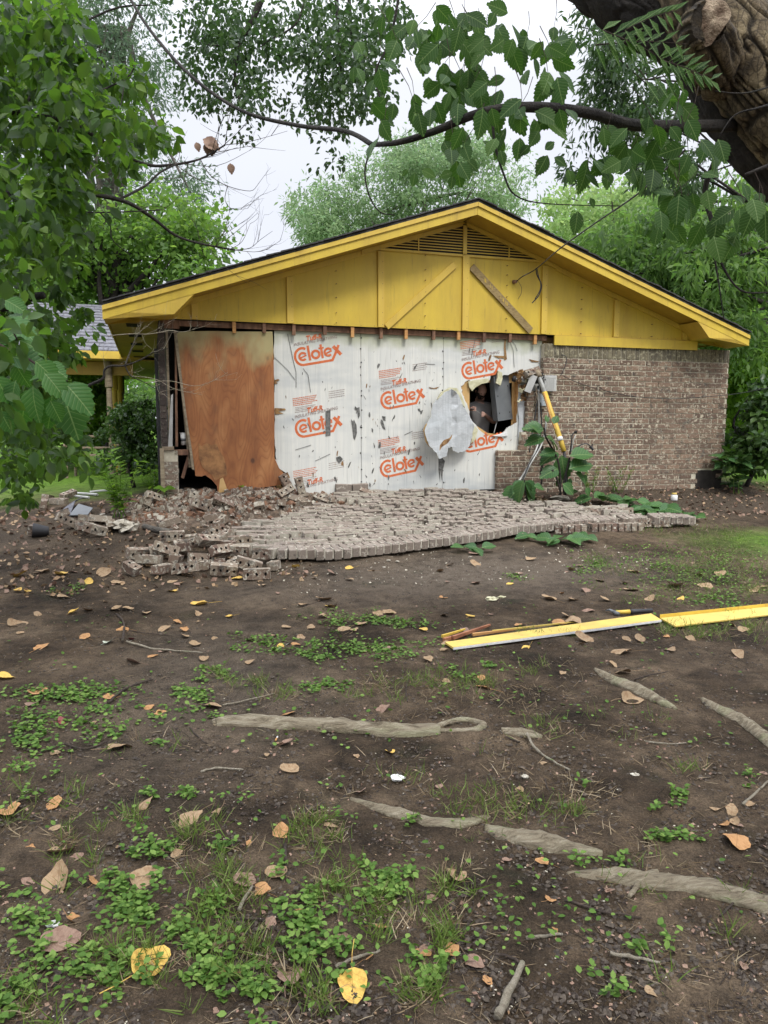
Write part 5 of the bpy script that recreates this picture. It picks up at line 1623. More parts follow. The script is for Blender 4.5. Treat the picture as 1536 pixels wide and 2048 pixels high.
for k in range(30):
    t = -2.5 + (BU / 2 if k % 2 else 0) + RND.uniform(-.02, .02)
    while t < 4.4:
        s = front(t) - .205 - (k + .5) * .0835 + .012 * float(vnoise(t * 2, k * .4, 4))
        if t < 3.75 and inside(slab_out, t, s) and s > .12 and not (2.5 < t < 3.15 and s > 1.55 and False):
            cd_ = crack_d(t, s)
            right = t > 2.0
            ci, cb = chunk(t, s)
            keep = not (cd_ < .03 and RND.random() < .75) and not (cb < .05 and RND.random() < .8)
            cyaw, s = CO_[ci][1], s + CO_[ci][2]
            if right and s < .85 and t > 2.3: keep = False
            if right and any(a - .08 < t < b_ + .05 for a, b_ in gaps): keep = False
            if keep: fallen.append((t, s, 'c', math.atan((front(t + .1) - front(t - .1)) / .2) + cyaw + RND.gauss(0, .014 + (.07 if cb < .12 else 0))))
        t += BU + .002 + RND.uniform(0, .006)
fallen.sort(key=lambda q: -q[1] + .15 * abs(q[0]))
mort = MB(); more = MB()
cnt = 0
for (t, s, kind, yaw) in fallen:
    z = slab_z(t, s)
    ci, cb = chunk(t, s)
    if kind == 'c' and cb < .12: z -= .012 * (1 - cb / .12)
    if kind == 'c': z += CO_[ci][0] + CO_[ci][3] * (t - CH[ci][0])
    if kind == 'c' and crack_d(t, s) < .14: z += RND.uniform(-.004, .002)
    z += RND.uniform(-.0015, .0015)
    pos = H(t, s + RND.gauss(0, .006), z)
    # n points to the camera: growing s must turn the brick clockwise
    rot = (math.atan((slab_z(t, s - .06) - slab_z(t, s + .06)) / .12) + RND.gauss(0, .022), RND.gauss(0, .006), PSI - yaw)
    if cnt < 299 or kind == 'r':
        placed('brick', RND.choice(RB if kind == 'r' else FB), pos, rot, slab); cnt += 1
    else:
        me = RND.choice(FB)
        mtx = Matrix.Translation(pos) @ Euler(rot).to_matrix().to_4x4()
        more.add([tuple(mtx @ v.co) for v in me.vertices], [tuple(p.vertices) for p in me.polygons])
    # mortar bed and squeezed-out joint
    ca, sa = math.cos(PSI - yaw), math.sin(PSI - yaw)
    ux, uy = np.array([ca, sa, 0]), np.array([-sa, ca, 0])
    top = RND.choice([.05, .07, .08, .086, .090])
    if kind == 'c':
        oriented_box(mort, np.array(pos) + uy * (-.040 + RND.uniform(-.003, .003)) + ZX3 * (top / 2) + ux * RND.uniform(-.02, .02), ux, uy, ZX3, .100 + RND.uniform(-.02, .015), .005 + RND.uniform(0, .004), top / 2)
        if RND.random() < .8: oriented_box(mort, np.array(pos) + ux * .117 + ZX3 * .04, ux, uy, ZX3, .005, .032, .04)
    else:
        oriented_box(mort, np.array(pos) + ux * .0465 + ZX3 * (.048) + uy * -.001, ux, uy, ZX3, .0078, .101, .048 + RND.uniform(-.004, .004))
if more.f: tag(more.obj('brick_course', M['brick_fallen'], slab), kind='stuff')
tag(mort.obj('mortar_joint', M['mortar_fallen'], slab), kind='stuff')
# soil and dust settled under the courses
# upturned strip of courses at the right end, pale with mortar
us = thing('upturned_brick_strip', H(3.1, 1.2, .35), 'pale mortar-covered strip of bricks tipped up at the right of the fallen wall', 'brick strip')
for k in range(7):
    x = 1160 + k * 14
    p = G(x, 1034 - k * .6)
    placed('brick', RND.choice(CORED[:3]), (p.x, p.y, p.z + .05), (math.radians(75), RND.gauss(0, .05), PSI + RND.gauss(.0, .08)), us)
mb = MB()
for k in range(12):
    p = G(1158 + k * 8, 1031 - k * .5)
    oriented_box(mb, (p.x, p.y - .06, p.z + .09), AX3, NX3, ZX3, .045, .012, .035 + RND.uniform(-.01, .01))
mb.obj('mortar_cake', M['mortar_fallen'], us)
# right-hand chunks with cored ends in front (three separate pieces of wall)
for (x0, x1, y, lab) in ((1108, 1172, 1066, 'brick chunk with cored ends lying left of three at the fallen wall front'), (1182, 1278, 1063, 'middle brick chunk with cored ends at the right front of the fallen wall'), (1284, 1378, 1052, 'rightmost brick chunk with dark core holes, apart on the grass edge')):
    base = G((x0 + x1) / 2, y)
    ch = thing('brick_chunk', tuple(base), lab, 'brick chunk')
    x = x0
    while x < x1:
        p = G(x, y - (x - x0) * .02)
        for row in range(2):
            q = np.array(p) - NX3 * (.10 + row * .232)
            o = placed('brick', RND.choice(CORED[:3]) , (q[0], q[1], p.z - .005 + .05), (0, 0, 0), ch)
            # stand the brick on its long edge: holes face left/right, small end to the yard
            o.rotation_euler = (Matrix.Rotation(PSI + math.radians(90) + RND.gauss(0, .04), 3, 'Z') @ Matrix.Rotation(math.radians(90), 3, 'X')).to_euler()
        x += 13.2
    # one course along the front showing its core holes
    if x0 > 1200:
        for k in range(2):
            p = G(x0 - 2 + k * 34, y - 1)
            o = placed('brick', CORED[0], tuple(np.array(p) + ZX3 * .045 + NX3 * .03), (0, 0, 0), ch)
            o.rotation_euler = (Matrix.Rotation(PSI + RND.gauss(0, .05), 3, 'Z') @ Matrix.Rotation(math.radians(90), 3, 'X')).to_euler()

# ================================================================== LOOSE BRICKS
def brick_at(px, py, lift=0.0, roll=None, yaw=None, kind=None, label=None, group='loose bricks heaped at the left end of the fallen wall', mat=None, tiltv=.15):
    p = G(px, py)
    me = CORED[kind] if kind is not None else RND.choice(CORED)
    o = link('loose_brick', me)
    yaw = RND.uniform(0, math.pi) if yaw is None else yaw
    roll = RND.choice([0, 0, 90]) if roll is None else roll
    R = Matrix.Rotation(yaw, 3, 'Z') @ Matrix.Rotation(RND.gauss(0, tiltv), 3, 'Y') @ Matrix.Rotation(math.radians(roll) + RND.gauss(0, tiltv), 3, 'X')
    o.rotation_euler = R.to_euler()
    zmin = min((R @ v.co).z for v in me.vertices)
    o.location = (p.x, p.y, p.z - zmin - .006 + lift)
    ORIGIN[o] = Vector(o.location)
    return tag(o, label or 'broken grey-brown brick jumbled in the heap left of the fallen wall', 'brick', group)
yw = math.radians
front_pile = [  # px, py (foot), lift, roll, yaw, kind, label
    (262, 1150, 0, 0, yw(-20), 3, 'reddish brick with two core slots at the left foot of the heap'),
    (325, 1147, 0, 0, yw(75), 1, 'pale square-ended brick pointing at the camera at the heap foot'),
    (374, 1148, 0, 80, yw(-12), 0, 'brown brick on edge with a row of slots on top, front of the heap'),
    (448, 1150, 0, 85, yw(14), 0, 'long pale brick on edge leaning right at the front of the heap'),
    (515, 1156, 0, 88, yw(4), 1, 'grey brick lying alone in front, nearest the camera'),
    (549, 1139, 0, 0, yw(80), 4, 'small upright half brick between heap and fallen wall corner'),
    (498, 1143, 0, 85, yw(10), 2, 'dark brick half hidden behind the nearest grey brick'),
    (332, 1126, .06, 80, yw(18), 2, 'brick with three dark round holes facing out, upper left of the heap'),
    (370, 1118, .08, 0, yw(80), 3, 'pale short brick standing near the top middle of the heap'),
    (480, 1122, .07, 88, yw(-10), 1, 'mortar-faced brick on edge, upper right of the heap'),
    (522, 1126, .05, 85, yw(5), 3, 'brick showing two dark round holes beside the fallen wall'),
    (345, 1098, .10, 90, yw(16), 0, 'tilted brick with a row of dark round holes, top left of the heap'),
    (412, 1112, .10, 50, yw(55), 2, 'brick tipped steeply on its corner in the middle of the heap'),
    (440, 1125, .07, 60, yw(50), 0, 'slotted brick leaning right of the middle of the heap'),
    (462, 1085, .05, 0, yw(85), 1, 'upright dark brick standing at the back right of the heap'),
    (433, 1062, 0, 0, yw(60), 4, 'small upright piece standing alone behind the heap'),
    (430, 1088, .05, 70, yw(15), 0, 'pale slotted brick at the back of the heap'),
    (298, 1132, .03, 0, yw(-5), 1, 'flat brick at the left of the heap under a paler one'),
]
for (x, y, l, r, w, k, lab) in front_pile: brick_at(x, y, l, r, w, k, lab)
HL = ('at the far left of the heap behind the reddish one', 'second from the far left at the back of the heap', 'between the pale square-ended and slotted front bricks', 'under the middle of the heap front', 'lying between the two front bricks on edge', 'on top in the upper middle of the heap', 'upper right, left of the mortar-faced brick', 'behind the mortar-faced brick on the heap', 'in the back row of the heap centre', 'behind the tilted brick with round holes', 'just below the tilted brick with round holes', 'before the upright dark brick', 'right behind the long pale front brick', 'low in the front centre gap of the heap', 'at the upper left shoulder of the heap', 'touching the corner of the fallen wall', 'in the very centre of the heap', 'low at the left front, behind the pale square-ended one', 'leaning below the brick tipped on its corner', 'highest at the left rear of the heap')
for hi_, (x, y, l) in enumerate(((275, 1118, 0), (300, 1118, .02), (350, 1128, 0), (400, 1128, 0), (425, 1138, 0), (385, 1108, .06), (455, 1108, .06), (480, 1100, .06), (410, 1096, .04), (380, 1092, .03), (360, 1110, .04), (445, 1098, .06),
                  (468, 1136, 0), (392, 1140, 0), (320, 1112, .03))):
    brick_at(x, y, l, label='broken brick ' + HL[hi_])
# bricks scattered further left
for (x, y, lab) in ((71, 1070, 'single brick standing in the leaves beside the black pot'), (95, 1003, 'brick in the far left row by the low leaves'), (118, 1008, 'second brick in the far left row'), (82, 1015, 'dark brick leaning at the far left row'), (137, 998, 'raised brick at the right end of the far left row'),
                    (128, 1040, 'brick with pale end beside the grey roof felt'), (158, 1058, 'brick leaning on another below the grey felt'), (165, 1066, 'pale flat brick in front of the grey felt'), (190, 1072, 'brick left of the pale concrete lump'), (200, 1050, 'dark upright brick under the tall weed'), (170, 1045, 'brick just right of the grey felt'), (133, 1058, 'slanted brick nearest the grey felt'),
                    (225, 1062, 'half brick behind the pale concrete lump')):
    brick_at(x, y, 0, None, None, None, lab, 'bricks scattered in the left side yard', tiltv=.2)
# rubble bank against the left corner of the house
def bank(t, s):
    """height of the rubble above the soil"""
    h = .15 * max(0, 1 - abs((t + 2.35) / 1.25) ** 2) * max(0, 1 - (max(0, s - .15) / 1.15)) * (1 if s > -.3 else 0)
    h += .13 * max(0, 1 - abs((t + 1.1) / 1.2) ** 2) * max(0, 1 - abs(s - .35) / .6)
    return h
bm_ = MB()
tt_ = np.linspace(-4.0, .6, 70); ss_ = np.linspace(-.3, 1.7, 34)
for j, s in enumerate(ss_):
    for i, t in enumerate(tt_):
        p = H(t, s, 0)
        bm_.v.append((p[0], p[1], gz(p[0], p[1]) - .03 + bank(t, s) + .02 * float(vnoise(t * 9, s * 9, 3)) * (bank(t, s) > .01)))
for j in range(len(ss_) - 1):
    for i in range(len(tt_) - 1):
        a = j * len(tt_) + i; bm_.f.append((a, a + 1, a + 1 + len(tt_), a + len(tt_)))
tag(bm_.obj('rubble_bank', simple('rubble_soil', (.05, .034, .022), (.14, .10, .068), 16, .95, .9)), kind='structure')
def on_bank(t, s): 
    p = H(t, s, 0); return (p[0], p[1], gz(p[0], p[1]) - .03 + bank(t, s))
chips = {k: MB() for k in ('brick_loose', 'mortar_fallen', 'wood_brown')}
for _ in range(2600):
    t, s = RND.gauss(-2.1, .85), abs(RND.gauss(0.25, .42)) - .1
    if t > .4 or bank(t, s) < .02 and RND.random() < .6: continue
    if -2.6 < t < .5 and s < .03: continue
    p = on_bank(t, s); a = RND.choice([.008, .012, .018, .026, .038]) * RND.uniform(.8, 1.25)
    q = chips[RND.choices(list(chips), [.60, .10, .30])[0]]
    e = Euler((RND.uniform(0, 6), RND.uniform(0, 6), RND.uniform(0, 6))).to_matrix()
    vs = [Vector(p) + e @ Vector((x * a * RND.uniform(.8, 1.4), y * a * RND.uniform(.5, .9), z * a * RND.uniform(.4, .8))) for z in (-1, 1) for y in (-1, 1) for x in (-1, 1)]
    q.add(vs, BOXF)
for k, nm in (('brick_loose', 'brick_rubble'), ('mortar_fallen', 'mortar_rubble'), ('wood_brown', 'splinter_rubble')):
    tag(chips[k].obj(nm, M[k]), kind='stuff')
# whole and half bricks in the bank: things, all much alike
labs = {0: 'cored brick standing with its slots out in the rubble by the foil sheet', }
nbank = 0
for _ in range(34):
    t, s = RND.uniform(-3.2, .2), RND.uniform(.10, .95)
    if bank(t, s) < .04: continue
    me = RND.choice(CORED)
    o = link('loose_brick', me)
    R = Euler((RND.choice([0, 0, 1.57]) + RND.gauss(0, .5), RND.gauss(0, .35), RND.uniform(0, 3.1))).to_matrix()
    o.rotation_euler = R.to_euler()
    zmin = min((R @ v.co).z for v in me.vertices)
    p = on_bank(t, s)
    o.location = (p[0], p[1], p[2] - zmin - .035)
    nbank += 1
    tag(o, 'dusty brick or brick half tumbled in the rubble bank against the house', 'brick', 'bricks in the rubble bank by the house')
def special(t, s, rot, kind, lab, lift=0):
    me = CORED[kind]; o = link('loose_brick', me); R = Euler(rot).to_matrix(); o.rotation_euler = rot
    zmin = min((R @ v.co).z for v in me.vertices); p = on_bank(t, s)
    o.location = (p[0], p[1], p[2] - zmin - .01 + lift); tag(o, lab, 'brick', 'bricks in the rubble bank by the house')
t, s = ts_of(571, 996, .05); special(t, s, (math.radians(78), math.radians(62), PSI), 0, 'cored brick standing on end with slots out below the foil corner')
t, s = ts_of(600, 1004, .05); special(t, s, (math.radians(90), 1.35, PSI), 1, 'plain brick standing on end near the foil sheet')
t, s = ts_of(607, 1016, .05); special(t, s, (math.radians(20), 0, PSI + .5), 3, 'pale half brick with two holes up, right foot of the rubble')
t, s = ts_of(560, 984, .05); special(t, s, (0, .0, PSI + .1), 3, 'pale brick lying against the foot of the foil sheet')
t, s = ts_of(694, 975, .05); special(t, s, (.4, .5, PSI + .6), 3, 'dark lumpy brick with roots at the foot of the foil seam')
t, s = ts_of(886, 973, .05); special(t, s, (1.4, .1, PSI + .2), 1, 'brick lying under the torn flap at the wall foot')
# slab piece leaning at wall foot: stacked courses by the sheets
for (px0, py0, lab, n) in ((720, 993, 'dark block of brick courses at the wall foot below the second foil sheet', 4), (830, 985, 'block of brick courses at the wall foot left of the flap', 8)):
    p = G(px0, py0); blk = thing('brick_chunk', tuple(p), lab, 'brick chunk')
    for r in range(3):
        for k in range(max(2, n // 2)):
            q = np.array(p) + AX3 * (k * .24 - n * .06 + (r % 2) * .11) - NX3 * (r * .078)
            placed('brick', RND.choice(FB), (q[0], q[1], gz(q[0], q[1]) + .09), (RND.gauss(.06, .05), RND.gauss(0, .03), PSI + RND.gauss(0, .04)), blk)
            q2 = q.copy()
            placed('brick', RND.choice(FB), (q2[0], q2[1], gz(q[0], q[1]) + .0), (0, 0, PSI + RND.gauss(0, .04)), blk)
# ================================================================== YARD THINGS
def Gv(px, py):
    px, py = np.asarray(px, float), np.asarray(py, float)
    u, v = (px - 768) / F, (1024 - py) / F
    rx, ry, rz = u, CT + v * ST, -ST + v * CT
    z = np.full(px.shape, .1)
    for _ in range(25):
        k = (z - CZ) / rz
        z = .5 * z + .5 * ground_z(rx * k, ry * k)
    k = (z - CZ) / rz
    x, y = rx * k, ry * k
    return np.stack([x, y, ground_z(x, y)], -1)

# ---- exposed roots
def root(pts, radii, label, sides=14, lift=.72, sub=9):
    P = [G(x, y) for x, y in pts]
    path = smooth_path(P, sub)
    rr = 1.35 * np.interp(np.linspace(0, len(radii) - 1, len(path)), range(len(radii)), radii)
    mb = MB(); vs, fs = [], []
    n = len(path)
    for i in range(n):
        d = (path[min(i + 1, n - 1)] - path[max(i - 1, 0)]); d.z = 0; d.normalize()
        q = Vector((-d.y, d.x, 0))
        c = path[i]; r = rr[i]
        cz_ = gz(c.x, c.y) - r * (1 - lift) * .75
        for k in range(sides):
            a = 2 * math.pi * k / sides
            w = r * (1 + .24 * float(vnoise(a * 2.2 + 9, i * .3, 5)) + .10 * float(vnoise(a * 7, i * .25, 6)) + .07 * float(vnoise(a * 9, i * 1.6, 7)))
            vs.append((c.x + q.x * math.cos(a) * w * 1.02, c.y + q.y * math.cos(a) * w * 1.02, cz_ + math.sin(a) * w * .95))
    for i in range(n - 1):
        for k in range(sides):
            a, b_ = i * sides + k, i * sides + (k + 1) % sides
            fs.append((a, b_, b_ + sides, a + sides))
    fs += [tuple(range(sides))[::-1], tuple(range((n - 1) * sides, n * sides))]
    return top_mesh('tree_root', vs, fs, M['root'], label, 'tree root', 'exposed tree roots', True)
root([(425, 1447), (450, 1445), (560, 1450), (640, 1453), (700, 1456), (790, 1462), (880, 1462)], [.012, .036, .042, .040, .040, .042, .03], 'long pale root crossing the middle of the yard left of the looped knot')
o = root([(868, 1455), (900, 1443), (940, 1441), (966, 1449), (950, 1460), (905, 1463), (872, 1458)], [.010, .012, .013, .014, .014, .012, .010], 'looped root knot at the right end of the long middle root', 10, .9)
root([(1003, 1460), (1040, 1466), (1085, 1474)], [.012, .028, .008], 'small mossy root stub right of the looped knot')
root([(1190, 1338), (1240, 1366), (1300, 1394), (1352, 1418)], [.008, .034, .034, .008], 'diagonal mossy root below the yellow boards')
root([(1405, 1398), (1450, 1425), (1500, 1455), (1560, 1500)], [.010, .030, .032, .034], 'root running off the right edge under the diagonal mossy one')
root([(702, 1598), (760, 1618), (840, 1642), (920, 1650), (980, 1634)], [.008, .020, .022, .022, .006], 'low grey root right below the white paper scrap')
root([(972, 1656), (1040, 1676), (1120, 1694), (1205, 1708)], [.014, .033, .032, .010], 'thick bark-flaked root in the lower middle right')
root([(1150, 1750), (1200, 1752), (1270, 1760), (1360, 1774), (1450, 1790), (1570, 1822)], [.010, .022, .030, .032, .032, .034], 'smooth pale root leaving the lower right edge')
root([(1258, 1798), (1275, 1775), (1290, 1757), (1315, 1748)], [.005, .007, .008, .006], 'thin dark root wrapped over the smooth pale root', 8, 2.6)
root([(1135, 1746), (1180, 1745), (1235, 1744)], [.005, .008, .004], 'slim twig-like root left of the smooth pale root', 8, .8)

# ---- yellow trim boards
def flat_strip(pts4, z0, z1):
    """quad given by four ground points (order round), lifted z0..z1"""
    lo = [(p[0], p[1], gz(p[0], p[1]) + z0) for p in pts4]; hi = [(p[0], p[1], gz(p[0], p[1]) + z1) for p in pts4]
    return lo + hi, [(3, 2, 1, 0), (4, 5, 6, 7), (0, 1, 5, 4), (1, 2, 6, 5), (2, 3, 7, 6), (3, 0, 4, 7)]
def board(name, label, c4, th, lip, lipmat):
    P = [G(*c) for c in c4]                      # near-left, near-right, far-right, far-left
    zl = max(p.z for p in (P[0], P[3])) + .012; zr = max(p.z for p in (P[1], P[2])) + .012
    z = [zl, zr, zr, zl]
    t = thing(name, tuple(P[0]), label, 'trim board', 'yellow trim boards on the ground')
    lo = [(p.x, p.y, z[i]) for i, p in enumerate(P)]; hi = [(p.x, p.y, z[i] + th) for i, p in enumerate(P)]
    mesh_object('board_face', lo + hi, [(3, 2, 1, 0), (4, 5, 6, 7), (0, 1, 5, 4), (1, 2, 6, 5), (2, 3, 7, 6), (3, 0, 4, 7)], M['yellow_pale'], t)
    a, b_ = (P[0], P[1]) if lip == 'near' else (P[3], P[2])
    off = (P[0] - P[3]).normalized() * .003
    if lip == 'far': off = -off
    za, zb2 = zl, zr
    h = th - .002 if lip == 'near' else .035
    vs = [(a.x + off.x, a.y + off.y, za - .004), (b_.x + off.x, b_.y + off.y, zb2 - .004), (b_.x + off.x, b_.y + off.y, zb2 + h), (a.x + off.x, a.y + off.y, za + h)]
    vs += [(v[0] + off.x, v[1] + off.y, v[2]) for v in vs]
    mesh_object('board_lip', vs, [(0, 1, 2, 3), (7, 6, 5, 4), (0, 4, 5, 1), (1, 5, 6, 2), (2, 6, 7, 3), (3, 7, 4, 0)], lipmat, t)
    return t
board('trim_board', 'pale yellow board with white front lip, left one of two end to end', [(906, 1302), (1322, 1247), (1302, 1233), (890, 1291)], .014, 'near', M['white_paper'])
board('trim_board', 'pale yellow board with raised back lip running off the right edge', [(1350, 1260), (1560, 1232), (1560, 1216), (1320, 1241)], .010, 'far', M['yellow_trim'])
def stick_piece(label, a, b_, w, h, mat, lift=0.0, name='wood_piece', cat='wood piece', group='split pieces of painted wood'):
    A, B = G(*a), G(*b_)
    d = (B - A).normalized(); q = Vector((-d.y, d.x, 0)) * w
    vs = []
    for p, s in ((A, 1), (B, .55)):
        for sx in (-1, 1):
            for dz in (0, 1): vs.append((p.x + q.x * sx * s, p.y + q.y * sx * s, p.z + .004 + lift + dz * h * s))
    return top_mesh(name, vs, [(0, 2, 3, 1), (4, 5, 7, 6), (0, 1, 5, 4), (2, 6, 7, 3), (0, 4, 6, 2), (1, 3, 7, 5)], mat, label, cat, group)
stick_piece('red-brown split wood piece at the left end of the yellow board', (888, 1285), (936, 1270), .012, .028, M['wood_red'])
stick_piece('long red-brown split piece with raised tip behind the yellow board', (905, 1282), (980, 1254), .012, .026, M['wood_red'], .006)
stick_piece('yellow-painted sliver lying against the red-brown split wood', (884, 1282), (930, 1266), .008, .020, M['yellow_trim'], .02)
stick_piece('slender tan splinter between the split wood and yellow board', (945, 1274), (1030, 1262), .010, .020, M['wood_orange'], .004)
stick_piece('long thin yellow splinter along the back of the yellow board', (985, 1268), (1160, 1247), .006, .015, M['yellow_pale'], .01)
# hammer
A, B = G(1224, 1230), G(1304, 1226)
hm = thing('hammer', tuple(A), 'hammer with yellow and black handle lying behind the yellow board', 'hammer')
d = (B - A).normalized(); up = Vector((0, 0, 1)); q = d.cross(up)
def hp(f, z=.02): p = A.lerp(B, f); return (p.x, p.y, p.z + z)
MB().tube([hp(.10), hp(.44)], [.016, .018], 8).obj('handle', M['yellow_trim'], hm, True)
MB().tube([hp(.44), hp(.55), hp(1.0)], [.019, .020, .018], 8).obj('grip', M['black'], hm, True)
MB().tube([tuple(Vector(hp(.07)) + q * .05), tuple(Vector(hp(.07)) + q * .02), tuple(Vector(hp(.07)) - q * .02)], [.019, .016, .015], 8).obj('hammer_head', M['metal_grey'], hm, True)
MB().tube([tuple(Vector(hp(.07)) - q * .02), tuple(Vector(hp(.02, .028)) - q * .06), tuple(Vector(hp(-.02, .01)) - q * .10)], [.015, .010, .004], 6).obj('claw', M['metal_grey'], hm, True)

def crumple(name, px, py, r, mat, label, cat, seed, flat=.5, group=None):
    p = G(px, py); rr = random.Random(seed)
    vs, fs = [], []
    nu, nv = 12, 7
    for j in range(nv + 1):
        ph = math.pi * j / nv
        for i in range(nu):
            th = 2 * math.pi * i / nu
            w = r * rr.uniform(.55, 1.25)
            vs.append((p.x + w * math.sin(ph) * math.cos(th) * 1.2, p.y + w * math.sin(ph) * math.sin(th), p.z + r * flat * .8 + w * flat * math.cos(ph)))
    for j in range(nv):
        for i in range(nu):
            a, b_ = j * nu + i, j * nu + (i + 1) % nu
            fs.append((a, b_, b_ + nu, a + nu))
    return top_mesh(name, vs, fs, mat, label, cat, group)
crumple('paper_scrap', 795, 1560, .026, M['white_paper'], 'crumpled white paper scrap lying on bare soil in mid yard', 'paper scrap', 1, .5)
crumple('paper_scrap', 106, 1850, .016, M['white_paper'], 'small white scrap beside a brown leaf at the lower left', 'paper scrap', 2, .3)
crumple('foam_lump', 984, 1200, .045, M['cream_foam'], 'crumbly cream foam lump on the soil behind the yellow board', 'foam lump', 3, .35)
crumple('foam_lump', 1003, 1196, .03, M['cream_foam'], 'smaller cream crumb touching the crumbly foam lump', 'foam lump', 4, .35)
crumple('mortar_lump', 250, 1062, .13, M['mortar_fallen'], 'rounded pale mortar lump beside the thick fallen branch', 'mortar lump', 5, .55)
crumple('mortar_lump', 1120, 1000, .12, M['mortar_fallen'], 'pale broken mortar slab at the foot of the leafy plant', 'mortar lump', 6, .3)
for k, (x, y) in enumerate(((777, 1122), (795, 1124), (940, 1115), (768, 1136), (1270, 1552), (1050, 1555))):
    crumple('mortar_crumb', x, y, .02 - .001 * k, M['mortar_fallen'], ('mortar crumb under the front edge of the fallen wall', 'second mortar crumb under the front edge of the fallen wall', 'mortar crumb near the leafy sprig on the soil', 'mortar crumb lying farthest from the fallen wall edge', 'tiny pale crumb on soil in the right foreground', 'pale pebble-sized crumb below the curved stick')[k], 'mortar crumb', 30 + k, .5)
# jar, butt, pot, felt, strips, branch
p = G(1348, 1001)
jar = thing('glass_jar', tuple(p), 'small white jar with yellow lid standing by the brick wall foot', 'jar')
MB().tube([p, p + Vector((0, 0, .01)), p + Vector((0, 0, .075)), p + Vector((0, 0, .09))], [.045, .05, .05, .035], 14).obj('jar_body', M['white_paper'], jar, True)
MB().tube([p + Vector((0, 0, .091)), p + Vector((0, 0, .115))], .038, 14).obj('lid', M['yellow_pale'], jar, True)
A = G(551, 1483); B = G(555, 1475)
cb = thing('cigarette_butt', tuple(A), 'orange-tipped cigarette butt on the soil under the long root', 'cigarette butt')
MB().tube([A + Vector((0, 0, .005)), A.lerp(B, .6) + Vector((0, 0, .005))], .0042, 8).obj('filter', M['wood_orange'], cb, True)
MB().tube([A.lerp(B, .62) + Vector((0, 0, .005)), B + Vector((0, 0, .005))], .004, 8).obj('paper_end', M['white_paper'], cb, True)
p = G(78, 1072)
pot = thing('plant_pot', tuple(p), 'small black plastic pot lying on its side among the leaves', 'plant pot')
MB().tube([p + Vector((-.05, -.04, .07)), p + Vector((.10, .02, .05))], [.085, .055], 16, False).obj('pot_wall', M['black'], pot, True)
MB().tube([p + Vector((.10, .02, .05)), p + Vector((.105, .022, .05))], .056, 16).obj('pot_base', M['black'], pot)
ft = thing('roof_felt', tuple(G(150, 1030)), 'bent grey sheet of roofing lying on bricks in the left yard', 'roofing sheet')
def felt(name, pts, mat):
    vs = [tuple(G(x, y) + Vector((0, 0, h))) for x, y, h in pts]; n = len(vs)
    vs += [(v[0], v[1], v[2] - .012) for v in vs]
    mesh_object(name, vs, [tuple(range(n)), tuple(range(2 * n - 1, n - 1, -1))] + [(i, (i + 1) % n, (i + 1) % n + n, i + n) for i in range(n)], mat, ft)
felt('felt_sheet', [(117, 1032, .04), (140, 1036, .03), (152, 1022, .14), (168, 1012, .12), (160, 1008, .08), (136, 1016, .04)], M['shingle_grey'])
felt('felt_sheet', [(138, 1035, .03), (158, 1026, .12), (186, 1025, .06), (176, 1032, .02)], M['metal_grey'])
def ground_path(pts, lift=0.0): return [G(x, y) + Vector((0, 0, lift)) for x, y in pts]
MB().tube(smooth_path(ground_path([(288, 1058), (310, 1064), (343, 1069)], .03), 4), [.035] * 9, 10).top('fallen_branch', M['bark_grey'], 'thick grey-green fallen branch behind the brick heap', 'branch', smooth=True)
for k, (a, b_) in enumerate((((152, 990), (195, 993)), ((150, 996), (178, 999)), ((180, 988), (215, 984)))):
    MB().tube(ground_path([a, b_], .03), .018, 6).top('plastic_strip', M['metal_pale'], ('pale strip lying by the far left bricks', 'shorter pale strip below the others at the far left bricks', 'pale strip ending at the tall weed')[k], 'strip', 'pale strips in the side yard')
# fallen gutter piece under shrub
MB().tube(ground_path([(288, 998), (310, 997)], .03), .03, 8).top('downspout_piece', M['black'], 'short dark downspout piece lying on the rubble left of the pier', 'downspout piece')
wire('plant_stake', [G(309, 972), G(309, 972) + Vector((0.01, 0, .4)), G(309, 972) + Vector((.03, 0, .66)), G(309, 972) + Vector((.15, 0, .70))], .008, M['galv'], 'thin bent metal stake before the left corner of the house', cat='stake')

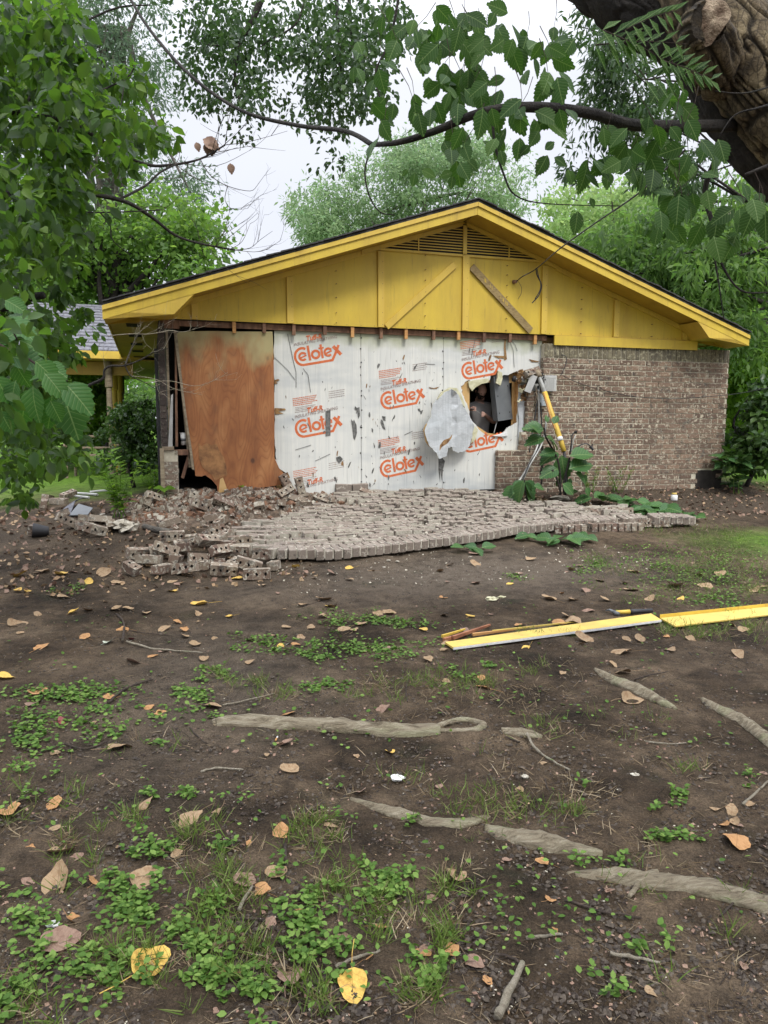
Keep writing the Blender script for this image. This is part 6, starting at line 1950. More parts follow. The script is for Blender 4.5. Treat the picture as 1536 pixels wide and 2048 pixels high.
# ---- sticks and twigs one can tell apart
STK = [([(253, 1285), (300, 1298), (350, 1303), (405, 1308)], .007, 0, 'long twig lying left of the middle of the yard'),
       ([(250, 1262), (300, 1268), (345, 1273)], .004, 1, 'straight dark twig above the long left twig'),
       ([(217, 1410), (245, 1385), (305, 1362)], .009, 1, 'dark stick slanting through the left weed patch'),
       ([(445, 1412), (495, 1402), (550, 1388)], .005, 0, 'pale twig pointing at the yellow-green weeds left of centre'),
       ([(402, 1546), (430, 1540), (487, 1542)], .006, 0, 'short pale twig on bare soil in the centre left'),
       ([(380, 1458), (395, 1475), (413, 1489)], .005, 1, 'small curved twig under the left end of the long root'),
       ([(1053, 1467), (1068, 1497), (1105, 1525), (1140, 1544)], .007, 0, 'curved pale stick right of the looped root'),
       ([(1090, 1560), (1095, 1580), (1108, 1597)], .004, 1, 'thin curved twig below the curved pale stick'),
       ([(995, 2048), (1015, 2000), (1045, 1938)], .013, 0, 'thick pale stick at the bottom edge'),
       ([(1045, 1935), (1025, 1920), (1002, 1914), (985, 1913)], .005, 1, 'thin bent twig above the thick pale stick'),
       ([(1052, 1881), (1080, 1877), (1125, 1872)], .006, 0, 'short pale stick above the thick stick'),
       ([(1130, 1804), (1200, 1825), (1283, 1839)], .005, 1, 'long thin dark twig in the lower right'),
       ([(1220, 1912), (1270, 1920), (1320, 1932)], .006, 0, 'pale twig ending at a dry leaf in the lower right'),
       ([(1440, 1836), (1465, 1810), (1480, 1795)], .004, 1, 'thin twig under the smooth pale root'),
       ([(1486, 1612), (1510, 1590), (1536, 1566)], .006, 0, 'pale forked twig at the right edge'),
       ([(440, 1838), (520, 1840)], .004, 1, 'short dark twig in the lower left grass'),
       ([(478, 1826), (490, 1800), (505, 1778)], .007, 0, 'mottled twig between two brown leaves'),
       ([(570, 1693), (572, 1740), (574, 1762)], .007, 1, 'upright dark twig behind the pair of tan leaves'),
       ([(672, 1938), (710, 1922), (760, 1906)], .006, 0, 'grey twig above the bright yellow leaf'),
       ([(245, 1285), (248, 1250), (232, 1230)], .010, 1, 'crooked dark surface root at the left'),
       ([(130, 1490), (175, 1500), (215, 1484)], .005, 1, 'dark twig left of the tan leaf in the left yard'),
       ([(1040, 1486), (1010, 1476), (1030, 1482)], .004, 1, 'tiny twig touching the small mossy root'),
       ([(1290, 1485), (1340, 1490), (1372, 1488)], .004, 0, 'faint pale twig in the right middle yard'),
       ([(815, 1405), (812, 1380), (818, 1352)], .004, 1, 'thin dark twig right of the central weeds'),
       ([(600, 1215), (640, 1205), (668, 1200)], .004, 1, 'fine twig on the pale soil of the middle yard'),
       ([(1270, 1360), (1300, 1352), (1335, 1345)], .005, 1, 'dark twig above the diagonal mossy root')]
tm = [M['twig'], M['twig_dark'], M['bark_grey']]
for pts, r, m, lab in STK:
    P = smooth_path(ground_path(pts, r * .8), 4)
    P = [q + Vector((0, 0, RND.uniform(0, r))) for q in P]
    MB().tube(P, [r * (1 - .45 * i / len(P)) * RND.uniform(.85, 1.15) for i in range(len(P))], 7).top('stick', tm[m], lab, 'stick', 'sticks on the ground', True)

# ---- fallen leaves, one by one
def dead_mesh(kind, seed):
    rr = random.Random(seed)
    n = 18
    lob = rr.choice([(0.08, 5), (.14, 5), (.09, 3)]) if kind in 'TOB' else (.04, 3)
    curl, fold, twist = rr.uniform(-.8, 1.2), rr.uniform(.1, .9), rr.uniform(-.5, .5)
    vs = [(0, 0, 0)]; 
    for ring, f in ((0, .5), (1, 1.0)):
        for i in range(n):
            a = 2 * math.pi * i / n
            r = .46 * (1 + (.42 * max(0, math.cos(a - math.pi / 2)) ** 4) + lob[0] * math.cos(lob[1] * (a - math.pi / 2)) + rr.uniform(-.045, .045) * ring) * f
            vs.append((r * math.cos(a) * .92, r * math.sin(a), 0))
    out = []
    for (x, y, z) in vs:
        z = curl * x * x + fold * abs(x) * .35 + twist * x * y + .22 * math.sin(3 * x + rr.uniform(0, .25)) * y * .5 + curl * .5 * y * y + rr.uniform(-.012, .012)
        out.append((x, y, z))
    zm = min(v[2] for v in out)
    out = [(x, y, z - zm) for x, y, z in out]
    fs = [(0, 1 + i, 1 + (i + 1) % n) for i in range(n)] + [(1 + i, 1 + n + i, 1 + n + (i + 1) % n, 1 + (i + 1) % n) for i in range(n)]
    # petiole
    b = len(out); L_ = rr.uniform(.5, .95); bend = rr.uniform(-.3, .3)
    for k, (yy, xx) in enumerate(((-.48, 0), (-.48 - L_ * .5, bend * .3), (-.48 - L_, bend))):
        for j in range(3):
            a = 2 * math.pi * j / 3
            out.append((xx + .016 * math.cos(a), yy, .05 + .016 * math.sin(a) - .012 * k))
    for k in range(2):
        for j in range(3): fs.append((b + k * 3 + j, b + k * 3 + (j + 1) % 3, b + k * 3 + 3 + (j + 1) % 3, b + k * 3 + 3 + j))
    me = bpy.data.meshes.new('fallen_leaf')
    me.from_pydata(out, [], fs); me.materials.append(M['dead_' + kind])
    me.polygons.foreach_set('use_smooth', [True] * len(me.polygons))
    return me
DM = {k: [dead_mesh(k, 100 * i + ord(k)) for i in range(6)] for k in 'TOYBRG'}
CN = {'T': 'tan', 'O': 'orange-tan', 'Y': 'yellow', 'B': 'brown', 'R': 'crimson', 'G': 'pale green'}
LM = [(80, 1150, 'left of the brick heap'), (340, 1175, 'in front of the brick heap'), (640, 1150, 'on pale soil before the fallen wall'), (960, 1120, 'by the sprig at the fallen wall front'), (1180, 1180, 'on soil before the cored brick chunks'), (1430, 1170, 'in the green patch at the right'), (40, 1250, 'at the left edge of the dark upper soil'), (200, 1220, 'in the dark upper left yard'), (390, 1270, 'beside the long left twig'), (250, 1300, 'near the crooked surface root'), (500, 1320, 'between the long twig and central weeds'), (680, 1230, 'in the upper central weeds'), (760, 1320, 'in the lower central weeds'), (960, 1230, 'behind the left tip of the yellow board'), (1130, 1240, 'close behind the hammer'), (930, 1345, 'below the left tip of the yellow board'), (1200, 1310, 'below the joint of the yellow boards'), (1400, 1300, 'in front of the right yellow board'), (150, 1400, 'in the upper left weed patch'), (420, 1420, 'left of the long root tip'), (600, 1480, 'under the long pale root'), (800, 1430, 'above the long pale root'), (1000, 1420, 'in dry grass above the looped root'), (1250, 1430, 'beside the diagonal mossy root'), (1450, 1480, 'near the root at the right edge'), (120, 1600, 'at the left edge of the foreground'), (330, 1620, 'in the left middle foreground'), (600, 1650, 'among the middle grass tufts'), (800, 1580, 'around the white paper scrap'), (1100, 1600, 'right of the curved pale stick'), (1450, 1640, 'at the dry leaf group on the right'), (130, 1740, 'around the large grey-tan leaf'), (450, 1800, 'near the cluster of three leaves'), (740, 1850, 'in the central foreground ground cover'), (1080, 1830, 'between thick root and thick stick'), (1380, 1850, 'below the smooth pale root'), (1000, 1950, 'around the thick pale stick'), (1300, 1980, 'in the bottom right corner soil'), (450, 1970, 'near the bottom centre left weeds'), (100, 1970, 'in the bottom left corner weeds')]
SEEN = {}
def leaf_label(px, py, size, kind):
    w = min(LM, key=lambda q: (q[0] - px) ** 2 + 2 * (q[1] - py) ** 2)[2]
    for adj in (('small' if size < 24 else 'medium'), 'curled', 'flat', 'crumpled', 'pointed', 'tilted'):
        l = '%s %s dead leaf %s' % (adj, CN[kind], w)
        if l not in SEEN: SEEN[l] = 1; return l
    return '%s dead leaf %s' % (CN[kind], w)
def drop_leaf(px, py, size, kind, label=None, yaw=None):
    p = G(px, py)
    dep = math.hypot(p.x, p.y) ** 1.0
    s = .88 * size / F * math.hypot(dep, CZ - p.z)
    o = link('fallen_leaf', RND.choice(DM[kind]))
    o.location = p + Vector((0, 0, .002))
    o.rotation_euler = (RND.gauss(0, .22), RND.gauss(0, .22), RND.uniform(0, 6.28) if yaw is None else yaw)
    s = min(max(s, .025), .19); o.scale = (s, s, s)
    tag(o, label or leaf_label(px, py, size, kind), 'leaf', 'dead leaves scattered over the yard')
BIG = [(5, 1357, 36, 'Y', 'bright yellow leaf cut by the left edge'), (76, 1383, 44, 'O', 'large orange leaf lying in the left weed patch'), (15, 1622, 52, 'O', 'orange leaf with long stalk at the left edge'),
       (112, 1888, 66, 'B', 'dark brown lobed leaf under a small white scrap'), (292, 1935, 74, 'Y', 'largest yellow leaf, standing in grass at the bottom left'), (705, 1972, 66, 'Y', 'golden yellow leaf at the bottom centre'),
       (580, 1957, 62, 'B', 'folded brown leaf left of the golden yellow one'), (912, 1755, 48, 'T', 'tan leaf alone on soil in the lower centre'), (1472, 1684, 58, 'O', 'large orange-tan leaf at the lower right'),
       (285, 1759, 56, 'T', 'spotted tan leaf with yellow stalk in the lower left'), (490, 1766, 50, 'B', 'brown leaf at the left of a cluster of three'), (555, 1750, 46, 'T', 'tan leaf topmost in the cluster of three'), (524, 1783, 40, 'O', 'orange leaf lowest in the cluster of three'),
       (115, 1768, 60, 'T', 'large grey-tan leaf with stalk in the lower left'), (115, 1706, 48, 'T', 'tan leaf with dark spots above the grey-tan one'), (383, 1639, 48, 'T', 'broad tan leaf in the left middle foreground'), (560, 1670, 44, 'O', 'triangular orange leaf standing among grass tufts'),
       (583, 1541, 38, 'T', 'toothed tan leaf on bare soil below the long root'), (235, 1499, 44, 'T', 'crinkled tan leaf in the left yard'), (420, 1413, 44, 'T', 'tan leaf touching a brown one near the long root tip'),
       (402, 1210, 34, 'Y', 'yellow leaf with stalk on dark soil in the upper left yard'), (268, 1325, 34, 'B', 'cupped grey-brown leaf near the crooked root'), (578, 1428, 30, 'O', 'orange leaf resting on the long root'), (1258, 1402, 44, 'T', 'tan leaf lying on the diagonal mossy root'),
       (970, 1377, 32, 'O', 'orange leaf in the dry weeds above the looped root'), (1246, 1308, 42, 'T', 'folded tan leaf in front of the yellow board'), (1170, 1281, 40, 'T', 'pale tan leaf against the front of the yellow board'), (1145, 1245, 40, 'T', 'tan leaf standing behind the yellow board'),
       (125, 1444, 26, 'R', 'long crimson leaf in the left yard'), (263, 1279, 16, 'R', 'small crimson leaf above the crooked root'), (216, 1286, 22, 'G', 'pale green leaf beside the small crimson leaf'), (572, 1290, 30, 'G', 'pale blue-green leaf in the central weeds')]
for b_ in BIG: drop_leaf(*b_)
MED = [(146, 1226, 22, 'Y'), (176, 1221, 24, 'O'), (232, 1219, 30, 'T'), (256, 1219, 26, 'T'), (292, 1226, 24, 'T'), (30, 1251, 36, 'T'), (82, 1296, 30, 'O'), (300, 1314, 26, 'O'), (223, 1396, 28, 'O'), (65, 1409, 30, 'B'), (322, 1429, 30, 'O'),
       (290, 1612, 36, 'T'), (108, 1609, 36, 'O'), (150, 1719, 26, 'B'), (188, 1763, 32, 'O'), (435, 1630, 34, 'T'), (440, 1946, 40, 'O'), (690, 1885, 40, 'B'), (1248, 1346, 34, 'T'), (855, 1320, 28, 'T'), (962, 1357, 22, 'O'), (892, 1365, 20, 'T'),
       (765, 1421, 30, 'B'), (570, 1488, 28, 'B'), (780, 1505, 26, 'Y'), (722, 1584, 32, 'B'), (878, 1575, 20, 'B'), (690, 1259, 28, 'T'), (708, 1262, 22, 'T'), (722, 1250, 24, 'T'), (780, 1229, 30, 'T'), (755, 1230, 28, 'T'), (940, 1233, 26, 'Y'), (886, 1233, 26, 'T'),
       (1100, 1199, 32, 'T'), (1120, 1248, 32, 'O'), (1138, 1236, 30, 'T'), (1475, 1308, 28, 'T'), (1280, 1280, 24, 'T'), (1350, 1173, 40, 'T'), (1410, 1174, 36, 'T'), (1260, 1181, 30, 'T'), (1200, 1163, 24, 'T'), (1146, 1201, 26, 'T'), (650, 1200, 34, 'T'), (664, 1214, 28, 'T'),
       (330, 1257, 28, 'T'), (368, 1259, 22, 'O'), (390, 1289, 26, 'T'), (408, 1319, 24, 'T'), (370, 1273, 20, 'T'), (85, 1145, 26, 'T'), (122, 1150, 30, 'Y'), (210, 1148, 34, 'T'), (176, 1165, 24, 'Y'), (345, 1164, 20, 'T'), (345, 1184, 24, 'Y'), (40, 1151, 30, 'Y'),
       (1108, 1866, 20, 'O'), (1100, 1800, 26, 'O'), (850, 1907, 30, 'O'), (905, 1905, 34, 'O'), (950, 1930, 40, 'B'), (975, 1965, 22, 'O'), (1300, 1985, 26, 'T'), (665, 1655, 30, 'T'), (355, 1708, 24, 'T'), (760, 1855, 24, 'O'), (735, 1915, 26, 'O'), (60, 1700, 22, 'O'), (300, 1415, 20, 'O'), (620, 1256, 24, 'T'),
       (1430, 1620, 22, 'T'), (1462, 1624, 26, 'T'), (1500, 1610, 20, 'T'), (1450, 1650, 24, 'O'), (1470, 1645, 22, 'T'), (950, 1110, 26, 'B'), (1060, 1120, 22, 'T'), (575, 1255, 20, 'T'), (500, 1325, 24, 'T'), (500, 1280, 22, 'T'), (130, 1395, 30, 'B'), (1225, 1332, 22, 'T'), (1485, 1260, 22, 'T'),
       (1510, 1182, 26, 'T'), (1440, 1150, 24, 'T'), (1290, 1240, 22, 'T'), (1380, 1280, 24, 'T'), (1340, 1300, 28, 'T'), (1300, 1200, 24, 'T'), (1040, 1250, 22, 'O'), (590, 1135, 18, 'Y'), (700, 1137, 18, 'Y'), (520, 1165, 16, 'T'), (75, 1230, 18, 'T'), (55, 1183, 18, 'Y')]
for b_ in MED: drop_leaf(*b_)
for _ in range(55): drop_leaf(RND.gauss(760, 420), RND.uniform(1130, 1310), RND.uniform(14, 26), RND.choice('TTTOYB'))
for _ in range(60):
    y = 1105 + 930 * RND.random() ** 1.5
    drop_leaf(RND.uniform(0, 1536), y, RND.uniform(10, 18) * (.7 + (y - 1100) / 900), RND.choice('TTOBBT'))

# ---- ground cover, grass, debris that nobody could count
def in_patches(pts_list, seed):
    rng = np.random.default_rng(seed); X, Y = [], []
    for (x, y, rx, ry, n) in pts_list:
        # each patch is made of little runs so that soil shows between them
        m = max(4, n // 16)
        cx, cy = rng.normal(x, rx * .5, m), rng.normal(y, ry * .5, m)
        k = rng.integers(0, m, n)
        X.append(cx[k] + rng.normal(0, max(8, rx * .15), n)); Y.append(cy[k] + rng.normal(0, max(4, ry * .15), n))
    X, Y = np.concatenate(X), np.concatenate(Y)
    ok = (Y > 1000) & (Y < 2150)
    return X[ok], Y[ok]
COVER = [(150, 1385, 150, 30, 420), (60, 1450, 70, 60, 260), (240, 1440, 90, 40, 200), (60, 1560, 70, 40, 130), (380, 1400, 60, 30, 150), (430, 1340, 40, 20, 80), (520, 1290, 70, 18, 200), (640, 1300, 60, 25, 240), (760, 1300, 90, 18, 380), (720, 1240, 90, 14, 320), (640, 1370, 50, 20, 110), (820, 1250, 40, 8, 60), (930, 1340, 60, 25, 80),
         (340, 1590, 40, 14, 120), (310, 1700, 50, 22, 230), (230, 1780, 90, 30, 200), (560, 1740, 40, 20, 60), (270, 1830, 70, 60, 460), (60, 1880, 90, 110, 420), (210, 1960, 90, 60, 420), (420, 1880, 100, 70, 420), (620, 1830, 90, 60, 420), (640, 1900, 80, 50, 240), (760, 1760, 50, 25, 260), (780, 1780, 50, 30, 200), (430, 1960, 70, 40, 220), (520, 1990, 70, 40, 200), (860, 1950, 50, 40, 150), (20, 2010, 50, 40, 160),
         (1310, 1595, 70, 20, 120), (1340, 1680, 60, 18, 170), (1250, 1730, 30, 8, 40), (830, 1650, 30, 12, 40), (1170, 1725, 40, 10, 40), (1180, 1578, 20, 8, 20), (1400, 1150, 150, 45, 500), (1300, 1120, 120, 30, 340), (1480, 1110, 90, 50, 420), (1180, 1130, 60, 20, 160), (1040, 1155, 25, 6, 60), (1440, 1200, 100, 20, 240), (1480, 1560, 30, 15, 40), (150, 1180, 60, 10, 60), (1220, 1980, 60, 30, 50), (1320, 1890, 100, 30, 50), (440, 1690, 60, 14, 60), (590, 1620, 160, 40, 60)]
def cover_layer(name, patches, mat, size, template, seed, hgt=(0.006, .035), label_kind='stuff'):
    X, Y = in_patches(patches, seed)
    P = Gv(X, Y); rng = np.random.default_rng(seed + 1)
    n = len(P)
    P[:, 2] += rng.uniform(hgt[0], hgt[1], n)
    d = rng.normal(size=(n, 3)); d[:, 2] = rng.normal(.05, .28, n)
    up = np.tile([0, 0, 1.0], (n, 1)) + rng.normal(0, .25, (n, 3))
    leaf_cloud(name, P, d, up, rng.uniform(size[0], size[1], n), template, mat, kind='stuff')
    return P
near_cov = [p for p in COVER if p[1] > 1500]; far_cov = [p for p in COVER if p[1] <= 1500]
LEAF_OVAL = (np.array([[0, 0, 0], [.30, .28, .06], [.33, .6, .07], [0, 1.0, -.03], [-.33, .6, .07], [-.30, .28, .06], [0, .5, 0]]), [(0, 1, 6), (1, 2, 6), (2, 3, 6), (3, 4, 6), (4, 5, 6), (5, 0, 6)])
cover_layer('ground_cover', [(a, b_, c, d, int(n * .66)) for a, b_, c, d, n in near_cov] + [(700, 1800, 900, 260, 420)], M['lf_clover'], (.014, .030), LEAF_OVAL, 51, (.004, .035))
cover_layer('ground_cover', [(a, b_, c, d, int(n * 1.35)) for a, b_, c, d, n in far_cov] + [(768, 1350, 900, 160, 420)], M['lf_clover'], (.014, .028), LEAF_ROUND, 52, (.003, .018))
BLADE = (np.array([[-.022, 0, 0], [.022, 0, 0], [.020, .4, .03], [-.020, .4, .03], [.012, .75, .13], [-.012, .75, .13], [0, 1, .28]]), [(0, 1, 2, 3), (3, 2, 4, 5), (5, 4, 6)])
def grass_layer(name, patches, mat, size, seed, lean=.5):
    X, Y = in_patches(patches, seed); P = Gv(X, Y); rng = np.random.default_rng(seed + 1); n = len(P)
    P[:, 2] -= .003
    d = np.stack([rng.normal(0, lean, n), rng.normal(0, lean, n), rng.uniform(.5, 1.0, n)], -1)
    up = rng.normal(size=(n, 3)); up[:, 2] *= .2
    leaf_cloud(name, P, d, up, rng.uniform(size[0], size[1], n), BLADE, mat, kind='stuff')
GR = [(160, 1690, 60, 60, 130), (380, 1680, 60, 50, 160), (260, 1640, 40, 30, 80), (450, 1760, 90, 60, 300), (420, 1870, 80, 80, 260), (250, 1930, 90, 70, 260), (500, 1930, 90, 60, 240), (640, 1690, 90, 40, 200), (610, 1650, 60, 40, 120), (680, 1780, 60, 50, 160), (750, 1840, 60, 60, 180), (880, 1860, 60, 50, 150), (900, 1780, 60, 40, 120), (830, 1990, 60, 50, 160), (1000, 1620, 120, 50, 160), (960, 1600, 90, 30, 120), (1160, 1620, 60, 20, 60),
      (460, 1370, 30, 20, 60), (510, 1365, 20, 12, 60), (560, 1390, 40, 20, 90), (430, 1350, 20, 12, 50), (720, 1380, 70, 20, 120), (850, 1370, 90, 25, 220), (950, 1370, 60, 20, 120), (1080, 1330, 60, 15, 60), (1090, 1265, 90, 8, 110), (1350, 1260, 50, 10, 190), (1420, 1270, 90, 14, 220), (1500, 1245, 50, 20, 140), (1200, 1120, 60, 20, 120), (1400, 1180, 100, 30, 330), (1480, 1120, 80, 40, 400), (1300, 1060, 60, 16, 120), (1350, 1200, 90, 20, 160), (1250, 1150, 60, 20, 120), (1420, 1070, 90, 25, 600), (1400, 1130, 130, 40, 800), (1500, 1180, 60, 40, 350), (1370, 1540, 60, 20, 40), (1200, 1450, 160, 40, 100), (50, 2000, 80, 60, 120), (620, 2000, 90, 40, 130),
      (1330, 1780, 120, 40, 30), (1400, 1900, 120, 80, 60), (800, 1560, 200, 40, 60), (120, 1560, 100, 60, 60), (330, 1480, 90, 40, 40), (60, 1640, 60, 40, 60)]
grass_layer('grass_tufts', GR, M['grass'], (.025, .095), 61)
grass_layer('dry_grass', [(a, b_, c, d, n // 2 + 12) for a, b_, c, d, n in GR] + [(1000, 1400, 200, 50, 260), (900, 1480, 250, 50, 120), (1100, 1560, 200, 60, 200), (1180, 1700, 200, 60, 120)], M['straw'], (.03, .08), 62, 1.3)
rng = np.random.default_rng(70)
def scatter_px(n, y0, y1, seed, power=1.0, x0=-100, x1=1640):
    r = np.random.default_rng(seed)
    return Gv(r.uniform(x0, x1, n), y0 + (y1 - y0) * r.random(n) ** power)
STICK = (np.array([[0, 0, .012], [-.012, 0, -.01], [.012, 0, -.01], [.05, .5, .02], [.03, .5, -.01], [.065, .5, -.01], [0, 1, .008], [-.008, 1, -.008], [.008, 1, -.008]]),
         [(0, 1, 4, 3), (1, 2, 5, 4), (2, 0, 3, 5), (3, 4, 7, 6), (4, 5, 8, 7), (5, 3, 6, 8)])
CHIP = (np.array([[-.5, -.3, 0], [.5, -.35, .0], [.45, .4, 0], [-.4, .35, 0], [-.2, -.1, .35], [.3, .1, .3]]), [(0, 1, 5, 4), (1, 2, 5), (2, 3, 4, 5), (3, 0, 4)])
def lie(name, P, size, template, mat, seed, lift=.002, tilt=.15):
    r = np.random.default_rng(seed); n = len(P)
    P = P.copy(); P[:, 2] += lift
    a = r.uniform(0, 6.283, n)
    d = np.stack([np.cos(a), np.sin(a), r.normal(0, tilt, n)], -1)
    up = np.tile([0, 0, 1.0], (n, 1)) + r.normal(0, tilt, (n, 3))
    leaf_cloud(name, P, d, up, np.exp(r.uniform(math.log(size[0]), math.log(size[1]), n)), template, mat, kind='stuff')
lie('twig_litter', scatter_px(2600, 1130, 2080, 71), (.015, .085), STICK, M['twig_dark'], 72, .004)
lie('straw_litter', scatter_px(2600, 1150, 2080, 73), (.012, .07), STICK, M['straw'], 74, .004)
lie('pebbles', scatter_px(1100, 1100, 2080, 75), (.002, .008), CHIP, M['mortar'], 76, 0)
lie('soil_crumbs', scatter_px(9000, 1100, 2080, 77), (.004, .018), CHIP, M['twig_dark'], 78, -.001)
soil_c = simple('soil_crumb', (.03, .023, .018), (.10, .08, .06), 40, 1, 0)
lie('soil_clods', scatter_px(15000, 1100, 2080, 79), (.006, .024), CHIP, soil_c, 80, -.003)
SCRAP = (np.array([[-.4, 0, .02], [0, -.25, .06], [.45, .05, 0], [.1, .35, .08], [0, .05, -.03]]), [(0, 1, 4), (1, 2, 4), (2, 3, 4), (3, 0, 4)])
lie('leaf_crumbs', scatter_px(2600, 1080, 2080, 81), (.008, .026), SCRAP, M['dead_B'], 82, .002, .5)
lie('leaf_crumbs', scatter_px(420, 1080, 2080, 83), (.006, .018), SCRAP, M['dead_T'], 84, .002, .5)
# leaf litter banked at the foot of the brick wall and in the side yard
def region_litter(name, n, tr_, sr_, size, mat, seed):
    r = np.random.default_rng(seed); t = r.uniform(*tr_, n); s = r.uniform(*sr_, n)
    P = np.array([[*(P0 + AX * a + NX * b_), 0] for a, b_ in zip(t, s)]); P[:, 2] = ground_z(P[:, 0], P[:, 1])
    lie(name, P, size, SCRAP, mat, seed + 1, .008, .6)
region_litter('leaf_litter', 800, (1.8, 7.0), (-.1, 1.5), (.03, .11), M['dead_B'], 90)
region_litter('leaf_litter', 350, (1.8, 7.0), (-.1, 1.6), (.03, .10), M['dead_T'], 92)
region_litter('leaf_litter', 1000, (-6.5, -1.6), (-1.0, 3.0), (.03, .11), M['dead_B'], 94)
region_litter('leaf_litter', 1000, (-6.5, -1.6), (-1.0, 3.2), (.03, .10), M['dead_T'], 96)
region_litter('leaf_litter', 500, (-2.0, 2.0), (2.3, 3.6), (.01, .035), M['mortar'], 98)
region_litter('roots_on_slab', 420, (.9, 2.3), (.05, .5), (.04, .13), M['straw'], 99)
for i in range(2):
    r = np.random.default_rng(120 + i); n = 500; t, s = r.uniform(-1.8, 3.6, n), r.uniform(.3, 2.2, n)
    ok = np.array([inside(slab_out, a, b_) for a, b_ in zip(t, s)]); t, s = t[ok], s[ok]
    P = np.array([[*(P0 + AX * a + NX * b_), slab_z(a, b_) + .095] for a, b_ in zip(t, s)])
    lie(('slab_dust', 'slab_litter')[i], P, (.01, .04), CHIP if i == 0 else SCRAP, M['mortar_fallen' if i == 0 else 'dead_B'], 130 + i, .0, .3)

# ================================================================== PLANTS AND TREES
def px_leaf_dirs(base, tip):
    return np.array(tip) - np.array(base)
def explicit_leaves(lst, depth_fn, name, template, mat, parent, width_up=(0, -.6, .8), scale=1.0):
    """each leaf is a part of its own"""
    for (x0, y0, x1, y1) in lst:
        jt = RND.uniform(-.12, .12); A = Vector(depth_fn(x0, y0, jt)); B = Vector(depth_fn(x1, y1, jt))
        B = B + Vector((0, RND.uniform(-.3, .15) * (B - A).length, 0))
        d = B - A
        u = Vector(width_up) + Vector((RND.uniform(-.5, .5), RND.uniform(-.3, .3), RND.uniform(-.2, .2)))
        o = leaf_cloud(name, [tuple(A)], [tuple(d)], [tuple(u)], [d.length * scale], template, mat, parent)
# big-leaved plant before the brick wall
def C5(x, y): return 820 + x / 4.04, 660 + y / 4.04
bl = thing('magnolia_sapling', WH(1128, 992, .75), 'young plant with very large dark leaves under the yellow pipe', 'plant')
BLV = [(1085, 800, 940, 770), (1060, 850, 1000, 760), (1090, 870, 945, 895), (1100, 860, 1215, 930), (1110, 870, 1200, 960), (1200, 990, 1060, 1040), (1180, 985, 1070, 985), (1225, 1010, 1235, 1195), (1290, 1020, 1455, 975), (1285, 1125, 1455, 1055), (1290, 1100, 1440, 1110), (1200, 1120, 1070, 1160), (1330, 1150, 1440, 1230), (1390, 1170, 1430, 1230), (1230, 1240, 1320, 1310), (1215, 1190, 1195, 1260), (1160, 760, 1190, 690), (1105, 750, 1110, 690), (1280, 1250, 1300, 1200),
       (920, 1210, 845, 1380), (925, 1215, 830, 1290), (925, 1215, 1035, 1340), (920, 1220, 960, 1320), (1000, 1260, 1085, 1270), (900, 1260, 760, 1390), (940, 1300, 1010, 1380), (1300, 1310, 1350, 1290), (1420, 1270, 1450, 1330)]
def plane_at(s):
    def f(x, y, j): return WH(x, y, s + j)
    return f
explicit_leaves([(*C5(a, b_), *C5(c, d)) for a, b_, c, d in BLV], plane_at(.75), 'leaf', LEAF_BROAD, M['lf_big'], bl, scale=1.08)
for pts in ([(1215, 1330), (1215, 1200), (1190, 1040), (1100, 870), (1085, 790)], [(1245, 1330), (1240, 1240), (1270, 1120), (1290, 1030)], [(1220, 1330), (1190, 1210), (1150, 1130)], [(960, 1400), (930, 1300), (922, 1212)]):
    MB().tube(smooth_path([WH(*C5(*p), .75) for p in pts], 4), [.014] * (4 * (len(pts) - 1) + 1), 6).obj('stem', M['bark_dark'], bl, True)
def sprig(px, py, n, L_, label, spread=60, up=.06, name='leafy_sprig', mat='lf_big', n2=0):
    p = G(px, py); t = thing(name, tuple(p), label, 'leafy branch', 'leafy boughs lying by the wall')
    a0 = RND.uniform(0, 6.28)
    MB().tube([p + Vector((-.12, 0, .03)), p + Vector((0, 0, .05)), p + Vector((.14, .02, .04))], .005, 5).obj('stem', M['twig_dark'], t)
    for k in range(n):
        a = a0 + 2 * math.pi * k / n + RND.uniform(-.4, .4)
        f = RND.uniform(-.12, .14)
        b0 = p + Vector((f, 0, up))
        d = Vector((math.cos(a), math.sin(a) * .7, RND.uniform(-.15, .35)))
        u = Vector((RND.uniform(-.5, .5), -.5, 1))
        leaf_cloud('leaf', [tuple(b0)], [tuple(d)], [tuple(u)], [L_ * RND.uniform(.75, 1.15)], LEAF_BROAD, M[mat], t)
sprig(945, 1106, 6, .17, 'leafy sprig lying on the soil at the front of the fallen wall')
sprig(1120, 1090, 8, .21, 'leafy bough lying before the cored brick chunks', up=.07)
sprig(1165, 1082, 5, .18, 'smaller bough right beside the one before the cored chunks')
sprig(1060, 1080, 3, .17, 'sprig with curled dry leaf left of the larger bough')
sprig(1200, 1012, 7, .26, 'bough of large leaves lying behind the pale brick strip', up=.12)
sprig(1255, 1018, 7, .26, 'leafy bough between the brick wall foot and brick strip', up=.12)
sprig(1330, 1030, 7, .28, 'big leafy bough at the right end of the fallen bricks', up=.10)
sprig(1290, 1030, 6, .24, 'bough half under the pale brick strip end', up=.08)
sprig(1380, 1040, 3, .20, 'single broad leaves at the right of the fallen bricks', up=.05)
sprig(750, 985, 3, .12, 'small green sprig on the fallen wall near the foil sheets', up=.11)
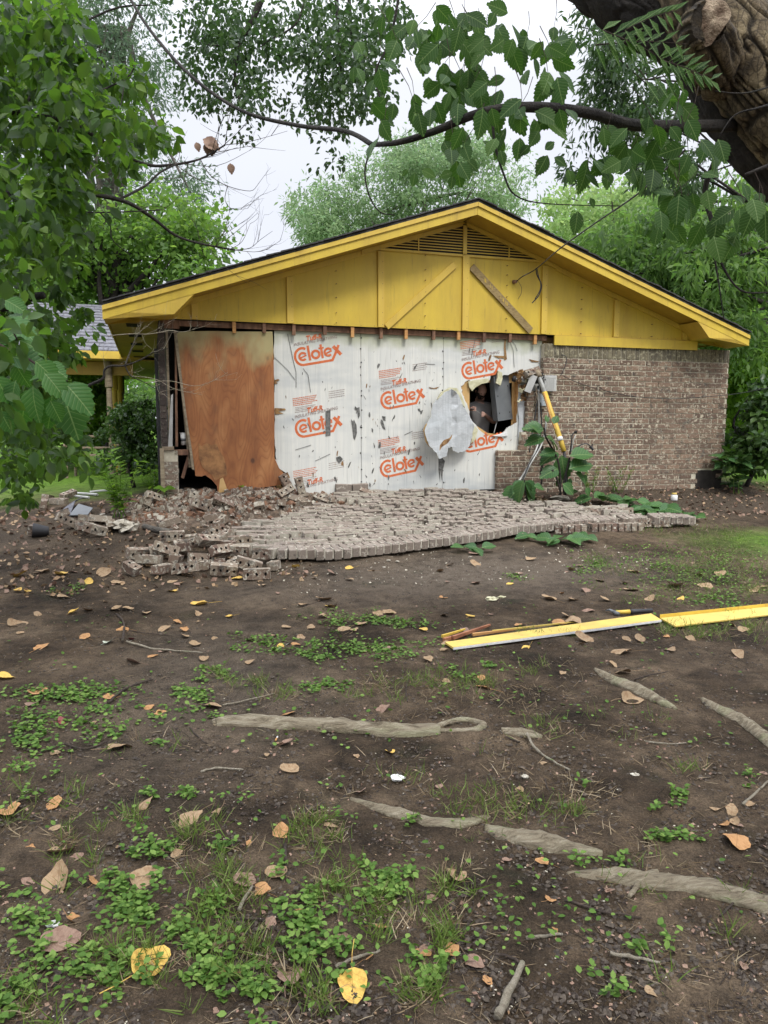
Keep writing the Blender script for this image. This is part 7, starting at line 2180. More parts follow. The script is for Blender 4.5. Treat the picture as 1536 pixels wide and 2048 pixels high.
# seedlings on the rubble
for (x, y, lab, n) in ((477, 1000, 'bright green seedling growing in the rubble below the plywood', 6), (330, 1010, 'weed seedling among rubble at the house corner', 5)):
    p = G(x, y); z = p + Vector((0, 0, .10)); t = thing('seedling', tuple(z), lab, 'seedling')
    MB().tube([z, z + Vector((.01, 0, .12))], .004, 5).obj('stem', M['lf_clover'], t)
    for k in range(n):
        a = 6.28 * k / n + RND.uniform(-.3, .3)
        leaf_cloud('leaf', [tuple(z + Vector((0, 0, .11)))], [(math.cos(a), math.sin(a), RND.uniform(-.2, .3))], [(0, -.5, 1)], [.13], LEAF_BROAD, M['lf_bush'], t)

def crown_positions(ells, n_sub, per, sub_r, depth_jit, seed, flatten=.7):
    """leaf positions clustered in many small clumps; ells = (px, py, rx, ry, depth)"""
    rng = np.random.default_rng(seed)
    area = np.array([e[2] * e[3] for e in ells], float); area /= area.sum()
    idx = rng.choice(len(ells), n_sub, p=area)
    C = []
    for i in idx:
        x, y, rx, ry, dp = ells[i]
        a, r = rng.uniform(0, 6.283), rng.uniform(0, 1) ** .5
        dd = dp + rng.normal(0, depth_jit)
        C.append(np.array(AT(x + rx * r * math.cos(a), y + ry * r * math.sin(a), max(dd, 1.2))))
    C = np.array(C)
    rad = sub_r * rng.uniform(.5, 1.4, n_sub)
    k = rng.integers(0, n_sub, n_sub * per)
    v = rng.normal(size=(len(k), 3)); v /= np.linalg.norm(v, axis=1, keepdims=True)
    rr = rng.uniform(.15, 1, (len(k), 1)) ** .5
    P = C[k] + v * rr * rad[k][:, None] * np.array([1, 1, flatten])
    return C, P, v
def make_tree(name, label, cat, base, trunk_top, ells, n_sub, per, sub_r, leaf, template, mat, bark, seed, depth_jit=1.0, trunk_r=.25, limbs=14, group=None, droop=.4, keep_above=None, crown='crown'):
    t = thing(name, tuple(base), label, cat, group)
    C, P, v = crown_positions(ells, n_sub, per, sub_r, depth_jit, seed)
    rng = np.random.default_rng(seed + 5)
    if keep_above is not None:
        g = ground_z(P[:, 0], P[:, 1]); ok = P[:, 2] > g + .03; P, v = P[ok], v[ok]
    d = v * .7 + rng.normal(0, .6, v.shape); d[:, 2] -= droop
    up = rng.normal(0, .7, v.shape) + np.array([0, -.3, .9])
    leaf_cloud(crown, P, d, up, leaf * rng.uniform(.6, 1.3, len(P)), template, mat, t)
    base, top = Vector(base), Vector(trunk_top)
    pts = smooth_path([base, base.lerp(top, .35) + Vector((RND.uniform(-.2, .2), 0, 0)), base.lerp(top, .7) + Vector((RND.uniform(-.3, .3), RND.uniform(-.2, .2), 0)), top], 4)
    MB().tube(pts, lerp_list(trunk_r, trunk_r * .3, len(pts)), 9).obj('trunk', bark, t, True)
    for k in range(limbs):
        c = Vector(C[rng.integers(0, len(C))]); a = pts[int(rng.integers(len(pts) // 3, len(pts)))]
        mid = a.lerp(c, .5) + Vector((rng.normal(0, .1), rng.normal(0, .1), .12)) * (c - a).length * .6
        q = smooth_path([a, mid, c], 4)
        MB().tube(q, lerp_list(trunk_r * .32, trunk_r * .05, len(q)), 6).obj('limb', bark, t, True)
    return t, C
def gnd_at(px, depth):
    x = (px - 768) / F * depth / (CT * 1.0)
    return Vector((x, depth, gz(x, depth)))
# far wood behind everything
def far_wood(name, ells, n_sub, per, sub_r, leaf, mat, seed):
    C, P, v = crown_positions(ells, n_sub, per, sub_r, 3.0, seed)
    rng = np.random.default_rng(seed); d = v + rng.normal(0, .5, v.shape)
    g = ground_z(P[:, 0], P[:, 1]); ok = P[:, 2] > g; P, d = P[ok], d[ok]
    leaf_cloud(name, P, d, rng.normal(size=d.shape), leaf * rng.uniform(.6, 1.4, len(P)), LEAF_QUAD, mat, kind='stuff')
far_wood('distant_woods', [(60, 700, 140, 130, 46), (260, 760, 90, 60, 46), (40, 560, 100, 100, 48), (1500, 640, 90, 140, 44), (1520, 780, 80, 60, 40), (1420, 640, 90, 80, 46), (300, 690, 60, 60, 52), (150, 620, 90, 90, 50)], 340, 52, 1.3, .34, M['lf_mid'], 200)
make_tree('tall_tree', 'tall feathery blue-green tree at the upper left behind the branches', 'tree', gnd_at(200, 26), AT(250, 60, 26), [(240, 40, 100, 130, 26), (275, 190, 62, 110, 26), (120, 60, 120, 120, 26), (290, 330, 70, 60, 26), (180, 330, 90, 110, 27), (380, 370, 34, 44, 25), (390, 440, 45, 30, 25), (60, 250, 90, 200, 28)], 330, 62, .8, .19, LEAF_NARROW, M['lf_pine'], M['bark_grey'], 210, 1.2, .35, 26)
make_tree('shade_tree', 'broad bright green tree standing behind the left eave', 'tree', gnd_at(235, 19), AT(240, 480, 19), [(300, 440, 130, 50, 19), (220, 520, 150, 70, 20), (380, 500, 62, 55, 19), (130, 560, 80, 60, 20), (200, 610, 70, 34, 21), (410, 550, 34, 34, 19), (90, 480, 90, 90, 20)], 240, 72, .6, .15, LEAF_QUAD, M['lf_mid'], M['bark_dark'], 220, 1.0, .28, 22)
make_tree('mimosa_tree', 'pale feathery tree rising behind the roof ridge', 'tree', gnd_at(840, 24), AT(850, 400, 24), [(690, 430, 95, 52, 24), (640, 400, 46, 30, 24), (790, 350, 110, 52, 24), (880, 310, 80, 48, 25), (960, 330, 70, 60, 24), (1010, 380, 60, 36, 24), (880, 420, 150, 50, 25), (740, 470, 120, 30, 24), (620, 462, 34, 24, 24)], 210, 120, .62, .17, LEAF_NARROW, M['lf_pale'], M['bark_grey'], 230, 1.0, .2, 12)
make_tree('light_tree', 'light yellow-green tree far behind the right roof slope', 'tree', gnd_at(1210, 32), AT(1200, 420, 32), [(1190, 420, 90, 50, 32), (1130, 430, 42, 42, 32), (1250, 470, 90, 90, 32), (1180, 480, 90, 40, 32), (1300, 400, 60, 60, 32)], 150, 66, .85, .2, LEAF_QUAD, M['lf_light'], M['bark_grey'], 240, 1.5, .25, 16)
make_tree('pecan_tree', 'large dark tree with drooping narrow leaves over the right roof slope', 'tree', gnd_at(1850, 16), AT(1700, 420, 15.5), [(1400, 510, 120, 90, 15), (1330, 540, 90, 60, 14.5), (1250, 480, 62, 40, 15), (1480, 600, 70, 120, 15), (1500, 440, 60, 110, 15.5), (1430, 640, 70, 50, 15), (1350, 440, 80, 60, 16), (1290, 590, 50, 30, 15), (1530, 720, 50, 60, 15)], 330, 74, .42, .17, LEAF_NARROW, M['lf_right'], M['bark_dark'], 250, .8, .26, 34, droop=1.0)
make_tree('pecan_tree', 'darker bough of narrow leaves behind the near elm trunk', 'tree', gnd_at(1800, 12), AT(1620, 120, 12), [(1240, 170, 70, 80, 12), (1290, 250, 70, 50, 12), (1350, 330, 80, 50, 12), (1500, 60, 60, 60, 12), (1200, 260, 40, 30, 12), (1140, 330, 30, 30, 12), (1180, 60, 50, 50, 12)], 110, 60, .3, .13, LEAF_NARROW, M['lf_elm_far'], M['bark_dark'], 255, .5, .10, 12, droop=.9)
# bushes at the right of the house
make_tree('bright_bush', 'sunlit bright green bush beyond the right end of the brick wall', 'bush', gnd_at(1500, 17), AT(1490, 760, 17), [(1485, 770, 34, 60, 15), (1520, 700, 40, 50, 17), (1475, 850, 26, 60, 15), (1530, 760, 30, 60, 15), (1500, 900, 30, 50, 16)], 120, 60, .3, .13, LEAF_QUAD, M['lf_bush'], M['bark_dark'], 260, .4, .06, 10, keep_above=1)
make_tree('dark_shrub', 'dark glossy shrub right beside the end of the brick wall', 'shrub', gnd_at(1490, 12.2), AT(1495, 800, 12.2), [(1525, 830, 26, 60, 12), (1490, 900, 30, 40, 12), (1530, 890, 30, 50, 12), (1530, 770, 16, 30, 12.3)], 70, 46, .20, .12, LEAF_FOLD, M['lf_shrub'], M['bark_dark'], 265, .3, .04, 16, keep_above=1)
def stem_plant(px, py, h, n, leafs, label, name='tall_weed', mat='lf_bush', leaf=.12, temp=LEAF_NARROW, w=.12):
    b0 = G(px, py); t = thing(name, tuple(b0), label, 'weed')
    P, D = [], []
    for k in range(n):
        top = b0 + Vector((RND.uniform(-w, w) * 1.6, RND.uniform(-w, w), h * RND.uniform(.6, 1)))
        a = b0 + Vector((RND.uniform(-w, w) * .5, RND.uniform(-w, w) * .5, 0))
        pts = smooth_path([a, a.lerp(top, .5) + Vector((RND.uniform(-.03, .03), 0, 0)), top], 4)
        MB().tube(pts, lerp_list(.005, .002, len(pts)), 5).obj('stem', M['lf_clover'], t)
        for i in range(leafs):
            f = RND.uniform(.15, 1); P.append(tuple(a.lerp(top, f))); an = RND.uniform(0, 6.28)
            D.append((math.cos(an), math.sin(an), RND.uniform(-.2, .7)))
    leaf_cloud('foliage', P, D, [(0, -.3, 1)] * len(P), [leaf * RND.uniform(.6, 1.2) for _ in P], temp, M[mat], t)
stem_plant(238, 1035, .85, 9, 22, 'tall green weed standing before the left shrub', leaf=.14, w=.16)
stem_plant(205, 960, .5, 6, 16, 'lower weed left of the tall green weed', leaf=.13, w=.15)
stem_plant(300, 985, .45, 7, 14, 'fern-like weed at the left corner of the house', leaf=.12, w=.18)
stem_plant(1408, 965, .75, 6, 34, 'feathery weed growing in the gap at the brick wall foot', leaf=.08, w=.06, mat='lf_right')
stem_plant(1180, 985, .55, 5, 26, 'fine-leaved weed against the brick wall right of the plant', leaf=.05, w=.1, mat='lf_bush')
stem_plant(1235, 985, .5, 7, 22, 'second fine-leaved weed against the brick wall', leaf=.05, w=.16, mat='lf_bush')
stem_plant(1470, 985, .7, 6, 7, 'broad-leaved weed before the dark shrub at the right edge', leaf=.22, w=.22, mat='lf_big', temp=LEAF_BROAD)
# shrub before the left corner
make_tree('camellia_shrub', 'glossy small-leaved shrub standing left of the house corner', 'shrub', gnd_at(270, 11.8), AT(268, 840, 11.8), [(262, 850, 44, 42, 11.8), (290, 880, 30, 50, 11.6), (235, 880, 36, 40, 12), (270, 910, 50, 34, 11.8), (300, 830, 18, 30, 11.6), (240, 820, 22, 20, 12)], 110, 40, .13, .075, LEAF_FOLD, M['lf_shrub'], M['bark_dark'], 270, .3, .035, 18, keep_above=1)
make_tree('bright_bush', 'sunlit bright green bush under the far porch roof edge', 'bush', gnd_at(170, 17), AT(170, 800, 17), [(190, 770, 44, 38, 17), (130, 780, 60, 60, 17), (80, 840, 90, 60, 17), (180, 840, 44, 50, 17), (20, 800, 60, 80, 17)], 130, 62, .3, .12, LEAF_QUAD, M['lf_bush'], M['bark_dark'], 275, .6, .05, 10, keep_above=1)
make_tree('dark_bush', 'dark low tree seen under the far porch eave', 'bush', gnd_at(282, 26), AT(280, 790, 26), [(280, 800, 36, 26, 26), (255, 820, 24, 22, 26)], 50, 60, .4, .16, LEAF_QUAD, M['lf_right'], M['bark_dark'], 278, .6, .06, 6, keep_above=1)
# garden bench far left
bp_ = gnd_at(190, 14.5)
be = thing('garden_bench', tuple(bp_), 'weathered grey garden bench half hidden behind the left shrub', 'bench')
for k in range(4):
    y0 = bp_.y + .12 * k
    MB().add([(bp_.x - .55, y0, bp_.z + .40), (bp_.x + .55, y0, bp_.z + .40), (bp_.x + .55, y0 + .09, bp_.z + .40), (bp_.x - .55, y0 + .09, bp_.z + .40)] + [(bp_.x - .55, y0, bp_.z + .43), (bp_.x + .55, y0, bp_.z + .43), (bp_.x + .55, y0 + .09, bp_.z + .43), (bp_.x - .55, y0 + .09, bp_.z + .43)],
             [(3, 2, 1, 0), (4, 5, 6, 7), (0, 1, 5, 4), (1, 2, 6, 5), (2, 3, 7, 6), (3, 0, 4, 7)]).obj('seat_slat', M['wood_grey'], be)
for sx in (-.52, .52):
    for sy in (0, .42): MB().tube([(bp_.x + sx, bp_.y + sy, bp_.z - .03), (bp_.x + sx, bp_.y + sy, bp_.z + (.62 if sy == 0 else .8))], .03, 6).obj('leg', M['wood_grey'], be)
    MB().tube(smooth_path([(bp_.x + sx, bp_.y - .06, bp_.z + .58), (bp_.x + sx, bp_.y, bp_.z + .63), (bp_.x + sx, bp_.y + .25, bp_.z + .60), (bp_.x + sx, bp_.y + .42, bp_.z + .66)], 4), .028, 6).obj('armrest', M['wood_grey'], be, True)
for dz in (.55, .78): MB().tube([(bp_.x - .55, bp_.y + .44, bp_.z + dz), (bp_.x + .55, bp_.y + .44, bp_.z + dz)], .025, 6).obj('back_rail', M['wood_grey'], be)

# ---- left near tree with bare twigs
def twigs(mb, path, n, length, r, rng, depth=1, up=.2, end_bias=.5):
    P = [Vector(p) for p in path]
    for _ in range(n):
        i = int(rng.integers(int(len(P) * end_bias), len(P)))
        a = P[min(i, len(P) - 1)]
        tan = (P[min(i + 1, len(P) - 1)] - P[max(i - 1, 0)]).normalized()
        d = tan * .8 + Vector((rng.normal(0, .55), rng.normal(0, .35), rng.normal(up, .5)))
        d.normalize(); L_ = length * rng.uniform(.5, 1.2)
        b_ = a + d * L_ * .5 + Vector((0, 0, rng.normal(0, .06) * L_)); c = a + d * L_ + Vector((rng.normal(0, .12), 0, rng.normal(.1, .15))) * L_
        q = smooth_path([a, b_, c], 4)
        mb.tube(q, lerp_list(r, r * .35, len(q)), 4, False)
        if depth > 0: twigs(mb, q, int(rng.integers(2, 4)), length * .5, r * .6, rng, depth - 1, up, .3)
lt = thing('dogwood_tree', (-4.6, 5.2, gz(-4.6, 5.2)), 'leafy tree overhanging the left edge with dark branches and bare twig ends', 'tree')
DL = [(60, 130, 110, 140, 5.4), (180, 240, 110, 90, 5.8), (60, 330, 130, 90, 5.6), (250, 270, 70, 60, 6), (300, 230, 34, 60, 6.2), (70, 450, 110, 90, 5.5), (100, 200, 120, 120, 6.2), (60, 560, 90, 80, 5.4), (100, 640, 70, 40, 5.8), (110, 690, 60, 40, 5.6), (70, 760, 90, 80, 5.6), (105, 820, 60, 60, 6), (60, 880, 80, 60, 5.6), (30, 960, 60, 50, 5.6), (120, 900, 60, 40, 6), (170, 420, 60, 40, 6), (0, 700, 60, 120, 5.4), (30, 40, 90, 60, 5.6), (230, 180, 60, 50, 6)]
C, P, v = crown_positions(DL, 300, 30, .15, .9, 300)
rng = np.random.default_rng(301); d = v * .5 + rng.normal(0, .5, v.shape); d[:, 2] -= .7
ok = P[:, 2] > ground_z(P[:, 0], P[:, 1]) + .1
leaf_cloud('crown', P[ok], d[ok], (rng.normal(0, .6, v.shape) + np.array([0, -.5, .8]))[ok], rng.uniform(.05, .11, len(P))[ok], LEAF_FOLD, M['lf_dog'], lt)
trunk = smooth_path([Vector((-4.6, 5.2, gz(-4.6, 5.2) - .1)), Vector((-4.5, 5.3, 1.6)), Vector((-4.2, 5.4, 3.0)), Vector((-3.9, 5.5, 4.6)), Vector((-3.5, 5.7, 6.2))], 4)
MB().tube(trunk, lerp_list(.16, .05, len(trunk)), 10).obj('trunk', M['bark_dark'], lt, True)
def px_branch(pts, r0, r1, parent, mat, name='branch', sides=7, steps=5):
    P_ = smooth_path([AT(*p) for p in pts], steps)
    MB().tube(P_, lerp_list(r0, r1, len(P_)), sides).obj(name, mat, parent, True)
    return P_
brs = [([(-160, 300, 5.2), (0, 385, 5.2), (120, 383, 5.3), (240, 400, 5.5), (300, 432, 5.7), (350, 470, 5.8), (400, 487, 5.9), (470, 500, 6)], .022, .006),
       ([(-120, 160, 5.3), (0, 218, 5.3), (60, 228, 5.4), (150, 250, 5.5), (215, 290, 5.6), (290, 328, 5.8), (340, 330, 5.9), (400, 318, 6), (450, 290, 6)], .022, .006),
       ([(240, 398, 5.5), (290, 372, 5.7), (320, 345, 5.8), (355, 328, 5.9)], .010, .006),
       ([(0, 385, 5.2), (90, 415, 5.2), (190, 425, 5.4), (320, 420, 5.7)], .008, .004),
       ([(200, 425, 5.4), (220, 450, 5.5), (225, 480, 5.5), (260, 510, 5.6)], .006, .003),
       ([(-60, 620, 4.6), (20, 610, 4.6), (50, 598, 4.7), (88, 590, 4.7)], .04, .022),
       ([(-20, 330, 5.4), (40, 240, 5.6), (110, 90, 5.8), (220, 20, 6), (300, 10, 6)], .014, .005),
       ([(100, 300, 5.5), (150, 210, 5.7), (260, 150, 5.9), (265, 90, 6)], .010, .004),
       ([(120, 380, 5.3), (160, 300, 5.5), (230, 240, 5.7), (250, 160, 5.8)], .010, .003)]
rng = np.random.default_rng(302)
paths = [px_branch(p, a, b_, lt, M['bark_dark']) for p, a, b_ in brs]
mb = MB()
twigs(mb, paths[1], 9, .55, .0035, rng, 1, .15, .75); twigs(mb, paths[0], 8, .5, .003, rng, 1, .25, .75); twigs(mb, paths[2], 4, .4, .003, rng, 1)
px_t = [([(400, 318, 6), (420, 350, 6), (455, 372, 6), (500, 382, 6), (515, 370, 6)], .004), ([(455, 372, 6), (450, 400, 6), (465, 418, 6), (495, 417, 6)], .003), ([(450, 290, 6), (490, 285, 6), (530, 275, 6), (575, 262, 6)], .003), ([(470, 500, 6), (500, 496, 6), (520, 480, 6), (545, 462, 6)], .003), ([(470, 500, 6), (520, 503, 6), (560, 482, 6)], .0025), ([(400, 487, 5.9), (395, 460, 5.9), (380, 430, 5.9)], .003)]
for pts, r in px_t:
    q = smooth_path([AT(*p) for p in pts], 4); mb.tube(q, lerp_list(r, r * .4, len(q)), 5, False); twigs(mb, q, 3, .22, .0018, rng, 1, .2, .3)
tag(mb.obj('twigs', M['twig_dark'], lt), kind='stuff')
for (x0, y0, x1, y1) in ((405, 278, 436, 292), (414, 285, 415, 306), (426, 284, 424, 308), (392, 284, 398, 300), (460, 326, 464, 345)):
    A, B = AT(x0, y0, 6), AT(x1, y1, 6)
    leaf_cloud('curled_leaf', [tuple(A)], [tuple(B - A)], [(.3, -1, .3)], [(B - A).length * 1.1], LEAF_BROAD, M['dead_B'], lt)
# near broad leaves at the left edge
nl = thing('near_bough', tuple(AT(-20, 700, 3.0)), 'bough of broad bright leaves close to the camera at the left edge', 'tree bough')
NLV = [(15, 640, 72, 668), (14, 712, 80, 722), (-5, 690, 40, 655), (88, 745, 130, 788), (128, 765, 182, 815), (124, 785, 162, 862), (52, 780, 40, 848), (32, 760, 20, 806), (92, 752, 56, 752), (66, 770, 72, 835), (104, 790, 100, 852), (-10, 750, 18, 800), (70, 722, 112, 758), (40, 680, 84, 700), (-12, 660, 10, 712), (90, 728, 130, 745), (30, 725, 50, 770), (10, 600, 50, 618), (60, 640, 20, 622), (100, 800, 118, 840), (0, 820, 22, 860)]
explicit_leaves(NLV, lambda x, y, j: AT(x, y, 3.0 + j), 'leaf', LEAF_BROAD, M['lf_dog_near'], nl, (0.1, -.8, .7), 1.1)
px_branch([(-60, 640, 3.0), (0, 690, 3.0), (60, 720, 3.0), (95, 745, 3.0), (135, 762, 3.0)], .008, .003, nl, M['twig_dark'], 'stem')
px_branch([(-40, 600, 3.0), (10, 640, 3.0), (35, 680, 3.0)], .006, .003, nl, M['twig_dark'], 'stem')
# bare branch before the left eave
bb = thing('bare_branch', tuple(AT(140, 790, 8)), 'bare forked branch in front of the left eave and corner', 'branch')
q1 = px_branch([(120, 800, 8), (180, 770, 8), (206, 757, 8), (209, 740, 8), (222, 732, 8), (250, 731, 8), (285, 718, 8), (308, 704, 8), (336, 697, 8)], .018, .004, bb, M['bark_dark'])
q2 = px_branch([(250, 731, 8), (262, 700, 8), (272, 676, 8), (280, 664, 8)], .009, .004, bb, M['bark_grey'])
q3 = px_branch([(250, 731, 8), (262, 752, 8), (290, 765, 8), (320, 784, 8)], .008, .003, bb, M['bark_dark'])
q4 = px_branch([(215, 672, 8), (260, 668, 8), (300, 668, 8), (340, 661, 8), (365, 664, 8), (400, 655, 8)], .005, .002, bb, M['twig'])
q5 = px_branch([(290, 765, 8), (340, 762, 8), (390, 772, 8), (430, 760, 8), (455, 745, 8)], .004, .0015, bb, M['twig'])
q6 = px_branch([(262, 752, 8), (310, 758, 8), (350, 778, 8), (405, 790, 8)], .0035, .0015, bb, M['twig'])
mb = MB()
for q, n in ((q1, 6), (q2, 5), (q3, 5), (q4, 10), (q5, 5), (q6, 3)): twigs(mb, q, n, .22, .0022, rng, 1, .25, .2)
tag(mb.obj('twigs', M['twig'], bb), kind='stuff')

# ---- the near elm: ridged trunk, limb, cut stub, leafy boughs
elm = thing('elm_tree', (3.4, 3.2, gz(3.4, 3.2)), 'big rough-barked elm leaning in from the upper right with a cut stub', 'tree')
def bark_tube(name, pts, radii, around=72, steps=16, seed=0, amp=.10, parent=elm, mat=None):
    path = smooth_path(pts, steps); n = len(path)
    rr = np.interp(np.linspace(0, len(radii) - 1, n), range(len(radii)), radii)
    vs, fs = [], []
    up = None; L_ = 0; RID = []
    for i in range(n):
        d = (path[min(i + 1, n - 1)] - path[max(i - 1, 0)]).normalized()
        if up is None: up = d.orthogonal().normalized()
        up = (up - d * up.dot(d)).normalized(); q = d.cross(up)
        if i: L_ += (path[i] - path[i - 1]).length
        a = np.linspace(0, 2 * math.pi, around, endpoint=False)
        # furrows run along the limb and fork now and then
        u = a / (2 * math.pi) * 24 + 1.3 * vnoise(a * 3, np.full(around, L_ * 6), seed)
        rid = 1 - 2 * np.exp(-(vnoise(u, np.full(around, L_ * 7.0), seed + 1) / .22) ** 2)
        rid2 = vnoise(u * 3, np.full(around, L_ * 30.0), seed + 2)
        w = rr[i] * (1 + amp * rid + amp * .35 * rid2 + .04 * vnoise(a, np.full(around, L_ * 2), seed + 3))
        for k in range(around):
            vs.append(path[i] + (up * math.cos(a[k]) + q * math.sin(a[k])) * float(w[k]))
        RID.extend(np.clip(.5 + .42 * rid + .15 * rid2, 0, 1))
    for i in range(n - 1):
        for k in range(around):
            x, y = i * around + k, i * around + (k + 1) % around
            fs.append((x, y, y + around, x + around))
    fs += [tuple(range(around))[::-1], tuple(range((n - 1) * around, n * around))]
    o = mesh_object(name, vs, fs, mat or M['bark'], parent, True)
    o.data.attributes.new('ridge', 'FLOAT', 'POINT').data.foreach_set('value', np.array(RID, dtype=np.float32))
    return o
bark_tube('trunk', [Vector((3.4, 3.2, gz(3.4, 3.2) - .2)), Vector((3.2, 3.3, 1.6)), AT(1830, 560, 3.7), AT(1700, 370, 3.7), AT(1590, 230, 3.75), AT(1490, 115, 3.8), AT(1390, -10, 3.9), AT(1290, -190, 4.1)], [.38, .30, .23, .215, .21, .205, .18, .15], 220, 30, 1, .05)
bark_tube('limb', [AT(1500, 190, 3.95), AT(1400, 80, 4.0), AT(1290, 20, 4.1), AT(1190, -50, 4.2), AT(1080, -150, 4.4), AT(960, -300, 4.7)], [.16, .17, .165, .15, .13, .11], 130, 22, 9, .05, mat=M['bark_dark'])
bark_tube('limb', [AT(1660, 430, 3.9), AT(1540, 320, 3.95), AT(1445, 210, 4.0), AT(1380, 90, 4.1)], [.14, .13, .12, .10], 60, 10, 19, .07, mat=M['bark_dark'])
# cut stub: pale disc, torn collar
stub_c = AT(1412, 45, 3.45)
bark_tube('stub', [AT(1440, 150, 3.78), AT(1424, 100, 3.62), stub_c + Vector((0, .05, 0)), stub_c], [.12, .115, .10, .075], 90, 10, 29, .06)
f = (Vector((0, 0, CZ)) - stub_c).normalized(); f = (f + Vector((-.15, 0, .35))).normalized()
x_ = f.orthogonal().normalized(); y_ = f.cross(x_)
vs = [stub_c + f * .012 + y_ * .02]; n = 28
for ring, rr_ in ((1, .045), (2, .088)):
    for i in range(n):
        a = 2 * math.pi * i / n; r = rr_ * (1 + .22 * float(vnoise(a * 2, ring * 3, 8)))
        vs.append(stub_c + (x_ * math.cos(a) + y_ * math.sin(a)) * r + f * ((.014 if ring == 1 else 0) + .006 * float(vnoise(a * 1.5, ring, 5))))
fs = [(0, 1 + i, 1 + (i + 1) % n) for i in range(n)] + [(1 + i, 1 + n + i, 1 + n + (i + 1) % n, 1 + (i + 1) % n) for i in range(n)]
mesh_object('cut_face', vs, fs, M['cut_wood'], elm)
# leafy boughs
bp1 = px_branch([(1480, 250, 3.9), (1420, 252, 3.7), (1270, 250, 3.4), (1180, 226, 3.2), (1060, 214, 3.1), (960, 226, 3.1), (870, 262, 3.2), (800, 284, 3.3), (745, 290, 3.5)], .030, .010, elm, M['bark_dark'], 'bough', 9)
bp2 = px_branch([(745, 290, 3.5), (690, 262, 3.9), (590, 250, 4.4), (480, 220, 4.8), (380, 150, 5.2), (300, 60, 5.6), (250, -20, 6)], .012, .010, elm, M['bark_dark'], 'bough', 8)
for pts, r0, r1 in (([(745, 290, 3.5), (730, 340, 3.5), (738, 390, 3.5), (760, 424, 3.5), (790, 430, 3.5)], .005, .002), ([(985, 235, 3.1), (990, 290, 3.1), (1008, 350, 3.1), (1030, 390, 3.1), (1090, 407, 3.1), (1240, 412, 3.1)], .006, .0015),
                    ([(1600, 150, 3.5), (1500, 185, 3.4), (1430, 182, 3.4)], .005, .002), ([(1600, 190, 3.4), (1520, 215, 3.3), (1470, 230, 3.3), (1440, 270, 3.3)], .006, .002), ([(1620, 300, 3.4), (1540, 330, 3.3), (1490, 350, 3.3)], .012, .006),
                    ([(530, -20, 7), (505, 40, 7), (482, 80, 7), (470, 150, 7), (480, 210, 7)], .035, .008), ([(672, -20, 7), (676, 60, 7), (680, 120, 7), (676, 190, 7)], .022, .008), ([(697, -20, 7), (704, 80, 7), (712, 130, 7), (720, 210, 7)], .018, .006), ([(510, 60, 7), (440, 90, 7), (400, 85, 7)], .010, .004), ([(610, 0, 7), (590, 50, 7), (540, 80, 7), (520, 95, 7)], .012, .004),
                    ([(800, -20, 5), (780, 80, 5), (750, 150, 5), (770, 220, 5)], .010, .004), ([(1440, 300, 3.4), (1410, 380, 3.5), (1425, 450, 3.5), (1430, 520, 3.5)], .014, .008), ([(1425, 450, 3.5), (1440, 520, 3.5), (1480, 580, 3.5), (1536, 585, 3.5)], .007, .003), ([(1430, 520, 3.5), (1438, 570, 3.5), (1448, 640, 3.5)], .005, .002)):
    px_branch(pts, r0, r1, elm, M['bark_dark'], 'branchlet', 6)
# small far leaves of the upper boughs
EL = [(430, 60, 80, 60, 7.2), (480, 30, 90, 40, 7), (430, 130, 60, 60, 7.2), (500, 120, 60, 60, 7), (480, 190, 60, 40, 7), (560, 60, 60, 50, 7.4), (580, 110, 30, 30, 7.2), (420, 190, 36, 30, 7.2), (470, 250, 30, 24, 7), (640, 60, 40, 70, 7), (690, 60, 60, 60, 7), (640, 140, 40, 40, 7), (620, 200, 26, 50, 7), (690, 200, 50, 60, 7), (660, 280, 24, 50, 7), (760, 60, 60, 70, 6.8), (740, 160, 40, 60, 6.6), (400, 10, 60, 24, 7.4), (700, 130, 40, 50, 7)]
C, P, v = crown_positions(EL, 300, 24, .19, .4, 310)
rng = np.random.default_rng(311); d = v * .4 + rng.normal(0, .5, v.shape); d[:, 2] -= .55
leaf_cloud('small_leaf_crown', P, d, rng.normal(0, .7, v.shape) + np.array([0, -.3, .7]), rng.uniform(.035, .068, len(P)), LEAF_FOLD, M['lf_elm_far'], elm)
# unseen elm crown, added above and behind the camera to shade the near yard
rng = np.random.default_rng(330)
cc = np.stack([rng.uniform(-4.5, 5.5, 150), rng.uniform(-5, 2.6, 150), rng.uniform(5.2, 8.5, 150)], -1)
cc = cc[(cc[:, 2] - CZ) > .75 * np.maximum(cc[:, 1], 0) + 2.2]
kk = rng.integers(0, len(cc), 8500); vv = rng.normal(size=(8500, 3))
leaf_cloud('added_shade_crown', cc[kk] + vv * np.array([.42, .42, .22]), vv + np.array([0, 0, -.6]), rng.normal(0, .5, (8500, 3)) + np.array([0, 0, 1]), rng.uniform(.08, .15, 8500), LEAF_QUAD, M['lf_elm_far'], elm)
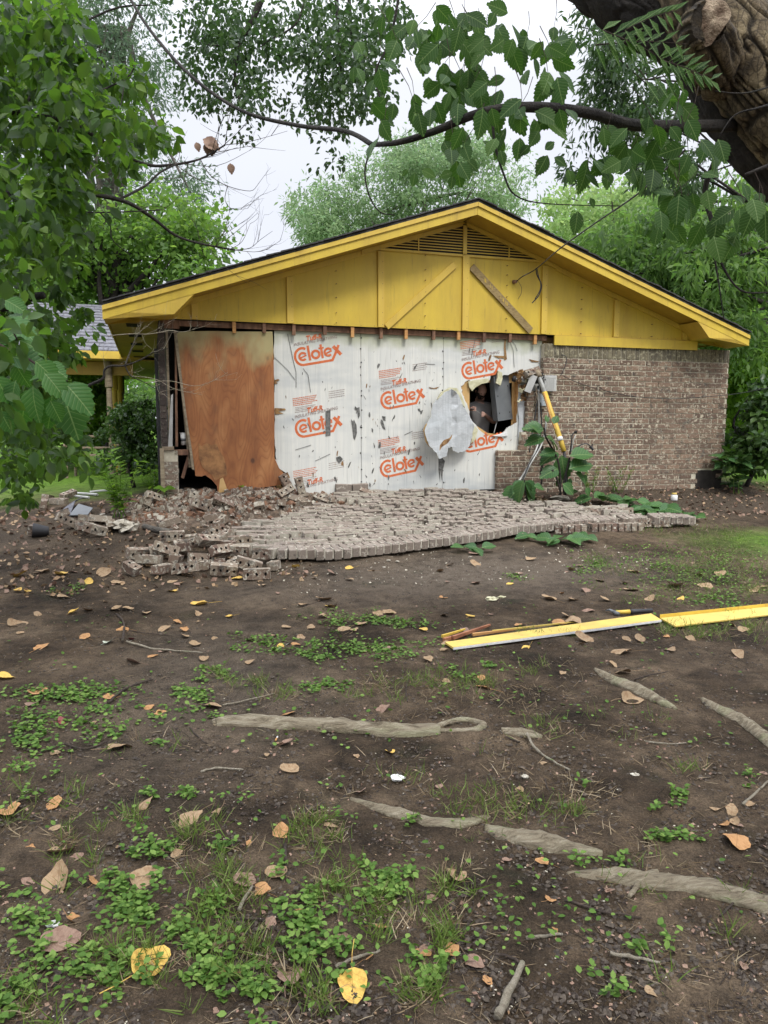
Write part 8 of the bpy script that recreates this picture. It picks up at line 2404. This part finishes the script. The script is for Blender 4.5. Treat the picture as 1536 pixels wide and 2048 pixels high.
# near serrated leaves: the ones that can be told apart are parts; sprays hang from the boughs
NE = [(1420, 300, 60, 50, 3.0), (1350, 190, 50, 30, 3.1), (830, 50, 70, 50, 3.6), (900, 110, 80, 70, 3.5), (980, 60, 80, 50, 3.4), (780, 190, 50, 50, 3.6), (880, 200, 60, 60, 3.3), (850, 260, 60, 30, 3.2), (960, 250, 60, 40, 3.1), (930, 150, 60, 40, 3.4), (1010, 200, 60, 26, 3.1), (1000, 130, 60, 30, 3.4), (1090, 80, 70, 40, 3.5), (1070, 250, 50, 40, 3.0), (1110, 190, 30, 50, 3.0), (780, 260, 50, 30, 3.3), (1180, 320, 60, 40, 3.1), (1240, 330, 60, 40, 3.1), (1300, 300, 60, 50, 3.2), (1220, 260, 60, 20, 3.2), (1370, 400, 70, 30, 3.1), (1450, 440, 60, 34, 3.1), (1500, 400, 40, 40, 3.1), (1330, 430, 40, 26, 3.1), (920, 300, 40, 34, 3.1), (1100, 120, 26, 60, 3.4), (1330, 230, 50, 30, 3.3), (740, 100, 40, 60, 3.8)]
rng = np.random.default_rng(320)
area = np.array([e[2] * e[3] for e in NE], float); area /= area.sum()
sizes = []
k = 0
while k < 285:
    e = NE[rng.choice(len(NE), p=area)]
    a, r = rng.uniform(0, 6.28), rng.uniform(0, 1) ** .5
    x, y = e[0] + e[2] * r * math.cos(a), e[1] + e[3] * r * math.sin(a)
    c = AT(x, y, e[4] + rng.normal(0, .15))
    d = Vector((rng.normal(0, .5), rng.normal(-.1, .3), rng.normal(-.75, .35)))
    leaf_cloud('leaf', [tuple(c)], [tuple(d)], [(rng.normal(0, .6), -1 + rng.normal(0, .3), rng.normal(.4, .4))], [rng.uniform(.065, .115)], LEAF_SERR, M['lf_elm'], elm)
    k += 1
    if rng.random() < .35:
        q = c + Vector((rng.normal(0, .04), 0, .10 + rng.random() * .05))
        if k % 2: MB().tube([c, c.lerp(q, .5) + Vector((.008, 0, 0)), q], [.0012, .0015, .002], 4).obj('leaf_stalk', M['twig_dark'], elm)
for (x0, y0, x1, y1) in ((830, 345, 826, 372), (843, 340, 872, 352), (905, 345, 880, 352), (915, 340, 950, 346), (905, 352, 903, 378), (815, 338, 805, 352), (1095, 310, 1075, 350), (1108, 315, 1135, 330), (1090, 300, 1110, 282), (1155, 422, 1152, 468), (1180, 396, 1190, 414), (1040, 275, 1036, 320), (1000, 300, 1010, 330), (1060, 290, 1040, 310)):
    A, B = AT(x0, y0, 3.0), AT(x1, y1, 3.0)
    leaf_cloud('leaf', [tuple(A)], [tuple(B - A)], [(.2, -1, .1)], [(B - A).length], LEAF_SERR, M['lf_elm'], elm)
# long pinnate leaves on the trunk
for cx, cy, L_, ang in ((1190, 90, 190, -8), (1205, 60, 170, 20), (1290, 160, 140, -14), (1320, 120, 120, 12), (1250, 60, 130, -30)):
    n = 7
    for i in range(n):
        f = i / n
        x, y = cx + L_ * f * math.cos(math.radians(ang)), cy + L_ * f * math.sin(math.radians(ang)) + 25 * f * f
        for sgn in (-1, 1):
            c = AT(x, y, 3.05 + .05 * sgn); d = Vector((.75, rng.normal(-.1, .15), sgn * .8 - .3))
            leaf_cloud('leaflet', [tuple(c)], [tuple(d)], [(0, -1, .6)], [.10 * (1 - .4 * f)], LEAF_NARROW, M['lf_elm'], elm)
    px_branch([(cx, cy, 3.05), (cx + L_ * .5 * math.cos(math.radians(ang)), cy + L_ * .5 * math.sin(math.radians(ang)) + 6, 3.05), (cx + L_ * math.cos(math.radians(ang)), cy + L_ * math.sin(math.radians(ang)) + 25, 3.05)], .003, .001, elm, M['twig_dark'], 'leaf_stalk', 4)
